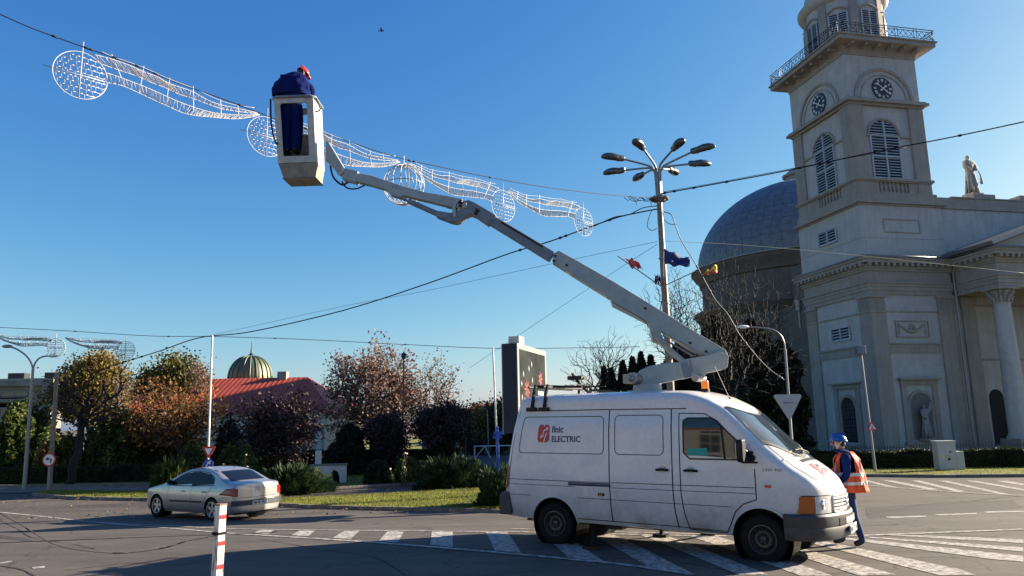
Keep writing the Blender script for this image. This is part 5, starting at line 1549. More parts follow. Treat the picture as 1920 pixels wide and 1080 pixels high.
b.tube([(.35,-.35,2.70),(.75,-.30,2.70)], .014, 4); b.tube([(.35,-.15,2.64),(.80,-.2,2.62),(1.0,-.2,2.60)], .02, 4)
b.build('folded_ladder_frame', black_plastic, van)

# ---------------- the lift: parts of the van, in van space, traced at their own distances
def vp(px, py, Y): return MvanI @ at(px, py, Y)
YB = 13.05                                            # distance of the boom plane above the roof
def slab(name, outline, Y, th, m, parent=van, Yf=None, bevel=0.012):
    """plate outline (pixels) given a real thickness th across the boom plane"""
    mb = MB(); n_ = None
    Yf = Yf or (lambda x: Y)
    P = [at(x, y, Yf(x)) for x, y in outline]
    # boom plane normal: horizontal, perpendicular to the boom's run
    d = at(800, 400, Yf(800)) - at(1300, 650, Yf(1300)); d.z = 0; d.normalize(); nn = Vector((-d.y, d.x, 0))
    if nn.y > 0: nn = -nn
    A = [MvanI @ (p + nn*th/2) for p in P]; B = [MvanI @ (p - nn*th/2) for p in P]; n = len(P)
    mb.add(A + B, [tuple(range(n)), tuple(range(2*n-1, n-1, -1))] + [(i, n+i, n+(i+1) % n, (i+1) % n) for i in range(n)])
    return mb.build(name, m, parent, bevel=bevel)
Yb = lambda x: 13.05 + (1360 - x) * 0.00085          # the boom runs slightly away to the left
turret = slab('turret_link', [(1194,718),(1193,706),(1200,695),(1214,688),(1238,683),(1272,680),(1285,674),(1320,668),(1345,660),(1363,668),(1361,690),(1350,695),(1324,700),(1312,712),(1304,706),(1280,710),(1250,717),(1232,720),(1231,725),(1196,724)], 13.05, .34, boom_paint, Yf=Yb)
b = MB(); c = vp(1214, 724, 13.05)
zr = 2.55
b.cyl((c.x, c.y, zr), (c.x, c.y, c.z+.02), .26, .24, 24); b.cyl((c.x, c.y, zr-.02), (c.x, c.y, zr+.05), .36, .34, 24); b.build('turntable', boom_paint, van, smooth=35)
b = MB(); c2 = vp(1190, 710, 12.95); b.cyl(c2+Vector((0,-.15,0)), c2+Vector((0,.12,0)), .10, .10, 14); b.obox(c2+Vector((-.1,-.02,0)), Vector((.08,0,0)), Vector((0,.07,0)), Vector((0,0,.08))); b.sphere(tuple(c2+Vector((.0,-.17,0))), .06, 8, 6); b.build('slew_motor', steel, van, smooth=35)
slab('link_bracket', [(1274,682),(1285,680),(1293,700),(1294,708),(1281,711)], 13.0, .37, boom_dark, turret, Yb, .005)
slab('link_bracket', [(1290,678),(1292,676),(1296,697),(1294,699)], 13.0, .37, boom_dark, turret, Yb, .0)
b = MB(); c3 = vp(1311, 709, 12.9); b.cyl(c3+Vector((0,-.2,0)), c3+Vector((0,.2,0)), .065, .065, 14); b.build('pivot_pin', steel, turret, smooth=35)
lower = slab('lower_boom', [(1363,668),(1358,657),(1300,622),(1222,574),(1150,530),(1084,492),(1048,472),(1038,478),(1036,494),(1080,522),(1144,562),(1148,574),(1215,608),(1222,626),(1240,622),(1290,655),(1318,668)], 13.05, .24, boom_paint, Yf=Yb)
b = MB(); b.tube([vp(1358,656,Yb(1358)-.1), vp(1300,621,Yb(1300)-.1), vp(1222,573,Yb(1222)-.1), vp(1150,529,Yb(1150)-.1), vp(1050,472,Yb(1050)-.1)], .013, 5); b.build('hydraulic_line', galv, lower)
b = MB(); b.tube([vp(1148,566,12.92), vp(1195,592,12.92), vp(1210,602,12.92), vp(1217,615,12.92)], .008, 5); b.build('hose', black_plastic, lower)
# inner recess line along the boom root
b = MB(); b.tube([vp(1245,636,12.90), vp(1300,668,12.90)], .016, 4); b.tube([vp(1240,622,12.92), vp(1320,664,12.92)], .008, 4); b.build('boom_flange', boom_dark, lower)
for (x, y) in ((1294,643),(1324,659),(1041,480),(1039,489),(1063,497),(1210,578)):
    b = MB(); c4 = vp(x, y, Yb(x)-.125); b.cyl(c4+Vector((0,-.02,0)), c4+Vector((0,.02,0)), .022, .022, 10); b.build('boom_bolt', seam_dark, lower)
ins = slab('inner_boom', [(1040,474),(920,402),(908,416),(1030,491)], 13.2, .17, boom_dark, Yf=Yb)
b = MB(); b.tube([vp(1018,462,Yb(1018)-.10), vp(940,416,Yb(940)-.10)], .020, 4); b.build('boom_slot', black_plastic, ins)
b = MB(); b.tube([vp(1238,640,13.0), vp(1262,662,13.0), vp(1287,684,13.0)], [.06,.055,.055], 8); b.tube([vp(1230,630,13.0), vp(1245,647,13.0)], .04, 8)
cyl1 = b.build('lift_cylinder', boom_paint, van, smooth=40)
slab('cylinder_bracket', [(1218,618),(1222,640),(1236,646),(1243,640),(1238,624),(1226,616)], 13.0, .2, boom_paint, cyl1, Yb)
# knuckle
kn = slab('knuckle', [(868,392),(872,380),(880,378),(892,383),(924,402),(932,408),(916,424),(893,408),(884,404),(874,408),(864,417),(856,420),(846,418),(820,408),(814,402),(822,398),(846,402),(860,398)], 13.35, .24, boom_dark, Yf=Yb)
slab('knuckle_arm', [(856,378),(861,380),(856,394),(858,410),(852,411),(850,396),(852,384)], 13.3, .30, boom_paint, kn, Yb, .004)
for (x, y, r) in ((864,379,.04),(871,385,.06),(895,394,.035),(892,400,.03),(863,386,.02)):
    b = MB(); c4 = vp(x, y, Yb(x)-.13); b.cyl(c4+Vector((0,-.02,0)), c4+Vector((0,.03,0)), r, r, 14); b.build('pivot_pin', black_plastic if r < .05 else boom_paint, kn, smooth=35)
upper = slab('upper_boom', [(648,322),(700,332),(760,352),(800,363),(842,370),(874,379),(880,390),(872,396),(838,388),(760,369),(752,372),(734,368),(727,358),(700,350),(645,336)], 13.5, .18, boom_paint, Yf=Yb)
slab('boom_sleeve', [(647,318),(674,324),(670,345),(644,338)], 13.6, .21, boom_paint, upper, Yb, .004)
slab('boom_sleeve', [(838,370),(868,376),(866,394),(836,388)], 13.6, .21, boom_paint, upper, Yb, .004)
b = MB()
for i in range(4): c4 = vp(737+i*6, 350+i*1.6, Yb(737)-.1); b.sphere(tuple(c4), .014, 6, 4)
b.build('rivets', galv, upper)
b = MB(); b.tube([vp(742,369,13.5), vp(766,377,13.5)], .025, 8); b.tube([vp(766,377,13.5), vp(824,403,13.5)], .052, 10); b.tube([vp(815,402,13.45), vp(826,411,13.45), vp(838,412,13.45)], .018, 6)
b.build('levelling_cylinder', boom_dark, van, smooth=40)
b = MB(); b.tube(smooth_path([vp(618,300,13.7), vp(624,330,13.7), vp(640,346,13.65), vp(652,342,13.6)], 5), .02, 6); b.tube(smooth_path([vp(641,340,13.7), vp(650,352,13.6), vp(668,354,13.6), vp(684,347,13.6)], 5), .016, 6); b.build('hose', black_plastic, upper, smooth=True)
jib = slab('basket_arm', [(612,262),(618,268),(648,318),(650,326),(643,332),(634,328),(628,318),(612,304)], 13.7, .13, boom_paint, Yf=Yb)
b = MB(); c4 = vp(640, 322, Yb(640)-.09); b.cyl(c4+Vector((0,-.02,0)), c4+Vector((0,.06,0)), .07, .07, 16); b.build('pivot_pin', steel, jib, smooth=35)

# basket: an open glass-fibre tub seen from below
YK = 13.55
F0 = [at(552, 343, YK), at(606, 340, YK)]                         # front bottom edge
T0 = [at(514, 183, YK), at(592, 182, YK)]
scale = (F0[1]-F0[0]).length
Bc = at(575, 341, YK); 
ux = Vector((1, 0, 0)); uy = Vector((0, 1, 0)); ux.rotate(Matrix.Rotation(radians(-2), 3, 'Z')); uy.rotate(Matrix.Rotation(radians(-2), 3, 'Z'))
zt = at(555, 183, YK).z; zb_ = at(570, 304, YK).z
BW, BD = .78, .60                                                  # width, depth
cb = Vector((at(553, 262, YK).x - .05, YK + BD/2, 0))
def bp_(a, d, z, k=1.0):
    """a across, d deep, z height 0..1; the tub leans a little and tapers towards its floor"""
    t = (1 - z); kx = 1 - .05*t
    return MvanI @ (cb + ux*(a*BW/2*kx*k + .11*t) + uy*(d*BD/2*kx*k) + Vector((0, 0, zb_ + (zt - zb_)*z)))
hB = zt - zb_
bk = MB()
def tub_wall(a0, d0, a1, d1, hole):
    """one wall between two corners with an optional opening (u0, z0, u1, z1)"""
    def q(u, z, k): return bp_(a0+(a1-a0)*u, d0+(d1-d0)*u, z, k)
    def panel(u0, z0, u1, z1):
        o = [q(u0,z0,1), q(u1,z0,1), q(u1,z1,1), q(u0,z1,1)]; i = [q(u0,z0,.92), q(u1,z0,.92), q(u1,z1,.92), q(u0,z1,.92)]
        bk.add(o + i, [(0,1,2,3),(7,6,5,4),(0,4,5,1),(1,5,6,2),(2,6,7,3),(3,7,4,0)])
    if hole:
        u0, z0, u1, z1 = hole; panel(0,0,1,z0); panel(0,z1,1,1); panel(0,z0,u0,z1); panel(u1,z0,1,z1)
        c = .07                      # rounded corners of the opening
        for (uu, zz, su, sz) in ((u0,z0,1,1),(u1,z0,-1,1),(u1,z1,-1,-1),(u0,z1,1,-1)):
            pts = [(uu, zz)] + [(uu + su*c*(1-sin(t)), zz + sz*c*.62*(1-cos(t))) for t in (0, pi/8, pi/4, 3*pi/8, pi/2)]
            o = [q(*p, 1) for p in pts]; i = [q(*p, .92) for p in pts]; n = len(pts)
            bk.add(o + i, [tuple(range(n)), tuple(range(2*n-1, n-1, -1))] + [(k, n+k, n+(k+1) % n, (k+1) % n) for k in range(n)])
    else: panel(0,0,1,1)
tub_wall(-1,-1,1,-1,(.12,.10,.85,.92)); tub_wall(1,-1,1,1,None); tub_wall(1,1,-1,1,(.12,.60,.88,.92)); tub_wall(-1,1,-1,-1,(.15,.60,.85,.92))
lowz = -(zb_ - at(580, 333, YK + .05).z) / hB
L0 = [bp_(a, d, 0, 1.0) for a, d in ((-1,-1),(1,-1),(1,1),(-1,1))]; L1 = [bp_(a, d, lowz, k_) + Vector((0,0,0)) for a, d, k_ in ((-.80,-.86,1),(.88,-.86,1),(.88,.9,1),(-.80,.9,1))]
basket = bk.build('basket', basket_mat, van, bevel=.014)
bk = MB(); bk.add([p - Vector((0,0,.002)) for p in L0] + L1, [(0,1,5,4),(1,2,6,5),(2,3,7,6),(3,0,4,7),(7,6,5,4),(0,3,2,1)]); bk.build('basket_base', brown_base, basket, bevel=.02)
b = MB(); rim = []
for (a, d) in ((-1.0,-1.0),(1.0,-1.0),(1.0,1.0),(-1.0,1.0)):
    rim.append((a, d))
pts = []
for i in range(4):
    a, d = rim[i]; a2, d2 = rim[(i+1) % 4]
    for k in (.1,.3,.5,.7,.9): pts.append(bp_(a+(a2-a)*k, d+(d2-d)*k, 1.015, 1.05))
b.tube(pts, .03, 8, closed=True); b.build('rim_rail', boom_dark, basket, smooth=True)
b = MB(); b.tube(smooth_path([bp_(-1.15,-1,.99), bp_(-1.2,-1,.6), bp_(-1.05,-1,.32), bp_(-.9,-1,.30)], 4), .018, 6); b.tube(smooth_path([bp_(1.1,-.8,1.0), bp_(1.25,-.6,.85), bp_(1.0,-.4,.83)], 4), .015, 6); b.build('grab_rail', black_plastic, basket, smooth=True)
b = MB(); cc = bp_(.75,.2,.55); b.obox(cc, Vector((.06,0,0)), Vector((0,.06,0)), Vector((0,0,.10))); b.build('control_box', black_plastic, basket)
# ================================================================ SILVER SALOON CAR
CY = radians(147.5)
CX, CYY = -8.70, 22.1
car = empty('silver_car', (CX, CYY, gz(CYY)), CY, 'silver beige saloon car driving away to the left past the grass island', 'car')
# the visible side is the car's left side (+y); origin is the left rear wheel contact
car.location = (CX - (-sin(CY))*0.78, CYY - cos(CY)*0.78, gz(CYY))
def belt(x): return interp([(-.98,.90),(-.3,.93),(1.0,.915),(2.3,.885),(2.75,.84),(3.3,.74),(3.52,.66)], x)
def Wc(x, z):
    w = interp([(.16,.80),(.30,.865),(.55,.885),(.75,.875),(.90,.845)], min(z, .90))
    if z > .90: w -= .42*(z-.90)
    if x > 2.7: w -= .07*((x-2.7)/.8)**2
    if x > 3.15: t = min(1,(x-3.15)/.375); w *= max(.05,1-t**2.4)**(1/2.4)
    if x < -.55: w -= .05*((-.55-x)/.4)**2
    if x < -.80: t = min(1,(-.80-x)/.185); w *= max(.05,1-t**2.6)**(1/2.6)
    return w
Sc = [(-.985,.86),(-.93,.96),(-.75,1.0),(-.45,1.03),(-.2,1.12),(.1,1.26),(.4,1.34),(.9,1.375),(1.3,1.355),(1.7,1.25),(2.1,1.08),(2.45,.93),(2.7,.87),(3.0,.81),(3.3,.74),(3.45,.66),(3.53,.58)]
Tc = [(-.985,.92),(-.93,1.02),(-.75,1.06),(-.55,1.075),(-.35,1.16),(0,1.32),(.3,1.41),(.7,1.45),(1.0,1.457),(1.35,1.44),(1.65,1.38),(2.1,1.17),(2.5,.985),(2.62,.955),(3.0,.90),(3.3,.82),(3.45,.72),(3.53,.60)]
clf = Loft(Wc, lambda x: interp(Sc, x), lambda x: interp(Tc, x), lambda x: interp([(-.98,.26),(-.6,.18),(3.0,.17),(3.53,.24)], x), 2.5, ns=14, nt=8)
xs = [-.985,-.975,-.955,-.93,-.89,-.84,-.75,-.65,-.55,-.45,-.35,-.2,-.05,.1,.25,.4,.6,.8,1.0,1.2,1.4,1.6,1.8,2.0,2.2,2.4,2.5,2.6,2.7,2.85,3.0,3.15,3.25,3.35,3.42,3.47,3.5,3.515,3.525]
cb_ = clf.build_mesh(xs, 'body', silver).build('body', [silver], car, smooth=True)
cb_.data.materials.append(black_plastic)
cut_arches(cb_, [(0,.305,.355),(2.686,.305,.355)], [black_plastic])
cb_.data.polygons.foreach_set('use_smooth', [True]*len(cb_.data.polygons))
try: cb_.data.set_sharp_from_angle(angle=radians(40))
except Exception: pass
def cside(name, poly, m, off, sg, nz=6, nx=8):
    b = MB(); clf.rows(b, poly, lambda x, z: clf.side(x, z, off, sg), nz, nx); return b.build(name, m, car, smooth=True)
def cseam(name, path, w, sg, off=.002, m=seam_dark, closed=False):
    b = MB(); clf.ribbon(b, path, w, lambda x, z: clf.side(x, z, off, sg), closed); return b.build(name, m, car)
for sg in (1, -1):
    cside('side_window', [(1.02,.94),(1.02,1.335),(1.35,1.31),(1.62,1.235),(2.22,.955),(2.20,.925)], tint_glass, .005, sg)
    cside('side_window', [(.05,.985),(.12,1.16),(.42,1.30),(.96,1.34),(.96,.94)], tint_glass, .005, sg)
    cside('pillar_trim', [(.94,.945),(.94,1.345),(1.04,1.34),(1.04,.945)], black_plastic, .0075, sg)
    cseam('window_trim', [(2.25,.925),(.96,.93),(.02,.975),(.10,1.17),(.42,1.315),(.96,1.355),(1.35,1.325),(1.62,1.25),(2.25,.945)], .018, sg, .008, black_plastic)
    cseam('door_gap', [(.99,.93),(.99,.5),(1.0,.25)], .010, sg)
    cseam('door_gap', [(2.12,.93),(2.16,.6),(2.12,.24)], .010, sg)
    cseam('door_gap', [(.06,.97),(.22,.75),(.38,.52),(.42,.26)], .010, sg)
    cseam('body_crease', [(-.6,.82),(.5,.80),(2.3,.76)], .006, sg)
    cseam('rubbing_strip', [(.45,.50),(2.02,.485)], .055, sg, .014, mat('strip_dark_red_%d' % sg, (.05,.022,.02), .5))
    cseam('sill_line', [(.40,.235),(2.28,.225)], .012, sg)
    cside('tail_lamp', [(-.87,.68),(-.87,.93),(-.62,.915),(-.28,.70)], red_lens, .010, sg)
    cseam('bumper_line', [(-.9,.66),(-.5,.66),(-.36,.60)], .008, sg)
    for x in (.30, 1.30):
        b = MB(); b.tube([clf.side(x,.775,.012,sg), clf.side(x+.09,.778,.03,sg), clf.side(x+.18,.775,.012,sg)], .018, 6); b.build('door_handle', silver, car, smooth=True)
    b = MB(); c = clf.side(2.02,.99,.10,sg); b.sphere(tuple(c), (.07,.10,.065), 10, 8); b.build('mirror', black_plastic, car, smooth=True)
    b = MB(); clf.rows(b, [(2.95,.62),(2.95,.70),(3.3,.70),(3.35,.62)], lambda x, z: clf.side(x, z, .008, sg)); b.build('headlamp', clear_lens, car, smooth=True)
for (nm, a0, a1, h0, h1) in (('rear_window', -.50, .12, .58, .52), ('windscreen', 1.60, 2.48, .58, .70)):
    b = MB(); n, m_ = 8, 10; vs = []
    for i in range(n+1):
        x = a0 + (a1-a0)*i/n; hw = h0 + (h1-h0)*i/n
        for j in range(m_+1): y = -hw + 2*hw*j/m_; vs.append(clf.top(x + (.06 if nm == 'windscreen' else -.02)*(-(y/hw)**2 if nm == 'windscreen' else (-(y/hw)**2)), y, .006))
    b.add(vs, [(i*(m_+1)+j, i*(m_+1)+j+1, (i+1)*(m_+1)+j+1, (i+1)*(m_+1)+j) for i in range(n) for j in range(m_)]); b.build(nm, tint_glass, car, smooth=True)
# rear face pieces follow the tail's plan curve
def rx(y, z=.6):
    w0 = Wc(-.55, z); u = min(.999, abs(y)/w0); return -.80 - .185*max(0,1-u**2.6)**(1/2.6)
def rear(y, z, off=0.):
    e = .01; dx = (rx(y+e,z)-rx(y-e,z))/(2*e); return Vector((rx(y,z), y, z)) + Vector((-1, dx, 0)).normalized()*off
def rpatch(name, y0, y1, z0, z1, m, off, parent=car, ny=12):
    b = MB(); vs = [rear(y0+(y1-y0)*j/ny, z, o) for o in (0, off) for z in (z0, z1) for j in range(ny+1)]; k = ny+1
    fs = []
    for j in range(ny): fs += [(2*k+j, 2*k+j+1, 3*k+j+1, 3*k+j), (j, 2*k+j, 2*k+j+1, j+1), (k+j, k+j+1, 3*k+j+1, 3*k+j)]
    fs += [(0,k,3*k,2*k),(ny,k+ny,3*k+ny,2*k+ny)]
    b.add(vs, fs); return b.build(name, m, parent, smooth=40)
rb = rpatch('rear_bumper_strip', -.86, .86, .42, .56, mat('dark_bumper_strip', (.03,.035,.045), .45), .035)
rpatch('bumper_shelf', -.84, .84, .585, .60, silver, .03)
rpatch('boot_gap', -.60, .60, .635, .645, seam_dark, .004)
for s in (1, -1): rpatch('tail_lamp', s*.84, s*.70, .68, .90, red_lens, .008, ny=6)
p = rpatch('number_plate', -.26, .26, .425, .53, plate_white, .045, ny=4)
text_obj('plate_lettering', 'SM 88 TRC', .09, lambda u, v: rear(.235-u, .447+v, .047), print_black, p, width=.46)
b = MB(); c = Vector((-.995, 0, .84)); b.tube([c+Vector((0,.0,.055)), c+Vector((0,.035,0)), c+Vector((0,0,-.055)), c+Vector((0,-.035,0))], .009, 5, closed=True); b.build('diamond_emblem', chrome, car)
b = MB(); b.tube([clf.top(.25,0,0), clf.top(.25,0,0)+Vector((-.12,0,.12))], .006, 5); b.build('aerial', black_plastic, car)
b = MB(); b.tube([clf.top(.2,.56,.01), clf.top(.9,.585,.012), clf.top(1.5,.56,.01)], .010, 5); b.tube([clf.top(.2,-.56,.01), clf.top(.9,-.585,.012), clf.top(1.5,-.56,.01)], .010, 5); b.build('roof_strip', black_plastic, car)
for (x, s) in ((0,1),(2.686,1),(0,-1),(2.686,-1)): wheel_parts(car, x, s*.775, .305, .315, .20, .215, s, steel_wheel=False)
b = MB()
for x in (0, 2.686):
    for s in (-1, 1): b.lathe([(.35, s*.85), (.35, s*.5), (0, s*.5)], 24, (x,0,.305), 'y')
b.box(-.85,-.7,.17,3.3,.7,.26); b.build('underbody', black_plastic, car)
# ================================================================ PEOPLE
def hand(mb, wrist, d, up, k=1.0):
    """palm, four bent fingers and a thumb, from the wrist along d"""
    d = Vector(d).normalized(); up = Vector(up).normalized(); s = d.cross(up).normalized(); up = s.cross(d)
    w = Vector(wrist)
    mb.tube([w, w + d*.05*k, w + d*.085*k], [.026*k,.036*k,.032*k], 8)
    for i, L in enumerate((.066,.078,.072,.056)):
        o = w + d*.08*k + s*(i-1.5)*.019*k
        mb.tube([o, o + d*L*.5*k - up*.006*k, o + d*L*.8*k - up*.028*k, o + d*L*.85*k - up*.045*k], [.010*k,.0095*k,.009*k,.007*k], 6)
    o = w + d*.03*k + s*.03*k
    mb.tube([o, o + d*.03*k + s*.022*k - up*.01*k, o + d*.058*k + s*.018*k - up*.03*k], [.013*k,.011*k,.008*k], 6)

def person(name, loc, rz, J, R, label, mats, zones, helmet_m, head, hdir, k=1.0):
    names = list(J.keys()); idx = {n: i for i, n in enumerate(names)}
    E_ = [(idx[a], idx[b]) for a, b in [('pel','waist'),('waist','chest'),('chest','neck0'),('neck0','neck'),('neck','head'),('head','crown'),
          ('neck0','shL'),('shL','elL'),('elL','wrL'),('neck0','shR'),('shR','elR'),('elR','wrR'),
          ('pel','hipL'),('hipL','knL'),('knL','anL'),('anL','toL'),('pel','hipR'),('hipR','knR'),('knR','anR'),('anR','toR')]]
    o = skin_mesh(name, [Vector(J[n])*k for n in names], E_, [R[n]*k if not isinstance(R[n], tuple) else tuple(q*k for q in R[n]) for n in names], mats, None, 2, idx['pel'])
    me = o.data
    for p in me.polygons: p.material_index = zones(p.center / k)
    tag(o, label, 'worker'); o.location = loc; o.rotation_euler = (0, 0, rz)
    # hands
    for s_, up in (('L', (0,0,1)), ('R', (0,0,1))):
        b = MB(); w = Vector(J['wr'+s_])*k; d = (Vector(J['wr'+s_]) - Vector(J['el'+s_]))
        hand(b, w, d, up if abs(d.normalized().z) < .8 else (1,0,0), k); b.build('hand', skin, o, smooth=True)
    # helmet: shell, brim and strap
    c = Vector(head)*k; f = Vector(hdir).normalized(); side = Vector((0,0,1)).cross(f).normalized(); up = f.cross(side)
    b = MB(); nu, nv = 20, 8; vs = []
    for i in range(nv+1):
        th = pi/2*i/nv
        for j in range(nu):
            a = 2*pi*j/nu; e = 1.0
            vs.append(c + up*(.115*k*cos(th)+.035*k) + f*(.135*k*sin(th)*cos(a)+.005*k) + side*(.108*k*sin(th)*sin(a)))
    b.add(vs, [(i*nu+j, (i+1)*nu+j, (i+1)*nu+(j+1)%nu, i*nu+(j+1)%nu) for i in range(nv) for j in range(nu)])
    b.tube([c + up*.035*k + f*(.138*k*cos(2*pi*j/24)+.005*k) + side*.111*k*sin(2*pi*j/24) for j in range(24)], .009*k, 6, closed=True)
    b.prism([(-.085,.09),(-.06,.165),(0,.19),(.06,.165),(.085,.09)], lambda p, q: c + side*p*k + f*q*k + up*.036*k, lambda p, q: c + side*p*k + f*q*k + up*.028*k)
    b.tube([c + up*(.15*k) - f*.1*k, c + up*.153*k, c + up*.13*k + f*.09*k], .014*k, 6)
    hm = b.build('hard_hat', helmet_m, o, smooth=40)
    b = MB()
    for s in (-1, 1): b.tube([c + side*s*.10*k + up*.03*k - f*.05*k, c + side*s*.098*k - up*.03*k, c + side*s*.05*k - up*.10*k + f*.03*k], .008*k, 5)
    b.build('chin_strap', reflect_tape, hm)
    # face
    b = MB(); b.tube([c + f*.085*k + up*.01*k, c + f*.118*k - up*.025*k, c + f*.088*k - up*.035*k], [.010*k,.016*k,.010*k], 6)
    for s in (-1, 1):
        b.sphere(tuple(c + side*s*.082*k - f*.01*k - up*.015*k), (.012*k,.02*k,.03*k), 8, 6)
    b.tube([c + f*.08*k - up*.07*k - side*.022*k, c + f*.088*k - up*.071*k, c + f*.08*k - up*.07*k + side*.022*k], .007*k, 5)
    b.build('face_features', skin, o, smooth=True)
    b = MB()
    for s in (-1, 1): b.sphere(tuple(c + side*s*.03*k + f*.083*k + up*.008*k), .010*k, 8, 6)
    b.build('eyes', print_black, o)
    b = MB(); b.sphere(tuple(c - f*.035*k - up*.01*k), (.07*k,.078*k,.07*k), 10, 8); b.build('hair', mat('dark_hair_'+name+str(round(loc[0],1)), (.03,.022,.018), .8), o, smooth=True)
    return o

# worker on the road behind the bonnet, walking left, seen from his left and behind
J = dict(pel=(0,0,.95), waist=(0,0,1.08), chest=(.0,0,1.28), neck0=(-.01,0,1.44), neck=(.03,0,1.53), head=(.06,0,1.62), crown=(.06,0,1.70),
         shL=(-.02,.19,1.41), elL=(.0,.265,1.14), wrL=(.16,.20,.97), shR=(-.02,-.19,1.41), elR=(.05,-.26,1.15), wrR=(.22,-.18,1.02),
         hipL=(-.01,.10,.86), knL=(-.05,.11,.49), anL=(-.15,.11,.10), toL=(-.01,.12,.045), hipR=(.01,-.10,.86), knR=(.16,-.10,.48), anR=(.12,-.10,.09), toR=(.29,-.11,.045))
R = dict(pel=(.17,.13), waist=(.165,.13), chest=(.19,.135), neck0=(.11,.09), neck=.058, head=(.078,.088), crown=(.07,.08), shL=.085, elL=.062, wrL=.042, shR=.085, elR=.062, wrR=.042,
         hipL=.105, knL=.075, anL=.058, toL=.045, hipR=.105, knR=.075, anR=.058, toR=.045)
def zones1(c):
    if c.z > 1.545: return 2
    if c.z < .09: return 3
    if c.z < .93: return 1
    return 0
wp = gp(1606, 1024)
w1 = person('person', (wp.x - .06, wp.y, 0.0), radians(160), J, R, 'worker in orange hi-vis vest and blue hard hat walking past the van bonnet', [blue_cloth, denim, skin, shoe], zones1, helmet_blue, (.062,0,1.645), (1,-.05,.02), 1.0)
# vest: open shell around the torso with tape bands and folds
b = MB(); rg_ = random.Random(3)
def vest_pt(a, z):
    t = (z-.86)/(1.50-.86)
    rx_ = .205 - .02*t + (.035*(1-t)) ; ry = .235 - .02*t + .03*(1-t)
    if t > .82: q = (t-.82)/.18; rx_ *= 1-.45*q; ry *= 1-.30*q
    fold = .012*sin(a*9 + z*5) + .010*sin(a*17 - z*11)
    xo = -.02 - .055*max(0, -cos(a))*(1-t)
    return Vector((cos(a)*(rx_+fold) + xo, sin(a)*(ry+fold), z))
nz_, na = 22, 56; idx_ = {}; vs = []; fs = []
for i in range(nz_+1):
    for j in range(na): vs.append(vest_pt(2*pi*j/na, .86 + .64*i/nz_))
for i in range(nz_):
    for j in range(na):
        a = 2*pi*(j+.5)/na; z = .86 + .64*(i+.5)/nz_
        if abs(sin(a)) > .86 and z > 1.18: continue        # arm holes
        if cos(a) > .9 and z > 1.25: continue              # open neck
        fs.append((i*na+j, i*na+(j+1)%na, (i+1)*na+(j+1)%na, (i+1)*na+j))
b.add(vs, fs)
vest = b.build('hi_vis_vest', orange_cloth, w1, smooth=True)
sol = vest.modifiers.new('thick', 'SOLIDIFY'); sol.thickness = .012
b = MB()
for z in (.98, 1.12):
    b.add([vest_pt(2*pi*j/na, zz) * 1.0 + Vector((cos(2*pi*j/na)*.008, sin(2*pi*j/na)*.008, 0)) for zz in (z, z+.05) for j in range(na)], [(j, (j+1)%na, na+(j+1)%na, na+j) for j in range(na)])
for a0 in (pi-.5, pi+.5, .55, -.55):
    b.add([vest_pt(a0+d, z) + Vector((cos(a0)*.010, sin(a0)*.010, 0)) for z in [.86+.64*i/12 for i in range(4,12)] for d in (-.09, .09)], [(2*i, 2*i+1, 2*i+3, 2*i+2) for i in range(7)])
b.build('reflective_band', reflect_tape, vest)
b = MB(); b.tube([(.05+.085*cos(a)-.03, .10*sin(a), 1.50+.02*cos(a)) for a in [2*pi*i/14 for i in range(14)]], .03, 6, closed=True); b.build('collar', blue_cloth, w1, smooth=True)

# worker in the basket, back to the camera, bent forward over the garland
ht = at(556, 131, 13.95); fl = Vector((at(548, 250, 13.85).x, 13.80, ht.z - 1.64))
J = dict(pel=(-.06,.03,.95), waist=(-.09,.03,1.09), chest=(-.06,.03,1.28), neck0=(.02,-.02,1.38), neck=(.10,-.07,1.45), head=(.15,-.11,1.52), crown=(.16,-.13,1.60),
         shL=(.0,.22,1.27), elL=(-.02,.36,1.10), wrL=(.16,.34,.96), shR=(.0,-.22,1.27), elR=(.04,-.36,1.12), wrR=(.20,-.30,1.05),
         hipL=(-.04,.09,.87), knL=(.02,.11,.40), anL=(-.02,.11,-.14), toL=(.12,.12,-.18), hipR=(-.04,-.09,.87), knR=(.02,-.11,.40), anR=(-.04,-.11,-.14), toR=(.10,-.12,-.18))
R = dict(pel=(.20,.17), waist=(.26,.20), chest=(.27,.19), neck0=(.13,.11), neck=.08, head=(.08,.088), crown=(.07,.078), shL=.10, elL=.105, wrL=.06, shR=.10, elR=.105, wrR=.06,
         hipL=.15, knL=.14, anL=.125, toL=.05, hipR=.14, knR=.125, anR=.125, toR=.05)
def zones2(c):
    if c.z > 1.475 and c.x > .09: return 1
    if c.z < -.14: return 2
    return 0
w2 = person('person', fl, radians(84), J, R, 'worker in dark blue workwear and red hard hat bending over in the lift basket', [navy_cloth, skin, shoe], zones2, helmet_red, (.155,-.115,1.545), (.6,-.5,-.45), 1.0)
def jk(t, a):                                        # padded jacket: rounded back with soft folds
    r_ = sin(pi*min(1, .5 + t*.5)) ** .55 if t > 0 else 1.0
    f_ = 1 + .035*sin(a*7 + t*5) + .03*sin(a*13 - t*9) + .02*sin(t*21 + a*3)
    return Vector((-.04 + .10*t*t + .235*r_*f_*cos(a), .02 - .05*t*t + .375*r_*f_*sin(a), 1.10 + .45*t))
b = MB(); nt_, na_ = 16, 40
b.add([jk(-.28 + 1.28*i/nt_, 2*pi*j/na_) for i in range(nt_+1) for j in range(na_)], [(i*na_+j, i*na_+(j+1)%na_, (i+1)*na_+(j+1)%na_, (i+1)*na_+j) for i in range(nt_) for j in range(na_)])
b.build('jacket', navy_cloth, w2, smooth=True)

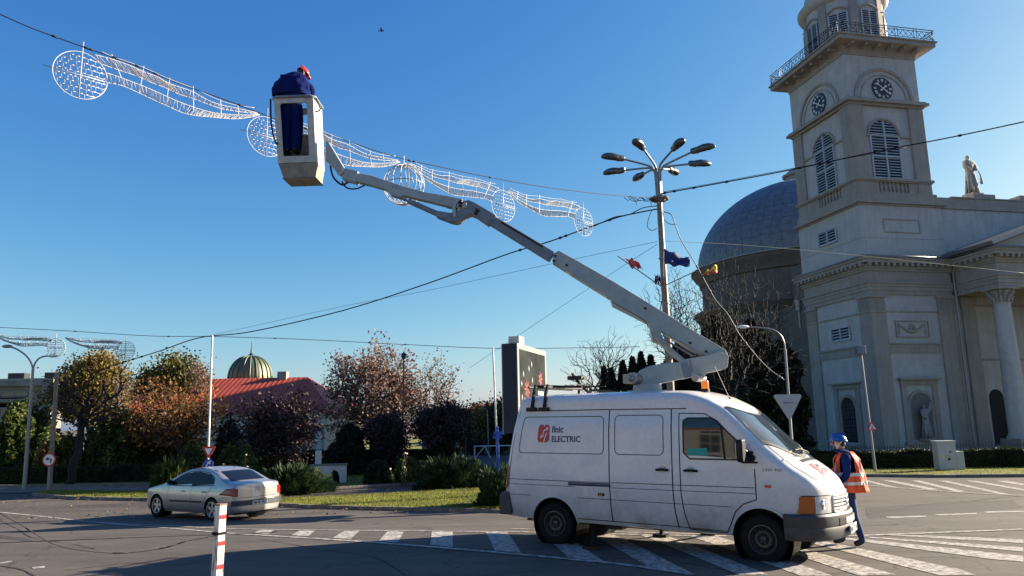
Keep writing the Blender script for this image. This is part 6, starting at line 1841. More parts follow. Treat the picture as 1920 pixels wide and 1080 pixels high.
# ================================================================ FESTIVE GARLAND
GA, GB = at(150, 141, 15.0), at(1096, 416, 26.7)
gd = Vector((GB.x-GA.x, GB.y-GA.y, 0)); GL = gd.length; gd.normalize(); gn = Vector((-gd.y, gd.x, 0))
def gpl(px, py):
    """photograph point on the vertical plane of the garland -> (s, z)"""
    r = ray(px, py); C = Vector((0,0,H)); t = ((GA - C).dot(gn)) / r.dot(gn); p = C + r*t
    return ((p - GA).dot(gd), p.z)
def g3(s, z, o=0.0): return Vector((GA.x + gd.x*s + gn.x*o, GA.y + gd.y*s + gn.y*o, z))
zz2 = lambda x, y: (60 + x/3.84, 60 + y/3.84)
c0 = gpl(151, 141); e0 = gpl(*zz2(1635, 592))
def norm(px, py):
    s, z = gpl(px, py); L = e0[0]-c0[0]; a = (s-c0[0])/L
    return a, (z - (c0[1] + (e0[1]-c0[1])*a))
def nline(pts): return [norm(*zz2(*p)) for p in pts]
BA_u = nline([(440,160),(580,198),(700,240),(800,285),(900,322),(990,372),(1150,428),(1260,488),(1360,525),(1480,550),(1620,582)])
BA_l = nline([(480,225),(640,280),(760,320),(860,365),(960,402),(1060,450),(1150,475),(1260,518),(1360,552),(1480,572),(1625,590)])
BB_u = nline([(525,290),(640,330),(760,375),(860,415),(980,470),(1080,512),(1200,553),(1300,580),(1400,592),(1500,598),(1640,596)])
BB_l = nline([(530,362),(650,388),(770,440),(880,492),(970,532),(1070,577),(1160,600),(1260,610),(1360,620),(1480,625),(1600,608)])
TOP = nline([(500,140),(575,175),(800,255),(990,340),(1160,405),(1360,495),(1480,528),(1600,545)])
VERT = [nline([(575,165),(665,385)]), nline([(805,250),(775,438)]), nline([(992,335),(965,530)]), nline([(1160,395),(1163,600)]), nline([(1357,490),(1363,618)]), nline([(1480,522),(1490,625)])]
CR = 0.5*abs(gpl(151, 97)[1] - gpl(151, 185)[1])
def ornament(c, e, label, mirror, group='hanging wave ornaments on the festive wire', plane=g3, r=None, name='wave_ornament', thin=1.0, wires=None):
    """one wave ornament: ring with brick mesh, two zigzag ribbons and hangers"""
    r = r or CR
    org = plane(c[0], c[1]); root = empty(name, org, 0, label, 'festive light', group)
    L = e[0]-c[0]; ky = abs(L) / abs(e0[0]-c0[0])
    def X(a, b): 
        return plane(c[0] + L*a, c[1] + (e[1]-c[1])*a + b*ky) - org
    def line(pts, rad, name_, m, closed=False, par=None, n=5):
        bb = MB(); bb.tube([X(*p) for p in smooth2(pts)], rad, n, closed=closed); return bb.build(name_, m, par or root, smooth=True)
    def smooth2(pts):
        q = smooth_path([Vector((p[0], p[1], 0)) for p in pts], 4); return [(p.x, p.y) for p in q]
    # ring
    n = 40; bb = MB(); bb.tube([plane(c[0]+r*cos(2*pi*i/n), c[1]+r*sin(2*pi*i/n)) - org for i in range(n)], .009*thin, 6, closed=True)
    ring = bb.build('ring', garland_mat, root, smooth=True)
    bb = MB(); rg1 = random.Random(int(abs(c[0])*100))
    rows = 9
    for k in range(1, rows):
        z = -r + 2*r*k/rows; hw = sqrt(r*r - z*z)
        bb.tube([plane(c[0]-hw, c[1]+z-.02)-org, plane(c[0], c[1]+z)-org, plane(c[0]+hw, c[1]+z-.01)-org], .005*thin, 4)
        x = -hw + rg1.uniform(.03,.12)
        while x < hw - .03:
            bb.tube([plane(c[0]+x, c[1]+z)-org, plane(c[0]+x+.01, c[1]+z-2*r/rows*.75)-org], .006*thin, 4); 
            bb.tube([plane(c[0]+x, c[1]+z)-org, plane(c[0]+x+.07, c[1]+z+.012)-org], .008*thin, 4)
            x += rg1.uniform(.09,.16)
    bb.tube([plane(c[0], c[1]+r+.25)-org, plane(c[0]+.0, c[1]-r)-org], .013*thin, 5); bb.tube([plane(c[0]-r-.18*(1 if L>0 else -1)*1, c[1])-org, plane(c[0]+r, c[1])-org], .011*thin, 5)
    mesh_ = bb.build('ring_mesh', tinsel_mat, ring, smooth=True)
    for u_, l_ in ((BA_u, BA_l), (BB_u, BB_l)):
        line(u_, .010*thin, 'ribbon_edge', garland_mat); line(l_, .010*thin, 'ribbon_edge', garland_mat)
        U, Lw = smooth2(u_), smooth2(l_); bb = MB(); m_ = 42; pts = []
        def lerp(P, t):
            x = t*(len(P)-1); i = min(int(x), len(P)-2); f = x-i; return (P[i][0]+(P[i+1][0]-P[i][0])*f, P[i][1]+(P[i+1][1]-P[i][1])*f)
        for i in range(m_*2+1):
            t = i/(m_*2); q = lerp(U, t) if i % 2 else lerp(Lw, t); pts.append(X(q[0]+rg1.uniform(-.005,.005), q[1]+rg1.uniform(-.006,.006)))
        bb.tube(pts, [.011*thin*rg1.uniform(.7,1.7) for _ in pts], 4)
        pts = [X(*lerp(U if (i//2) % 2 else Lw, i/(m_*2))) for i in range(0, m_*2, 1)]; bb.tube(pts, .007*thin, 4)
        bb.build('zigzag', tinsel_mat, root)
    line(TOP, .007*thin, 'top_rod', garland_mat)
    for v in VERT:
        bb = MB(); bb.tube([X(*v[0]), X(*v[1])], .010*thin, 5); bb.tube([X(*v[0]), X(v[0][0], v[0][1]+.025)], .005*thin, 4); bb.build('hanger', garland_mat, root)
    return root
z3 = lambda x, y: (600 + x/3.623, 230 + y/3.623)
ornament(c0, e0, 'largest white wave ornament, hanging at the top left end of the wire', False)
ornament(gpl(500, 256), gpl(749, 303), 'white wave ornament partly hidden behind the lift basket', False, r=CR*.98)
ornament(gpl(943.6, 386), gpl(763, 305), 'white wave ornament between the wire ball and the last ornament by the lamp post', True)
ornament(gpl(1094, 416), gpl(949, 357), 'smallest white wave ornament, nearest to the eight-armed lamp post', True)
# wire ball in the middle
bc = gpl(757, 347); bcen = g3(*bc); BR = .5*abs(gpl(757,310)[1]-gpl(757,384)[1])
ball = empty('wire_ball', bcen, 0, 'round wire-frame light ball hanging behind the upper boom', 'festive light')
for k in range(8):
    a = pi*k/8; b = MB(); b.tube([(BR*sin(t)*cos(a), BR*sin(t)*sin(a), BR*cos(t)) for t in [2*pi*i/32 for i in range(32)]], .012, 5, closed=True); b.build('hoop', [garland_mat, garland_mat, steel][k % 3], ball, smooth=True)
b = MB(); b.tube([(BR*cos(2*pi*i/32), BR*sin(2*pi*i/32), 0) for i in range(32)], .014, 5, closed=True); b.build('hoop', steel, ball, smooth=True)
b = MB(); b.tube([(0,0,BR),(0,0,BR+.3)], .012, 5); b.sphere((0,0,BR), .09, 8, 6); b.build('hanger', garland_mat, ball)
# two more ornaments on the far wire to the left
def p2(s, z, o=0.0): return Vector((s, 38.0 + 0.12*(s+22), z))
def far(px, py):
    Y = 38.0
    for _ in range(6): p = at(px, py, Y); Y = 38.0 + .12*(p.x+22)
    return (p.x, p.z)
ornament(far(235, 657), far(122, 633), 'far white wave ornament, right one of the pair above the left park trees', True, 'far wave ornaments over the park', p2, r=.48, thin=1.5)
ornament(far(104, 652), far(-10, 628), 'far white wave ornament, left one of the pair above the double street lamp', True, 'far wave ornaments over the park', p2, r=.48, thin=1.5)

# ================================================================ CABLES
def cable(name, pts, r, label, m=wire_mat, lumps=0):
    P = smooth_path(pts, 8); b = MB(); b.tube(P, r, 6)
    rgc = random.Random(len(pts))
    for i in range(lumps):
        k = rgc.randrange(1, len(P)-1); d = (P[k+1]-P[k]).normalized()*.06; b.tube([P[k]-d, P[k]+d], r*2.0, 6)
    return tag(b.build(name, m, smooth=True), label, 'cable')
gw = [(0,27),(60,53),(145,84),(208,106),(265,127),(318,150),(362,166),(430,190),(480,209),(540,232)]
gw2 = [(612,252),(700,281),(760,299),(830,314),(900,329),(980,344),(1060,356),(1150,366),(1225,371)]
cable('garland_wire', [g3(*gpl(-60, 4))] + [g3(*gpl(x, y)) for x, y in gw] + [g3(*gpl(x, y)) for x, y in gw2], .012, 'thin dark wire that carries the festive ornaments to the lamp post', lumps=14)
def dl(x, x0, Y0, x1, Y1): return Y0 + (Y1-Y0)*(x-x0)/(x1-x0)
cable('overhead_cable', [at(x, y, dl(x, 1232, 30, 200, 42)) for x, y in [(1232,392),(1200,398),(1160,407),(1110,424),(1030,453),(950,477),(800,532),(640,583),(470,622),(375,633),(300,658),(235,678),(190,692)]], .028, 'thick black cable sagging from the lamp post down to the left park trees', lumps=10)
cable('overhead_cable', [at(x, y, dl(x, 1232, 30, 1000, 33)) for x, y in [(1232,386),(1205,390),(1180,402),(1150,408),(1110,426)]], .02, 'short loose black cable twisted round the thick one beside the lamp post')
cable('overhead_cable', [at(x, y, dl(x, 1240, 30, 1990, 26)) for x, y in [(1240,363),(1330,347),(1480,319),(1640,285),(1800,254),(1990,213)]], .024, 'black cable running from the lamp post across the clock tower to the right', lumps=8)
cable('overhead_cable', [at(x, y, 30) for x, y in [(1243,360),(1330,345),(1480,317),(1700,276)]], .012, 'thinner cable just above the one crossing the clock tower')
cable('contact_wire', [at(x, y, 39) for x, y in [(-40,612),(120,620),(285,630),(398,631),(560,636),(760,646),(925,653),(1100,652),(1200,650)]], .016, 'long level wire over the park from the left edge to the thin poles', lumps=5)
cable('stay_wire', [at(x, y, dl(x, 1232, 30, 400, 45)) for x, y in [(1232,453),(1000,502),(800,545),(640,575),(400,628)]], .009, 'faint grey wire sagging below the thick cable', wire_grey)
cable('stay_wire', [at(x, y, dl(x, 1232, 30, 800, 48)) for x, y in [(1232,458),(1120,530),(1000,610),(880,690)]], .009, 'faint grey wire slanting down to the left behind the boom', wire_grey)
cable('stay_wire', [at(x, y, dl(x, 1240, 30, 1920, 40)) for x, y in [(1245,452),(1400,460),(1600,478),(1760,495),(1920,512)]], .009, 'faint grey wire crossing the church cornice', wire_grey)
cable('hanging_cable', [at(x, y, 29.7) for x, y in [(1244,397),(1259,403),(1267,425),(1278,452),(1300,488),(1318,520),(1340,560),(1365,590),(1385,625),(1412,660),(1440,690),(1470,712)]], .02, 'loose dark cable hanging from the lamp post down across the bare tree', wire_grey, lumps=6)
cable('hanging_cable', [at(x, y, 29.8) for x, y in [(1222,395),(1216,410),(1214,425),(1222,432),(1232,428)]], .014, 'small loop of cable hanging left of the lamp post')
cable('hanging_cable', [at(x, y, 29.8) for x, y in [(1242,398),(1246,412),(1256,420),(1268,421)]], .014, 'small loop of cable hanging right of the lamp post')
b = MB(); rgk = random.Random(9)
for i in range(7):
    x0 = 1170 + 7*i; b.tube(smooth_path([at(x0, 370+rgk.uniform(-2,2), 29.6), at(x0+8, 376+rgk.uniform(-3,4), 29.6), at(x0+18, 372+rgk.uniform(-3,6), 29.6), at(x0+24, 380+rgk.uniform(-6,6), 29.7)], 4), .012, 5)
tag(b.build('cable_tangle', wire_mat, smooth=True), 'tangle of thin cable ends wound round the wire left of the lamp post', 'cable')

# ================================================================ EIGHT-ARMED LAMP POST AND FLAGS
LY = 30.0
lc_ = at(1232, 303, LY); lb = at(1252, 640, LY); base_xy = lb.copy()
tilt = (lc_.x - lb.x) / (lc_.z - lb.z)
gx = lc_.x - (lc_.z - gz(LY)) * tilt
post = empty('lamp_post', (gx, LY, gz(LY)), 0, 'tall steel lamp post crowned with eight lamp heads on radiating arms', 'lamp post')
def lp(x, y, z): return Vector((x + tilt*z, y, z))
HT = lc_.z - gz(LY)
zc = height_at(1234, LY, 372) - gz(LY)
b = MB(); b.tube([lp(0,0,0), lp(0,0,1.6), lp(0,0,1.62), lp(0,0,zc*.45), lp(0,0,zc*.72), lp(0,0,zc+.1)], [.20,.20,.16,.15,.135,.115], 20)
b.build('pole', rusty_pole, post, smooth=40)
b = MB(); b.tube([lp(0,0,zc-.12), lp(0,0,zc+.05)], .26, 16)
for k in range(8): A = 2*pi*k/8; b.sphere(tuple(lp(.3*cos(A), .3*sin(A), zc-.02)), (.12,.12,.09), 8, 5)
b.build('collar', rusty_pole, post, smooth=40)
for zz_ in (zc*.62, zc*.78): 
    b = MB(); b.tube([lp(0,0,zz_), lp(0,0,zz_+.05)], .175, 16); b.build('clamp', steel, post, smooth=40)
AR = 2.02
for k in range(8):
    A = pi/8 + k*pi/4 - radians(9); u = Vector((cos(A), sin(A), 0)); s_ = Vector((-sin(A), cos(A), 0))
    dz = [.0, .10, -.05, -.08, .03, .10, -.03, .12][k]
    b = MB(); b.tube(smooth_path([lp(.10*cos(A), .10*sin(A), zc), lp(.12*cos(A), .12*sin(A), HT-.55), lp(.19*cos(A), .19*sin(A), HT-.36), lp(.42*cos(A), .42*sin(A), HT-.20), lp(1.6*cos(A), 1.6*sin(A), HT+dz)], 5), .045, 8)
    b.build('arm', galv, post, smooth=True)
    c = lp(AR*cos(A), AR*sin(A), HT+.02+dz)
    b = MB(); nu = 14; vs = []; st = [(-.50,.055,.055,.055),(-.44,.085,.07,.075),(-.22,.095,.08,.085),(-.20,.125,.09,.07),(0,.155,.115,.055),(.2,.15,.11,.05),(.38,.10,.07,.035),(.44,.02,.02,.015)]
    for (l, w, hu, hd) in st:
        for j in range(nu): t = 2*pi*j/nu; vs.append(c + u*l*1.1 + s_*w*1.3*cos(t) + Vector((0,0,(hu if sin(t) > 0 else hd)*1.75*sin(t))))
    b.add(vs, [(i*nu+j, i*nu+(j+1)%nu, (i+1)*nu+(j+1)%nu, (i+1)*nu+j) for i in range(len(st)-1) for j in range(nu)] + [tuple(range(nu)), tuple((len(st)-1)*nu+j for j in range(nu-1,-1,-1))])
    hd_ = b.build('lamp_head', lamp_metal, post, smooth=40)
    b = MB(); b.sphere(tuple(c + u*.10 - Vector((0,0,.045))), (.15,.12,.05), 12, 6); b.build('lens', dark_glass, hd_, smooth=True)
def flag(name, p0, p1, cloth, m, label, m2=None, parent=None):
    """staff from p0 to p1 with a crumpled cloth whose outline is given at its own distance"""
    root = empty(name, p0, 0, label, 'flag'); b = MB(); b.tube([Vector((0,0,0)), p1-p0], .022, 6); b.build('staff', rusty_pole, root)
    n, k = 10, 8; vs = []; rgf = random.Random(len(label)); ph = rgf.uniform(0, 6)
    A, B, C_, D = [q - p0 for q in cloth]
    for i in range(n+1):
        for j in range(k+1):
            u_, v_ = i/n, j/k; p = A.lerp(B, u_).lerp(D.lerp(C_, u_), v_)
            vs.append(p + Vector((0, .10*sin(u_*9+ph+v_*2) + .05*sin(v_*11+ph), .05*sin(u_*13+v_*5+ph))))
    b = MB(); b.add(vs, [(i*(k+1)+j, (i+1)*(k+1)+j, (i+1)*(k+1)+j+1, i*(k+1)+j+1) for i in range(n) for j in range(k)])
    if m2: b.m = [1 if (j < k*.45) else 0 for i in range(n) for j in range(k)]
    o = b.build('cloth', [m, m2] if m2 else m, root, smooth=True)
    sm = o.modifiers.new('thick', 'SOLIDIFY'); sm.thickness = .012
    return root
P = lambda x, y, d=29.7: at(x, y, d)
flag('flag', P(1241,538), P(1158,480), [P(1171,484),P(1192,487),P(1206,505),P(1186,502)], flag_red, 'faded red flag on a slanting staff left of the lamp post')
flag('flag', P(1244,520,29.8), P(1244,462,29.8), [P(1246,466),P(1292,485),P(1293,500),P(1247,497)], flag_blue, 'larger dark blue flag flying right of the lamp post')
flag('flag', P(1243,537,29.9), P(1312,505,29.9), [P(1315,515),P(1342,498),P(1346,512),P(1318,514)], flag_red, 'red and yellow flag on the right staff, in front of the dome drum', flag_yellow)
flag('flag', P(1240,536,29.6), P(1228,516,29.6), [P(1228,515),P(1236,516),P(1241,534),P(1229,532)], flag_blue, 'small furled blue flag tied close to the left of the pole')

# ================================================================ POLES, SIGNS AND STREET LAMPS
def ground_pole(name, px, py, Y, topx, topy, r, m, label, cat, r1=None, segs=1):
    b0 = Vector((at(px, py, Y).x, Y, gz(Y))); tp = at(topx, topy, Y)
    root = empty(name, b0, 0, label, cat); b = MB(); b.tube([Vector((0,0,0)), tp - b0], [r, r1 or r], 12); b.build('pole', m, root, smooth=40)
    return root, tp - b0, b0
def disc(mb, c, r, y0, y1, n=28, rot=0):
    mb.prism([(r*cos(rot+2*pi*i/n), r*sin(rot+2*pi*i/n)) for i in range(n)], lambda p, q: c + Vector((p, y0, q)), lambda p, q: c + Vector((p, y1, q)))
def tri(mb, c, s, y0, y1, down=False):
    k = -1 if down else 1; h = s*sqrt(3)/2; r = .08*s
    pts = [(-s/2, -h/3*k), (s/2, -h/3*k), (0, 2*h/3*k)]
    out = []
    for i in range(3):
        a, b_, c_ = Vector(pts[i-1]), Vector(pts[i]), Vector(pts[(i+1) % 3])
        out += [b_ + (a-b_).normalized()*r, b_ + (c_-b_).normalized()*r]
    mb.prism([tuple(v) for v in out], lambda p, q: c + Vector((p, y0, q)), lambda p, q: c + Vector((p, y1, q)))
# thin white pole with give-way and keep-right signs
root, tp, b0 = ground_pole('sign_pole', 389, 905, 32, 398, 629, .045, plate_white, 'thin white pole with give-way sign over blue arrow sign behind the silver car', 'sign pole', .04)
c = at(391.5, 845, 31.9) - b0
b = MB(); tri(b, c, .60, -.012, .012, True); s1 = b.build('give_way_sign', print_red, root); b = MB(); tri(b, c, .34, -.020, -.014, True); b.build('sign_face', white_print, s1)
c = at(390.5, 871, 31.85) - b0
b = MB(); disc(b, c, .22, -.012, .012); s1 = b.build('arrow_sign', print_blue, root)
b = MB(); b.add([c + Vector((x, -.016, z)) for x, z in ((-.09,-.17),(-.03,-.17),(-.03,-.02),(-.09,-.02))], [(0,1,2,3)]); b.tube([c+Vector((-.06,-.015,-.16)), c+Vector((-.06,-.015,-.02)), c+Vector((.02,-.015,.07))], .03, 6); b.add([c+Vector((x,-.02,z)) for x, z in ((-.05,.10),(.07,.0),(.11,.17))], [(0,1,2)]); b.build('arrow', white_print, s1)
# no-left-turn sign
root, tp, b0 = ground_pole('sign_pole', 91, 915, 34, 95, 851, .06, galv, 'grey post with round no-left-turn sign on the left verge', 'sign pole')
c = at(92, 862, 33.9) - b0
b = MB(); disc(b, c, .30, -.01, .01); s1 = b.build('no_left_turn_sign', print_red, root)
b = MB(); disc(b, c, .235, -.016, -.011); b.build('sign_face', white_print, s1)
b = MB(); b.tube([c+Vector((.10,-.02,-.14)), c+Vector((.10,-.02,.03)), c+Vector((-.04,-.02,.04))], .03, 6); b.add([c+Vector((x,-.03,z)) for x, z in ((-.03,.12),(-.03,-.05),(-.16,.04))], [(0,1,2)]); b.build('arrow', print_black, s1)
# leaning steel post and double-headed street lamp on the left
ground_pole('leaning_post', 93, 913, 35.2, 107, 700, .11, rusty_pole, 'leaning grey steel post standing behind the no-left-turn sign', 'post', .09)
root, tp, b0 = ground_pole('street_lamp', 46, 913, 36, 62, 690, .10, galv, 'slim street lamp with two curved arms and one white head on the left', 'street lamp', .06)
for pts, nm in (([(61,700),(60,685),(50,668),(32,655),(18,650)], 0), ([(62,700),(64,685),(72,673),(84,668),(94,668)], 1)):
    b = MB(); b.tube(smooth_path([at(x, y, 36) - b0 for x, y in pts], 5), .04, 8); b.build('arm', galv, root, smooth=True)
    q = at(*pts[-1], 36) - b0; d = -1 if nm == 0 else 1
    b = MB(); b.sphere(tuple(q + Vector((.12*d, 0, .02))), (.26,.12,.085), 12, 8); b.build('lamp_head', galv if nm == 0 else white_print, root, smooth=True)  # left head galvanised, right head plain white
# street lamp behind the van and back of the triangular sign
root, tp, b0 = ground_pole('street_lamp', 1489, 893, 31, 1472, 655, .07, galv, 'curved-arm street lamp standing before the rotunda, right of the lift', 'street lamp', .05)
b = MB(); b.tube(smooth_path([at(x, y, 31) - b0 for x, y in [(1472,657),(1470,642),(1463,628),(1450,619),(1430,615),(1402,613)]], 5), .038, 8); b.build('arm', galv, root, smooth=True)
b = MB(); q = at(1393, 613, 31) - b0; b.sphere(tuple(q), (.27,.12,.075), 12, 8); b.build('lamp_head', white_print, root, smooth=True)
root, tp, b0 = ground_pole('sign_pole', 1488, 893, 22.3, 1478, 742, .035, galv, 'steel post with the grey back of a triangular give-way sign behind the bonnet', 'sign pole')
c = at(1477, 760, 22.2) - b0 + Vector((0,-.05,.06)); b = MB(); tri(b, c, .90, -.012, .012, True); s1 = b.build('sign_back', mat('grey_sign_back', (.36,.36,.36), .45, metal=.4), root)
b = MB(); b.box(c.x-.14, c.y-.05, c.z+.0, c.x+.14, c.y-.012, c.z+.04); b.build('clamp', galv, s1)
# pedestrian warning sign on the floodlight pole
root, tp, b0 = ground_pole('floodlight_pole', 1641, 884, 35.5, 1614, 662, .07, galv, 'leaning pole with a floodlight box and small red triangular warning sign', 'pole', .055)
b = MB(); q = tp + Vector((0,0,.15)); b.box(q.x-.2, q.y-.2, q.z-.22, q.x+.17, q.y+.2, q.z+.2); f_ = b.build('floodlight', boom_dark, root, bevel=.03); b = MB(); b.box(q.x+.171, q.y-.18, q.z-.2, q.x+.19, q.y+.18, q.z+.18); b.build('lamp_glass', plate_white, f_)
c = at(1633, 801, 35.4) - b0 + Vector((0,-.1,0)); b = MB(); tri(b, c, .50, -.012, .012); s1 = b.build('warning_sign', print_red, root); b = MB(); tri(b, c, .33, -.020, -.014); b.build('sign_face', white_print, s1)
b = MB(); b.tube([c+Vector((-.05,-.024,-.09)), c+Vector((0,-.024,0)), c+Vector((.06,-.024,-.09))], .017, 5); b.tube([c+Vector((0,-.024,0)), c+Vector((0,-.024,.09))], .02, 5); b.build('pictogram', print_black, s1)
# thin poles and blue direction signs at the billboard
root, tp, b0 = ground_pole('thin_pole', 935, 884, 33, 924, 652, .05, plate_white, 'thin white pole left of the billboard carrying small blue direction signs', 'sign pole', .035)
for (x0, y0, x1, y1) in ((926,809,946,815),(924,817,941,822)):
    a_, c_ = at(x0, y0, 32.9) - b0, at(x1, y1, 32.9) - b0; b = MB(); b.box(a_.x, a_.y-.03, c_.z, c_.x, a_.y, a_.z); b.build('direction_sign', print_blue, root)
b = MB(); b.tube([Vector((.02,-.1,0)), at(932, 800, 32.9)-b0], .06, 8); b.build('blue_sleeve', print_blue, root, smooth=40)
# park lamps
root, tp, b0 = ground_pole('park_lamp', 754, 902, 42, 757, 672, .05, iron, 'tall dark park lamp rising in front of the pinkish tree', 'park lamp', .035)
b = MB(); b.lathe([(.02,-.05),(.12,.0),(.16,.25),(.05,.33),(0,.42)], 12, tuple(tp)); b.build('lantern', iron, root, smooth=40)
root, tp, b0 = ground_pole('street_lamp', 917, 862, 62, 914, 776, .05, galv, 'small distant street lamp in front of the far pale building', 'street lamp')
b = MB(); b.tube(smooth_path([tp, tp+Vector((-.1,0,.4)), tp+Vector((-.8,0,.7))], 4), .04, 6); b.build('arm', galv, root)
root, tp, b0 = ground_pole('thin_pole', 873, 862, 60, 874, 810, .04, iron, 'thin dark pole by the distant side street', 'pole')

# ================================================================ BILLBOARD
BX0, BX1 = Vector((.12, 22.0, 0)), Vector((1.10, 25.0, 0)); bd = (BX1-BX0).normalized(); bn = Vector((bd.y, -bd.x, 0))
zb0 = 1.75; zb1 = height_at(967, 22.0, 643); L_ = (BX1-BX0).length; TH = .50
bb = empty('billboard', (BX0.x, BX0.y, gz(22)), 0, 'two-sided lightbox billboard with dark grey casing behind the van roof', 'billboard')
o_ = Vector((BX0.x, BX0.y, gz(22)))
def bq_(s, d, z): return BX0 + bd*s - bn*d + Vector((0,0,z)) - o_
def bbox(mb, s0, s1, d0, d1, z0, z1):
    v = [bq_(s0,d0,z0),bq_(s1,d0,z0),bq_(s1,d1,z0),bq_(s0,d1,z0),bq_(s0,d0,z1),bq_(s1,d0,z1),bq_(s1,d1,z1),bq_(s0,d1,z1)]
    mb.add(v, [(3,2,1,0),(4,5,6,7),(0,1,5,4),(1,2,6,5),(2,3,7,6),(3,0,4,7)])
casing = mat('grey_casing', (.030,.040,.056), .6, noise=.25, scale=3, spec=.15)
b = MB(); bbox(b, 0, L_, .03, TH-.03, zb0, zb1); b.build('casing', casing, bb, bevel=.02)
b = MB()
for d0, d1 in ((-.0,.028),(TH-.028,TH)): bbox(b,0,L_,d0,d1,zb1-.16,zb1); bbox(b,0,L_,d0,d1,zb0,zb0+.16); bbox(b,0,.16,d0,d1,zb0+.16,zb1-.16); bbox(b,L_-.16,L_,d0,d1,zb0+.16,zb1-.16)
b.build('frame', mat('light_frame', (.24,.235,.23), .4), bb)
b = MB(); bbox(b,.162,L_-.162,.012,.026,zb0+.162,zb1-.162); po = b.build('poster', mat('poster_grey', (.07,.08,.08), .12, noise=.5, scale=1.2, coat=1.0), bb)
def mark(name, shapes, m):
    mb = MB()
    for sh in shapes: mb.add([bq_(s, .009, z) for s, z in sh], [tuple(range(len(sh)))])
    mb.build(name, m, po)
def petal(s, z, r, a, w): u = Vector((cos(a), sin(a))); n_ = Vector((-u.y, u.x)); C = Vector((s, z)); return [tuple(C), tuple(C+u*r*.5+n_*w), tuple(C+u*r), tuple(C+u*r*.5-n_*w)]
mark('flower_print', [petal(.95, 3.05, .34, k*2*pi/9+.3, .035) for k in range(9)] + [petal(2.45, 3.45, .26, k*2*pi/7, .05) for k in range(7)], mat('faded_red_print', (.30,.06,.05), .4))
mark('drop_print', [petal(s, z, .22, pi/2+.1, .045) for s, z in ((.42,3.1),(.45,2.7),(.62,3.4),(1.2,3.6),(1.5,3.75),(1.55,3.25),(.7,2.6))], mat('pale_print', (.34,.35,.35), .4))
mark('caption_print', [[(2.15+.16*i,2.92),(2.26+.16*i,2.92),(2.26+.16*i,3.04),(2.15+.16*i,3.04)] for i in range(4)] + [[(2.35+.14*i,2.68),(2.44+.14*i,2.68),(2.44+.14*i,2.8),(2.35+.14*i,2.8)] for i in range(3)], white_print)
b = MB(); bbox(b, .45, .95, .08, .42, zb1+.002, zb1+.26); b.build('top_box', mat('top_box_cream', (.5,.47,.42), .6), bb)
b = MB(); bbox(b, L_/2-.2, L_/2+.2, .12, .38, gz(22)-.02, zb0); b.build('support', casing, bb)

# ================================================================ BOLLARD WITH SAGGING CHAIN
Yp = 10.2; pc = at(413, 947, Yp); 
bol = empty('bollard', (pc.x, Yp, 0), radians(-12), 'square white bollard with three red bands and rust stains in the foreground', 'bollard')
bol.rotation_euler = (0, radians(.6), radians(-32))
bw = .054
def bol_mat():
    m, nt, b_ = new_mat('worn_white_bollard_paint'); b_.inputs['Roughness'].default_value = .6
    tc = nt.nodes.new('ShaderNodeTexCoord'); mp = nt.nodes.new('ShaderNodeMapping'); mp.inputs['Scale'].default_value = (14, 14, 3)
    nz = nt.nodes.new('ShaderNodeTexNoise'); nz.inputs['Scale'].default_value = 1.2; nz.inputs['Detail'].default_value = 8
    nt.links.new(tc.outputs['Object'], mp.inputs[0]); nt.links.new(mp.outputs[0], nz.inputs['Vector'])
    r = nt.nodes.new('ShaderNodeValToRGB'); r.color_ramp.elements[0].position = .36; r.color_ramp.elements[0].color = (.20,.10,.045,1)
    r.color_ramp.elements[1].position = .50; r.color_ramp.elements[1].color = (.70,.67,.60,1)
    nt.links.new(nz.outputs['Fac'], r.inputs[0]); nt.links.new(r.outputs[0], b_.inputs['Base Color']); return m
b = MB(); b.box(-bw,-bw,-.05,bw,bw,pc.z); b.build('post', bol_mat(), bol, bevel=.006)
b = MB(); b.box(-bw-.006,-bw-.006,pc.z+.001,bw+.006,bw+.006,pc.z+.02); b.build('cap', rusty_pole, bol)
for py in (968.5, 1018, 1062):
    z = height_at(413, Yp, py); b = MB(); b.box(bw+.0005,-bw+.002,z-.028,bw+.0035,bw-.002,z+.028); b.build('red_band', print_red, bol)
cable('chain_wire', [at(x, y, d) for x, y, d in [(407,1003,10.15),(330,1005,9.9),(200,1010,9.5),(100,1014,9.2),(-60,1020,8.8)]], .004, 'thin dark wire stretched from the bollard to the left edge')
cable('chain_wire', [at(x, y, d) for x, y, d in [(407,1004,10.15),(350,1015,9.95),(300,1029,9.8),(230,1037,9.55),(160,1033,9.3),(100,1020,9.1),(40,985,8.9),(-40,940,8.7)]], .004, 'sagging dark wire hanging in a curve left of the bollard', lumps=6)
cable('chain_wire', [at(x, y, d) for x, y, d in [(420,1001,10.2),(470,1000,10.6),(520,997,11.2)]], .005, 'short loose wire end pointing right from the bollard')
b = MB(); c = Vector((0,0,height_at(413, Yp, 1001))); 
for k in range(3): b.tube([c + Vector((x*(bw+.008), y*(bw+.008), .012*k)) for x, y in ((-1,-1),(1,-1),(1,1),(-1,1))], .006, 5, closed=True)
b.build('wire_tie', wire_mat, bol)

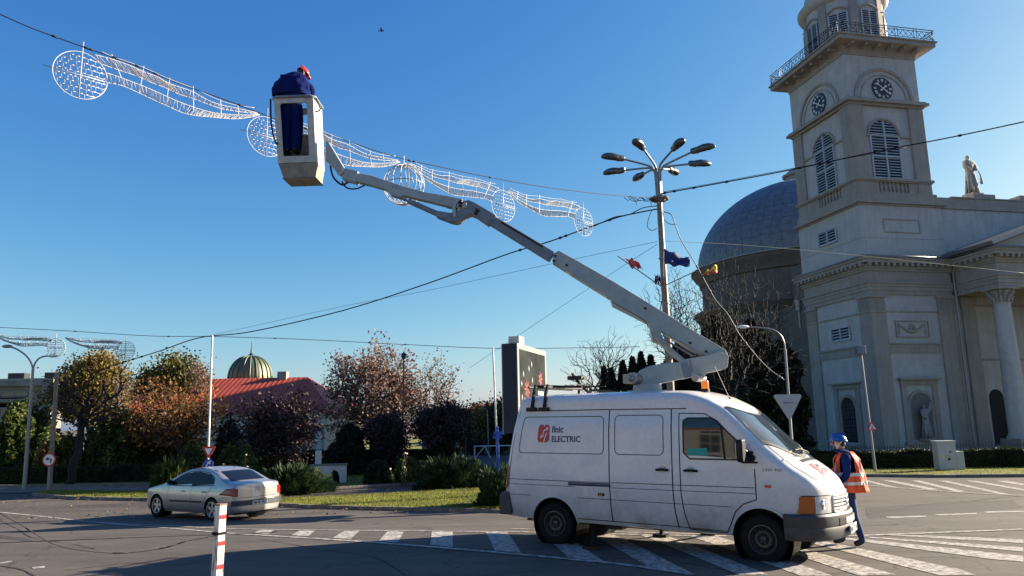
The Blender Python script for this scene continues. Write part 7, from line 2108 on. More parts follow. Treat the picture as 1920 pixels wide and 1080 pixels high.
# ================================================================ CABINET, WALL STONE, BIRD
Yc = 35.6; c0_ = at(1758, 884, Yc); cabi = empty('utility_cabinet', (c0_.x, Yc, gz(Yc)), CH_A*.0, 'two-part pale grey utility cabinet before the church hedge', 'utility cabinet')
x0_ = 0; x1_ = (at(1792, 880, Yc).x - c0_.x); x2_ = (at(1806, 880, Yc).x - c0_.x); zt_ = height_at(1775, Yc, 828) - gz(Yc); z2_ = height_at(1800, Yc, 846) - gz(Yc)
cabm = mat('cabinet_grey', (.42,.42,.40), .5, noise=.15, scale=4)
b = MB(); b.box(0,-.2,.12,x1_,.25,zt_); m1 = b.build('cabinet_body', cabm, cabi, bevel=.015); b = MB(); b.box(x1_+.003,-.2,.12,x2_,.25,z2_); b.build('side_cabinet', cabm, cabi, bevel=.015)
b = MB(); b.box(-.02,-.23,zt_+.001,x1_+.03,.28,zt_+.05); b.build('lid', plate_white, cabi); b = MB(); b.box(-.02,-.18,0,x2_+.02,.24,.119); b.build('plinth', stone_base, cabi)
for (a_, z_) in ((.25,.55),(.35,.9)): b = MB(); b.box(a_-.02+.2,-.215,z_,a_+.30,-.201,z_+.05); b.build('vent', black_plastic, m1)
b = MB(); b.cyl((.5,-.215,.62),(.5,-.201,.62),.05,.05,12); b.build('lock', print_black, m1)
b = MB(); tri(b, Vector((.22,-.204,.72)), .16, -.006, 0); b.build('warning_sticker', flag_yellow, m1)
Yw = 35.5; p0_, p1_ = at(583, 907, Yw), at(647, 905, Yw); ww = empty('park_wall_stone', (p0_.x, Yw, gz(Yw)), radians(4), 'low pale concrete memorial wall standing in the park shrubs', 'memorial wall')
hw_ = height_at(600, Yw, 873) - gz(Yw); L2 = p1_.x - p0_.x
b = MB(); b.box(0,-.2,0,L2,.3,hw_); b.build('wall_block', wall_white, ww, bevel=.02); b = MB(); b.box(-.05,-.25,hw_+.001,L2+.05,.35,hw_+.06); b.build('coping', kerb_mat, ww)
p = at(596, 845, 37); b = MB(); b.box(p.x-.13, 37, gz(37), p.x+.13, 37.25, p.z); tag(b.build('stone_pillar', wall_white, bevel=.02), 'thin pale stone pillar rising behind the low concrete wall', 'pillar')
p = at(716, 58, 60); root = empty('bird', p, 0, 'small dark bird flying high above the lift', 'bird')
b = MB(); b.sphere((0,0,0), (.17,.06,.06), 10, 6); b.tube([(-.15,0,.0),(-.3,0,.01)], [.04,.06], 5); b.sphere((.18,0,.03), .05, 8, 6); b.build('body', print_black, root, smooth=True)
for s in (-1, 1):
    b = MB(); b.prism([(.08,0),(-.10,0),(-.14,.26),(-.02,.30)], lambda x, y: Vector((x, s*y*.4, y*.9)), lambda x, y: Vector((x, s*y*.4+.01, y*.9+.012))); b.build('wing', print_black, root)
# white barrier in the side street
p = at(890, 866, 58); b = MB(); q = Vector((p.x, 58, gz(58)))
b.tube([q, q+Vector((0,0,.95))], .06, 6); b.tube([q+Vector((0,0,.9)), q+Vector((5.2,0,.9))], .05, 6); b.tube([q+Vector((0,0,0)), q+Vector((.8,0,.9))], .04, 6); b.tube([q+Vector((1.2,0,0)), q+Vector((.8,0,.9))], .04, 6)
tag(b.build('road_barrier', white_print), 'low white metal barrier across the far side street', 'barrier')
# ================================================================ VEGETATION
def leaf_quads(centers, size, rg, flat=0.0, elong=1.6):
    n = len(centers)
    d = rg.normal(size=(n,3)); d[:,2] *= (1-flat); d /= np.linalg.norm(d, axis=1)[:,None] + 1e-9
    e = rg.normal(size=(n,3)); e -= d * (e*d).sum(1)[:,None]; e /= np.linalg.norm(e, axis=1)[:,None] + 1e-9
    s = (size * rg.uniform(.6, 1.35, n))[:,None]
    v = np.empty((n,4,3)); v[:,0] = centers - d*s*elong*.5; v[:,1] = centers + e*s*.5; v[:,2] = centers + d*s*elong*.5; v[:,3] = centers - e*s*.5
    return v.reshape(-1,3)

def grow(rg, trunk_h, targets, r0, lean=(0,0), wob=.12, start=.35):
    """branches reach for every target point from the nearest grown node (a light space colonisation)"""
    nodes = []; par = []
    k = 6
    for i in range(k+1):
        t = i/k; nodes.append(np.array([lean[0]*t + rg.normal()*.02*trunk_h*(t>0), lean[1]*t + rg.normal()*.02*trunk_h*(t>0), trunk_h*t])); par.append(i-1)
    top = nodes[-1]
    first = max(1, int(k*start)); plen = np.zeros(len(targets)*3 + k + 8); plen[:k+1] = np.linspace(0, trunk_h, k+1)*.3
    order = np.argsort(np.linalg.norm(targets - top, axis=1))
    N = np.array(nodes); tips = []
    alive = [i >= first for i in range(len(nodes))]
    arr = np.zeros((len(targets)*3 + k + 8, 3)); arr[:k+1] = N; cnt = k+1; ok = np.zeros(len(arr), bool); ok[first:k+1] = True
    for ti in order:
        T = targets[ti]
        dd = arr[:cnt] - T; dist = np.sqrt((dd**2).sum(1)) + np.where(arr[:cnt,2] > T[2]+.1, .6, 0) + .42*plen[:cnt]; dist[~ok[:cnt]] = 1e9
        j = int(dist.argmin()); A = arr[j]; L = np.linalg.norm(T-A)
        if L < 1e-3: continue
        p = j; steps = 3 if L > .5 else 2
        for s in range(1, steps+1):
            t = s/steps; q = A + (T-A)*t + rg.normal(size=3)*wob*L*.35*(t < 1); q[2] += .10*L*sin(pi*t)
            arr[cnt] = q; plen[cnt] = plen[p] + np.linalg.norm(q - arr[p]); par.append(p); ok[cnt] = True; p = cnt; cnt += 1
        tips.append(cnt-1)
    # thickness from the number of tips carried
    w = np.zeros(cnt); 
    for t in tips: w[t] = 1
    for i in range(cnt-1, 0, -1):
        if par[i] >= 0: w[par[i]] += max(w[i], .6)*1.0
    rad = r0 * np.maximum(w / max(1, w[0]), 1e-5) ** .46
    return arr[:cnt], par, rad, tips

def branch_mesh(name, arr, par, rad, m, parent, rmin=.006, sides=4):
    """one joined mesh of tapered branch segments"""
    n = len(arr); V = []; 
    P = []; Q = []; RA = []; RB = []
    for i in range(1, n):
        if par[i] >= 0: P.append(arr[par[i]]); Q.append(arr[i]); RA.append(min(rad[par[i]], rad[i]*1.5)); RB.append(rad[i])
    P = np.array(P); Q = np.array(Q); RA = np.maximum(np.array(RA), rmin); RB = np.maximum(np.array(RB)*.95, rmin)
    d = Q-P; L = np.linalg.norm(d, axis=1)[:,None]+1e-9; d /= L
    ref = np.where(np.abs(d[:,2:3]) > .9, np.array([[1.,0,0]]), np.array([[0,0,1.]])); u = np.cross(d, ref); u /= np.linalg.norm(u, axis=1)[:,None]+1e-9; w = np.cross(d, u)
    quads = []
    for k in range(sides):
        a0, a1 = 2*pi*k/sides, 2*pi*(k+1)/sides
        o0 = u*cos(a0)+w*sin(a0); o1 = u*cos(a1)+w*sin(a1)
        quads.append(np.stack([P+o0*RA[:,None], P+o1*RA[:,None], Q+o1*RB[:,None], Q+o0*RB[:,None]], 1))
    v = np.concatenate(quads).reshape(-1,3)
    return raw_mesh(name, v, None, m, parent)

def ellipsoid_pts(rg, n, c, r, shell=.55, gaps=0.0, low=-1.0):
    out = []
    while len(out) < n:
        p = rg.normal(size=3); p /= np.linalg.norm(p); lump = 1 + .13*sin(4*p[0]+7*p[2]+c[0]*3) + .11*sin(9*p[1]-6*p[2]+c[0]) ; p *= rg.uniform(shell, 1)**.7 * lump
        if p[2] < low: continue
        q = np.array(c) + p*np.array(r)
        if gaps and (sin(q[0]*2.3+q[2]*1.7)+sin(q[2]*3.1-q[1]*2.2+q[0]))*.5 > 1-gaps*2: continue
        out.append(q)
    return np.array(out)

def tree(name, label, base, trunk_h, c, r, leaf=None, n_t=160, n_leaf=60, lsize=.12, spread=.35, r0=.2, bark_m=None, seed=1, shell=.35, gaps=.15, low=-.7, group=None, lean=(0,0), start=.35, cat='tree', rmin=.008, wob=.12):
    n_leaf = int(n_leaf*1.6) if n_leaf > 2 else n_leaf; lsize *= .76
    rg = np.random.RandomState(seed); root = empty(name, base, 0, label, cat, group)
    T = ellipsoid_pts(rg, n_t, c, r, shell, gaps, low)
    arr, par, rad, tips = grow(rg, trunk_h, T, r0, lean, wob, start)
    # trunk as its own part, with a flared foot
    tb = MB(); k = 7; tb.tube([tuple(arr[i]) for i in range(k)], [max(rad[i], r0*.35)*(1.35 if i == 0 else 1.0) for i in range(k)], 10)
    tb.build('trunk', bark_m or bark, root, smooth=True)
    par2 = list(par); 
    for i in range(1, k): par2[i] = -1
    br = branch_mesh('branches', arr, par2, rad, bark_m or bark, root, rmin)
    if leaf:
        cc = arr[tips]
        if n_leaf:
            C = np.repeat(cc, n_leaf, axis=0) + rg.normal(size=(len(cc)*n_leaf, 3))*spread*np.array([1,1,.8])
            lv = raw_mesh('crown', leaf_quads(C, lsize, rg), None, leaf, root); 
    return root

def px_tree(name, label, bx, Y, crown, trunk_frac=.3, depth=.8, **kw):
    """crown = (x0, y0, x1, y1) in the photograph at distance Y"""
    x0, y0, x1, y1 = crown
    c = at((x0+x1)/2, (y0+y1)/2, Y); b = at(bx, 800, Y); base = Vector((b.x, Y, gz(Y)))
    rx_ = abs(at(x1, y1, Y).x - at(x0, y1, Y).x)/2; rz_ = abs(at(x0, y0, Y).z - at(x0, y1, Y).z)/2
    c = c - base
    return tree(name, label, base, max(.5, (c.z - rz_)*1.0 + rz_*trunk_frac), (c.x, c.y, c.z), (rx_, rx_*depth, rz_), lean=(c.x*.5, 0), **kw)

L_gold = leaf_mat('golden_leaf', [(.08,.05,.015),(.17,.12,.03),(.27,.20,.045),(.17,.18,.035)], .6, .35)
L_rust = leaf_mat('rust_leaf', [(.06,.03,.014),(.16,.07,.025),(.26,.12,.035),(.32,.20,.055)], .6, .35)
L_pink = leaf_mat('pinkish_brown_leaf', [(.10,.06,.045),(.22,.135,.10),(.36,.26,.21)], .6, .3)
L_green = leaf_mat('green_leaf', [(.025,.045,.012),(.065,.095,.02),(.14,.16,.03)], .6, .3)
L_olive = leaf_mat('olive_leaf', [(.03,.035,.01),(.09,.09,.02),(.22,.19,.035)], .6, .3)
L_plum = leaf_mat('plum_leaf', [(.018,.011,.012),(.05,.028,.030),(.12,.078,.075)], .6, .2)
L_dark = leaf_mat('dark_conifer_leaf', [(.006,.010,.008),(.012,.02,.012),(.025,.035,.02)], .7, .1)
L_jun = leaf_mat('juniper_leaf', [(.012,.028,.012),(.035,.07,.025),(.09,.13,.045)], .65, .2)
L_hedge = leaf_mat('hedge_leaf', [(.012,.018,.008),(.022,.035,.012),(.05,.065,.02)], .65, .2)
L_ivy = leaf_mat('ivy_leaf', [(.010,.014,.008),(.022,.026,.012),(.05,.045,.02)], .6, .15)

# ---- left side park, front to back
px_tree('autumn_tree', 'nearest dark-trunked tree with half-bare brown branches on the left verge', 137, 37, (84,664,262,815), .0, .8, leaf=L_rust, n_t=330, n_leaf=2, lsize=.09, spread=.22, r0=.19, bark_m=bark_dark, seed=11, shell=.2, gaps=.1, start=.2, rmin=.010)
px_tree('golden_tree', 'round golden-green tree behind the dark-trunked tree on the left', 172, 47, (112,672,232,800), .3, .9, leaf=L_gold, n_t=230, n_leaf=80, lsize=.16, spread=.38, r0=.22, seed=12)
px_tree('bare_tree', 'small bare twiggy tree top sticking up between the golden and the rust-coloured tree', 218, 44, (190,680,262,790), .4, .8, n_t=130, r0=.12, bark_m=twig, seed=13, shell=.1, rmin=.008)
px_tree('autumn_tree', 'broad rust-orange tree in front of the red sheet roof', 350, 43, (222,712,432,862), .35, .8, leaf=L_rust, n_t=330, n_leaf=13, lsize=.14, spread=.40, r0=.27, seed=14, shell=.15, gaps=.28, start=.3)
px_tree('autumn_tree', 'brownish green tree whose top shows above the left end of the red roof', 310, 66, (250,670,392,800), .3, .7, leaf=L_olive, n_t=200, n_leaf=45, lsize=.22, spread=.5, r0=.25, seed=15)
px_tree('bare_tree', 'thin bare tree top above the middle of the red roof beside the white pole', 372, 64, (352,668,396,760), .4, .7, leaf=L_pink, n_t=90, n_leaf=5, lsize=.16, spread=.3, r0=.12, bark_m=twig, seed=16)
px_tree('plum_tree', 'dark plum-leaved tree in front of the right end of the red roof', 525, 42, (440,742,606,870), .3, .85, leaf=L_plum, n_t=260, n_leaf=22, lsize=.15, spread=.36, r0=.22, bark_m=bark_dark, seed=17, shell=.2, low=-.95)
px_tree('pinkish_tree', 'large pinkish brown tree, tallest in the middle of the park', 700, 46, (606,644,798,850), .3, .85, leaf=L_pink, n_t=520, n_leaf=17, lsize=.15, spread=.34, r0=.28, seed=18, shell=.2, gaps=.1)
px_tree('bare_tree', 'pale nearly leafless tree right of the pinkish tree', 805, 47, (745,668,872,850), .3, .85, leaf=L_pink, n_t=460, n_leaf=4, lsize=.13, spread=.3, r0=.2, bark_m=twig, seed=19, shell=.15, rmin=.009)
px_tree('dark_tree', 'dark round-crowned tree below the pale leafless tree', 826, 41, (782,762,868,838), .3, .9, leaf=L_plum, n_t=170, n_leaf=60, lsize=.13, spread=.28, r0=.14, bark_m=bark_dark, seed=20, low=-.9)
px_tree('dark_tree', 'smaller dark round tree in front of the pinkish tree trunk', 722, 41, (694,782,756,850), .3, .9, leaf=L_plum, n_t=130, n_leaf=55, lsize=.12, spread=.26, r0=.12, bark_m=bark_dark, seed=21, low=-.9)
px_tree('autumn_tree', 'red-brown sparse tree before the distant tiled roof', 880, 70, (838,762,912,850), .3, .8, leaf=L_rust, n_t=220, n_leaf=18, lsize=.22, spread=.5, r0=.22, bark_m=bark_dark, seed=22)
px_tree('olive_tree', 'dark olive green tree left of the billboard', 938, 66, (888,758,985,846), .3, .8, leaf=L_olive, n_t=220, n_leaf=40, lsize=.22, spread=.5, r0=.22, bark_m=bark_dark, seed=23)
px_tree('bare_tree', 'small bare shrub-like tree before the pale distant building', 893, 63, (874,826,912,858), .3, .8, leaf=L_plum, n_t=80, n_leaf=12, lsize=.14, spread=.3, r0=.08, bark_m=bark_dark, seed=24)
# ---- behind the van
px_tree('bare_tree', 'spreading bare tree seen over the van roof beside the billboard', 1135, 46, (1050,622,1215,760), .15, .8, n_t=1000, r0=.14, bark_m=bark, seed=25, shell=.1, start=.15, rmin=.007, low=-.9, wob=.12)
px_tree('bare_tree', 'bare tree crown left of the lamp post, behind the lift boom', 1262, 40, (1195,498,1330,700), .3, .8, n_t=1000, r0=.15, bark_m=bark_dark, seed=26, shell=.1, rmin=.008, wob=.12)
px_tree('large_bare_tree', 'largest bare dark tree spreading before the rotunda and dome drum', 1375, 36, (1235,488,1505,760), .2, .6, n_t=2900, r0=.18, bark_m=bark_dark, seed=27, shell=.1, rmin=.0065, start=.25, low=-.9, wob=.10)

def conifer(name, label, bx, Y, x0, ytop, x1, leaf=L_dark, n=5200, seed=1, ybot=None, lumpy=.25, lsize=.16, cat='conifer', group=None):
    """columnar or conical evergreen: trunk and dense sprays"""
    rg = np.random.RandomState(seed); b = at((x0+x1)/2, 800, Y); base = Vector((b.x, Y, gz(Y))); root = empty(name, base, 0, label, cat, group)
    h = at((x0+x1)/2, ytop, Y).z - base.z; w = abs(at(x1, 800, Y).x - at(x0, 800, Y).x)/2
    t = rg.uniform(0, 1, n)**.85; a = rg.uniform(0, 2*pi, n)
    prof = w * np.clip(np.minimum(1.0, (1-t)*3.4)**.6 * (.85+.15*np.sin(t*17)), .03, 1) * (1 + lumpy*np.sin(a*3+t*9)*.5 + lumpy*.5*np.sin(a*7-t*23))
    rr = prof * rg.uniform(.55, 1.0, n)**.5
    C = np.stack([rr*np.cos(a), rr*np.sin(a), .15 + t*h*.97], 1)
    lv = raw_mesh('foliage', leaf_quads(C, lsize, rg, elong=2.2), None, leaf, root)
    cb = MB(); cb.lathe([(w*.62*max(.02, min(1, (1-i/12)*2.4)), .1+h*.93*i/12) for i in range(13)], 12); cb.build('dense_core', leaf, root, smooth=True)
    tb = MB(); tb.tube([(0,0,-.05),(0,0,h*.5)], [.12,.06], 8); tb.build('trunk', bark_dark, root)
    return root
for i, (x0, yt, x1, lb) in enumerate([(1126,688,1148,'leftmost small dark thuja column seen over the van roof'),(1140,692,1162,'second thuja column from the left over the van roof'),(1160,677,1186,'third thuja column from the left, left of the lift turret'),(1178,670,1205,'fourth thuja column, just left of the slewing motor'),(1195,660,1221,'fifth thuja column, directly behind the turret link'),(1212,666,1241,'rightmost thuja column under the folded boom')]):
    conifer('thuja', lb, 0, 37 + .3*i, x0, yt, x1, seed=40+i, n=4500, lsize=.13, group='thuja columns behind the van')
conifer('dark_conifer', 'tall dark conifer mass left of the rotunda wall behind the boom', 0, 40, 1310, 590, 1400, seed=50, n=18000, lsize=.2, lumpy=.35)
conifer('dark_conifer', 'broad dark conifer directly left of the street lamp and tower', 0, 42, 1378, 600, 1466, leaf=L_ivy, seed=51, n=17000, lsize=.2, lumpy=.35)
conifer('dark_conifer', 'lower dark conifer behind the turret and thuja columns', 0, 43, 1240, 640, 1335, seed=52, n=13000, lsize=.2, lumpy=.35)
conifer('dark_conifer', 'narrow dark conifer between plum tree and pinkish tree', 0, 41, 626, 800, 686, seed=53, n=7000, lsize=.14)
conifer('ivy_column', 'ivy-grown dark tree trunk close to the rotunda corner', 0, 44, 1435, 640, 1516, leaf=L_ivy, seed=54, n=9000, lsize=.2, lumpy=.3)

def bush(name, label, x0, y0, x1, y1, Y, leaf, n=5000, lsize=.10, seed=1, lumpy=.25, depth=1.0, cat='bush', spiky=0.0, group=None, flat=0.0):
    rg = np.random.RandomState(seed); cx = (x0+x1)/2; b = at(cx, y1, Y); base = Vector((b.x, Y, gz(Y))); root = empty(name, base, 0, label, cat, group)
    w = abs(at(x1, y1, Y).x - at(x0, y1, Y).x)/2; h = at(cx, y0, Y).z - base.z
    th = np.arccos(rg.uniform(-.05, 1, n)); a = rg.uniform(0, 2*pi, n)
    k = 1 + lumpy*(np.sin(a*3+th*4+seed)*.5 + np.sin(a*7+th*9)*.3 + np.sin(a*13-th*6)*.2)
    rr = rg.uniform(.45, 1, n)**.4 * k
    C = np.stack([rr*w*np.sin(th)*np.cos(a), rr*w*depth*np.sin(th)*np.sin(a), np.maximum(.03, rr*h*np.cos(th)**.9)], 1)
    if spiky:
        D = C / (np.linalg.norm(C, axis=1)[:,None]+1e-6); s = (lsize*rg.uniform(.6,1.3,n))[:,None]
        D[:,2] += .35; e = rg.normal(size=(n,3)); e -= D*(e*D).sum(1)[:,None]; e /= np.linalg.norm(e,axis=1)[:,None]+1e-9
        v = np.empty((n,4,3)); v[:,0] = C-D*s*spiky*.5; v[:,1] = C+e*s*.25; v[:,2] = C+D*s*spiky*.5; v[:,3] = C-e*s*.25; v = v.reshape(-1,3)
    else: v = leaf_quads(C, lsize, rg)
    raw_mesh('foliage', v, None, leaf, root)
    cb = MB(); cb.sphere((0,0,0), (w*.72, w*depth*.72, h*.72), 14, 8); cb.build('dense_core', leaf, root, smooth=True)
    return root
# foliage masses of the park shrubbery, each a bush one can tell apart
bush('green_bush', 'loose green tree-like shrub filling the far left edge of the park', -30, 768, 92, 925, 44, L_green, 13000, .16, 60)
bush('green_bush', 'green shrub filling the gap left of the dark tree trunk', 92, 820, 152, 908, 41, L_olive, 5000, .12, 79)
bush('green_bush', 'yellowing shrub behind the double street lamp', 20, 800, 110, 915, 46, L_olive, 8000, .14, 61)
bush('green_bush', 'dense green shrub right of the dark tree trunk', 160, 775, 262, 908, 42, L_green, 13000, .14, 62)
bush('green_bush', 'tall lighter green shrub below the golden tree crown', 205, 790, 300, 905, 44, L_olive, 9000, .14, 63)
bush('green_bush', 'dark green shrub under the rust-orange tree', 280, 812, 372, 900, 44, L_green, 8000, .13, 64)
bush('green_bush', 'dark pointed shrub right of the thin white pole', 398, 795, 455, 890, 43, L_dark, 6000, .13, 65)
bush('yellow_bush', 'small bright yellow-orange bush beside the street lamp foot', 62, 828, 112, 895, 40.5, L_gold, 3500, .12, 66)
bush('yellow_bush', 'small yellow bush between the low wall and the dark conifer', 608, 832, 640, 880, 46, L_gold, 1500, .12, 67)
bush('green_bush', 'dark low shrub behind the low concrete wall', 590, 850, 700, 905, 42, L_hedge, 7000, .12, 68)
bush('green_bush', 'dark shrub under the dark round-crowned tree', 745, 850, 850, 905, 42, L_hedge, 7000, .12, 69)
bush('juniper', 'wide feathery juniper directly right of the silver car', 482, 880, 612, 925, 31.5, L_jun, 14000, .11, 70, spiky=1.7, lumpy=.4)
bush('juniper', 'wide feathery juniper behind the far end of the lawn', 780, 865, 925, 908, 32.5, L_jun, 14000, .11, 71, spiky=1.7, lumpy=.4)
bush('juniper', 'dark near juniper hugging the rear corner of the van', 893, 888, 990, 938, 24.5, L_jun, 11000, .09, 72, spiky=1.9, lumpy=.4)
bush('clipped_ball', 'large clipped round dark bush left of the far juniper', 681, 862, 737, 912, 34, L_hedge, 7000, .07, 73, lumpy=.04)
bush('clipped_ball', 'tiny clipped bush in front of the low concrete wall', 618, 882, 636, 912, 34.5, L_dark, 2500, .06, 74, lumpy=.05)
bush('grass_tuft', 'arching dry grass and rose shrub just left of the silver car roof', 288, 866, 362, 912, 33, L_green, 2600, .13, 75, spiky=2.6)
bush('rose_bush', 'straggly rose bush behind the silver car roof, left of the signs', 330, 830, 400, 905, 34, L_olive, 2600, .11, 76)
bush('rose_bush', 'straggly rose bush behind the silver car, right of the signs', 398, 838, 490, 905, 34.5, L_green, 3600, .11, 77)
bush('rose_bush', 'sparse rose shrubs between the clipped ball and the far juniper', 732, 858, 800, 908, 35, L_olive, 1600, .10, 78)
# tall stems with pale roses in front of the dark shrubs
rr_ = random.Random(4); 
for i in range(10):
    x = rr_.choice([rr_.uniform(345, 485), rr_.uniform(735, 800)]); Y = rr_.uniform(32.5, 33.5); p = at(x, 905, Y); base = Vector((p.x, Y, gz(Y))); h = rr_.uniform(.7, 1.5)
    rt = empty('rose_plant', base, 0, 'thin leafy rose stem with a pale bloom above the shrubs', 'rose', 'rose stems along the park bed')
    b = MB(); tipx = rr_.uniform(-.25,.25); b.tube([(0,0,0),(tipx*.4,0,h*.5),(tipx,0,h)], [.012,.01,.008], 5); b.build('stem', twig, rt)
    b = MB(); b.sphere((tipx,0,h+.02), (.05,.05,.04), 8, 5); b.build('bloom', mat('rose_petal_%d' % i, (.62,.42,.30) if i % 2 else (.7,.66,.6), .6), rt)
    rgn = np.random.RandomState(i); C = np.stack([rgn.normal(0,.07,40)+tipx*.6, rgn.normal(0,.07,40), rgn.uniform(.1,h,40)], 1); raw_mesh('leaves', leaf_quads(C, .06, rgn), None, L_green, rt)

def hedge(name, label, p0, p1, th, h, leaf, n, seed, lsize=.07):
    rg = np.random.RandomState(seed); p0 = Vector((p0[0], p0[1], 0)); p1 = Vector((p1[0], p1[1], 0)); d = p1-p0; L = d.length
    root = empty(name, (p0.x, p0.y, gz(p0.y)), atan2(d.y, d.x), label, 'hedge')
    b = MB(); b.box(0, 0, 0, L, th, h-.04)
    core = b.build('dense_core', leaf, root)
    s = rg.uniform(0, 1, n); fr = s < .55
    X = rg.uniform(0, L, n); wav = .04*np.sin(X*1.7)+.03*np.sin(X*4.1)
    Yv = np.where(fr, rg.normal(0, .035, n), rg.uniform(0, th, n)); Zv = np.where(fr, rg.uniform(.02, h, n), h + rg.normal(0, .03, n)) + wav*(Yv > -1)
    raw_mesh('foliage', leaf_quads(np.stack([X, Yv, Zv], 1), lsize, rg), None, leaf, root)
    return root
a, c = gp(1500, 884), gp(1990, 882)
hh = height_at(1760, a.y, 845) - gz(a.y)
hedge('clipped_hedge', 'long dark clipped hedge running along the foot of the church', (a.x-2.5, a.y+.6), (c.x+4, c.y+.4), 1.0, hh, L_hedge, 34000, 80)
hedge('clipped_hedge', 'front low dark park hedge on the left behind the pavement', (at(-60,900,39.6).x, 39.6), (at(470,900,39.6).x, 39.4), .9, .78, L_hedge, 22000, 81)
hedge('clipped_hedge', 'rear park hedge on the left, one step higher than the front one', (at(-80,880,43).x, 42.6), (at(560,880,43).x, 42.4), .9, 1.15, L_hedge, 20000, 82)
hedge('clipped_hedge', 'dark hedge across the park behind the round bush and low wall', (at(560,880,43).x, 43.4), (at(860,880,43).x, 43.4), .9, 1.2, L_hedge, 14000, 83)
# leaf litter at the foot of the church hedge
n = 900; rg = np.random.RandomState(8); C = np.stack([rg.uniform(a.x, c.x, n), rg.uniform(a.y-.1, a.y+.6, n), gz(36)+.12+rg.uniform(0,.10,n)], 1)
tag(raw_mesh('hedge_foot_growth', leaf_quads(C, .10, rg), None, L_olive, None), kind='stuff')
# iron fence behind the hedge
fn = empty('iron_fence', (a.x+1.0, a.y+1.9, gz(40)), CH_A*.3, 'low dark iron fence with spear tips between hedge and church tower', 'fence')
b = MB(); b.box(0,0,.3,16,.04,.34); b.box(0,0,.95,16,.04,.98); b.build('rail', iron, fn)
pm = MB(); pm.box(-.012,-.012,0,.012,.012,1.05); pm.add([(-.02,-.02,1.05),(.02,-.02,1.05),(.02,.02,1.05),(-.02,.02,1.05),(0,0,1.14)], [(0,1,4),(1,2,4),(2,3,4),(3,0,4)]); pme = pm.mesh('picket', iron)
for i in range(100): o = bpy.data.objects.new('picket', pme); COL.objects.link(o); o.parent = fn; o.location = (.08+i*.16, .02, 0)

# ================================================================ BUILDINGS BEYOND THE PARK
def windows_on(root, fn_, cols, z0, z1, w, frame_m, m=win_glass, mull=True):
    for cx_ in cols:
        b = MB(); vs = [fn_(cx_-w/2, z0, .02), fn_(cx_+w/2, z0, .02), fn_(cx_+w/2, z1, .02), fn_(cx_-w/2, z1, .02)]; b.add(vs, [(0,1,2,3)])
        g = b.build('window', m, root)
        f = MB()
        def bar(x0, x1, za, zb, d=.07):
            f.add([fn_(x0,za,.025),fn_(x1,za,.025),fn_(x1,zb,.025),fn_(x0,zb,.025),fn_(x0,za,d),fn_(x1,za,d),fn_(x1,zb,d),fn_(x0,zb,d)], [(4,5,6,7),(0,1,5,4),(1,2,6,5),(2,3,7,6),(3,0,4,7)])
        t = .09
        bar(cx_-w/2-t, cx_-w/2, z0-t, z1+t); bar(cx_+w/2, cx_+w/2+t, z0-t, z1+t); bar(cx_-w/2, cx_+w/2, z1, z1+t*1.6, .10); bar(cx_-w/2-t, cx_+w/2+t, z0-t*1.6, z0, .16)
        if mull: bar(cx_-.03, cx_+.03, z0, z1, .05); bar(cx_-w/2, cx_+w/2, z0+(z1-z0)*.65, z0+(z1-z0)*.65+.06, .05)
        f.build('frame', frame_m, g)
# red-roofed hall with the green copper dome
YH = 60.0
e0_, e1_ = at(212, 768, YH), at(618, 770, YH); ze = e1_.z; r0_, r1_ = at(262, 709, YH+7), at(577, 711, YH+7); zr_ = (r0_.z+r1_.z)/2
hall = empty('red_roofed_hall', (e0_.x, YH, -.62), 0, 'long cream hall under a red sheet-metal hipped roof behind the park trees', 'building'); hx, hz = e0_.x, -.62
W_ = e1_.x - e0_.x
b = MB(); b.box(.5, .5, 0, W_-.5, 13.5, ze-hz); b.build('wall', wall_cream, hall)
b = MB(); b.box(0,-.0,ze-hz-.5,W_,14,ze-hz-.15); b.box(.2,.2,ze-hz-1.1,W_-.2,13.8,ze-hz-.5); b.build('eaves_cornice', wall_white, hall)
rx0, rx1 = r0_.x-hx, r1_.x-hx
b = MB(); zt__ = zr_-hz; zb__ = ze-hz-.148
b.add([(-.4,-.4,zb__),(W_+.4,-.4,zb__),(W_+.4,14.4,zb__),(-.4,14.4,zb__),(rx0,7,zt__),(rx1,7,zt__)], [(0,1,5,4),(1,2,5),(2,3,4,5),(3,0,4),(3,2,1,0)])
rf = b.build('roof', roof_red, hall)
b = MB()
for i in range(44):
    t = (i+.5)/44; x = -.4+(W_+.8)*t; xt = min(max(x, rx0), rx1); s = 1.0
    if x < rx0: s = (x+.4)/(rx0+.4)
    if x > rx1: s = (W_+.4-x)/(W_+.4-rx1)
    p0 = Vector((x,-.4,zb__+.02)); p1 = Vector((x, -.4+7.4*s, zb__+(zt__-zb__)*s+.02)); b.tube([p0,p1], .016, 4)
b.build('standing_seams', roof_red, rf)
b = MB(); b.box(rx1-2.6,6.5,zt__-.3,rx1-1.8,7.3,zt__+.5); b.build('chimney', wall_grey, rf)
windows_on(hall, lambda x, z, d: (x, .5-d, z), [x_*W_ for x_ in (.09,.17,.25,.33,.41,.495,.575,.655,.735,.815,.90)], 2.0, ze-hz-1.9, 1.3, wall_white)
for k in range(12): b = MB(); xx = W_*(.05+.0817*k); b.box(xx-.2,.36,0,xx+.2,.499,ze-hz-1.12); b.build('pilaster', wall_white, hall)
dc = at(469, 712, YH+14); rd = abs(at(508,712,YH+14).x - at(430,712,YH+14).x)/2; zd0 = at(469,712,YH+14).z; zd1 = at(469,668,YH+14).z
cd = empty('copper_dome', (dc.x, YH+14, -.62), 0, 'green ribbed copper dome with a spike rising behind the red roof', 'dome')
b = MB(); b.lathe([(rd*.98,0),(rd*.98,zd0+.62-.3),(rd*1.06,zd0+.62-.2),(rd*1.06,zd0+.62)], 32); b.build('drum', wall_white, cd)
hd2 = zd1-zd0
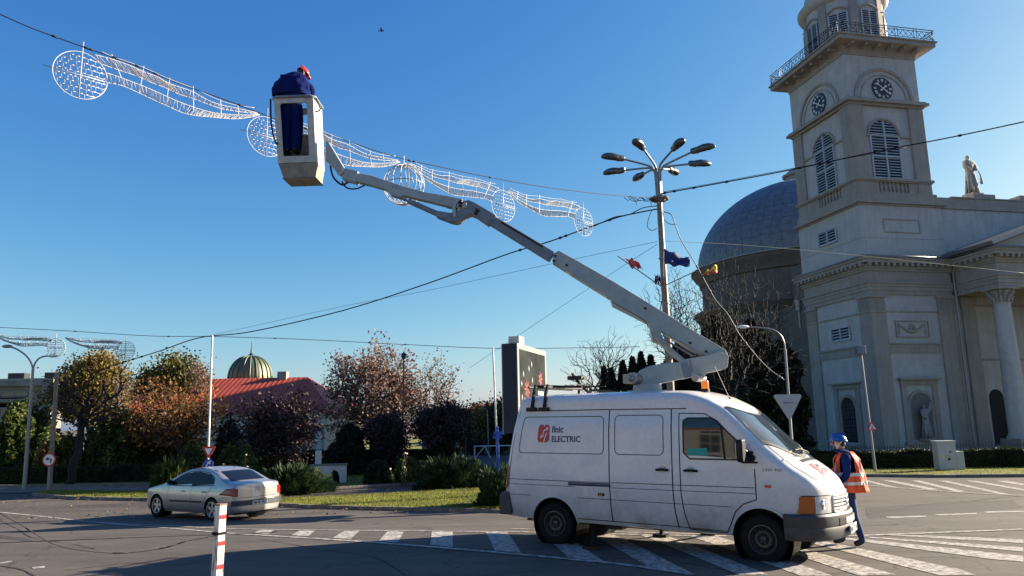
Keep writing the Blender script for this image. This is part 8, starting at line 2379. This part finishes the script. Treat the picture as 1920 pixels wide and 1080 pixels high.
b = MB(); NRb = 20
for j in range(NRb*4):
    pass
vs = []; n_a = NRb*4; n_b = 14
for i in range(n_b+1):
    t = pi/2*i/n_b
    for j in range(n_a):
        a_ = 2*pi*j/n_a; bulge = 1 - .035*(1 - abs(sin(NRb*a_/2)))**1.0 if True else 1
        rr2 = rd*(cos(t)**.82)*bulge + .02; vs.append((rr2*cos(a_), rr2*sin(a_), zd0+.62+hd2*sin(t)))
b.add(vs, [(i*n_a+j, i*n_a+(j+1)%n_a, (i+1)*n_a+(j+1)%n_a, (i+1)*n_a+j) for i in range(n_b) for j in range(n_a)])
dm = b.build('dome_shell', copper, cd, smooth=True)
for j in range(NRb):
    a_ = 2*pi*j/NRb; b = MB(); b.tube([((rd*cos(pi/2*i/10)**.82+.03)*cos(a_), (rd*cos(pi/2*i/10)**.82+.03)*sin(a_), zd0+.62+hd2*sin(pi/2*i/10)+.02) for i in range(10)], .07, 5); b.build('rib', copper, cd, smooth=True)
b = MB(); b.lathe([(.35,0),(.3,.2),(.1,.4),(.05,1.0),(.02,1.6)], 10, (0,0,zd1+.62-.1)); b.build('spike', iron, cd)
# grey apartment building far left
YG = 72.0; g1 = at(107, 715, YG); zG = at(60,712,YG).z; zG2 = at(60,745,YG).z
gb = empty('grey_building', (g1.x, YG, -.62), 0, 'weathered grey rendered building with a flat roof at the far left edge', 'building')
hG = zG+.62
b = MB(); b.box(-26, 0, 0, -1.0, 2, hG-.6); b.box(-1.0, -.6, 0, 0, 1.2, hG); b.build('wall', wall_grey, gb)
b = MB(); b.box(-26.5,-.5,hG-.6,-1.01,2.3,hG-.3); b.box(-26.3,-.4,hG-.3,-1.01,2,hG); b.box(-26,-.25,zG2+.2,-1.01,0,zG2+.5); b.build('roof_edge', wall_grey, gb)
b = MB(); b.box(-26.4,-.4,hG+.003,-.2,2,hG+.12); b.build('roof', galv, gb)
for x in (-5.5, -1.9, -9.5): b = MB(); b.box(x,1,hG+.121,x+1.6,1.9,hG+.75); b.build('chimney', print_black, gb)
windows_on(gb, lambda x, z, d: (x, -d, z), [-4.0,-8.5,-13,-17.5,-22], hG-2.6, hG-1.2, 2.4, wall_grey)
windows_on(gb, lambda x, z, d: (x, -d, z), [-4.0,-8.5,-13,-17.5,-22], 4.2, 6.0, 2.4, wall_grey)
windows_on(gb, lambda x, z, d: (x, -d, z), [-4.0,-8.5,-13,-17.5,-22], 1.0, 2.8, 2.4, wall_grey)
# distant tiled house and pale long building
YD = 100.0; d0, d1 = at(845,790,YD), at(940,790,YD); hD = d0.z+.62; zD = at(880,757,YD+5).z+.62
hs = empty('tiled_house', (d0.x, YD, -.62), 0, 'distant house with an orange tiled hip roof at the end of the street', 'building'); WD = d1.x-d0.x+6
b = MB(); b.box(0,0,0,WD,10,hD); b.build('wall', wall_white, hs)
b = MB(); b.add([(-.5,-.5,hD+.003),(WD+.5,-.5,hD+.003),(WD+.5,10.5,hD+.003),(-.5,10.5,hD+.003),(3,5,zD),(WD-2,5,zD)], [(0,1,5,4),(1,2,5),(2,3,4,5),(3,0,4),(3,2,1,0)]); b.build('roof', roof_tile, hs)
windows_on(hs, lambda x, z, d: (x, -d, z), [1.6+1.7*i for i in range(int((WD-1)/1.7))], hD-2.6, hD-.9, .8, wall_white); windows_on(hs, lambda x, z, d: (x, -d, z), [1.6+1.7*i for i in range(int((WD-1)/1.7))], 1.0, 2.6, .8, wall_white)
pb = at(845, 830, 92); pe = at(1010, 830, 92); lw = empty('pale_street_building', (pb.x+1.5, 92, -.62), radians(-4), 'long low pale building with tall narrow windows beyond the side street', 'building'); WL = pe.x-pb.x+8; hL = at(900,802,92).z+.62
b = MB(); b.box(0,0,0,WL,7,hL); b.build('wall', wall_white, lw); b = MB(); b.box(-.3,-.3,hL+.003,WL+.3,7.3,hL+.35); b.build('roof_edge', roof_tile, lw)
windows_on(lw, lambda x, z, d: (x, -d, z), [1.2+1.9*i for i in range(int((WL-1)/1.9))], .9, hL-.7, .75, wall_grey, mull=False)
kx = at(872, 860, 56); ks = empty('kiosk', (kx.x-3.2, 56, gz(56)), 0, 'small dark-roofed kiosk beside the distant road', 'kiosk')
b = MB(); b.box(0,0,0,2.6,2,2.0); b.build('wall', wall_grey, ks); b = MB(); b.box(-.2,-.3,2.003,2.9,2.2,2.2); b.build('roof', print_black, ks); b = MB(); b.box(.4,-.02,.4,2.2,0.0,1.7); b.build('window', win_glass, ks)
# scattered parked cars glimpsed as pale shapes through the park: too far to tell apart is not built
# building across the street behind the camera, mirrored in the van's glass and paint
ob = empty('street_front_building', (-20, -38, 0), atan2(44, -26), 'pale rendered street building with rows of windows behind the viewpoint', 'building')
LB = 51.0
b = MB(); b.box(0,-.0,0,LB,10,11.0); b.build('wall', street_wall, ob)
b = MB(); b.add([(-.6,-.6,11.003),(LB+.6,-.6,11.003),(LB+.6,10.6,11.003),(-.6,10.6,11.003),(2,5,14.5),(LB-2,5,14.5)], [(0,1,5,4),(1,2,5),(2,3,4,5),(3,0,4),(3,2,1,0)]); b.build('roof', roof_tile, ob)
b = MB(); b.box(0,-.12,3.8,LB,0,4.05); b.build('string_course', street_wall, ob); b = MB(); b.box(-.3,-.4,10.6,LB+.3,.3,11.0); b.build('cornice', street_wall, ob)
for z0 in (1.0, 4.7, 7.7): windows_on(ob, lambda x, z, d: (x, -d, z), [2.0+2.9*i for i in range(17)], z0, z0+1.9, 1.5, street_wall)
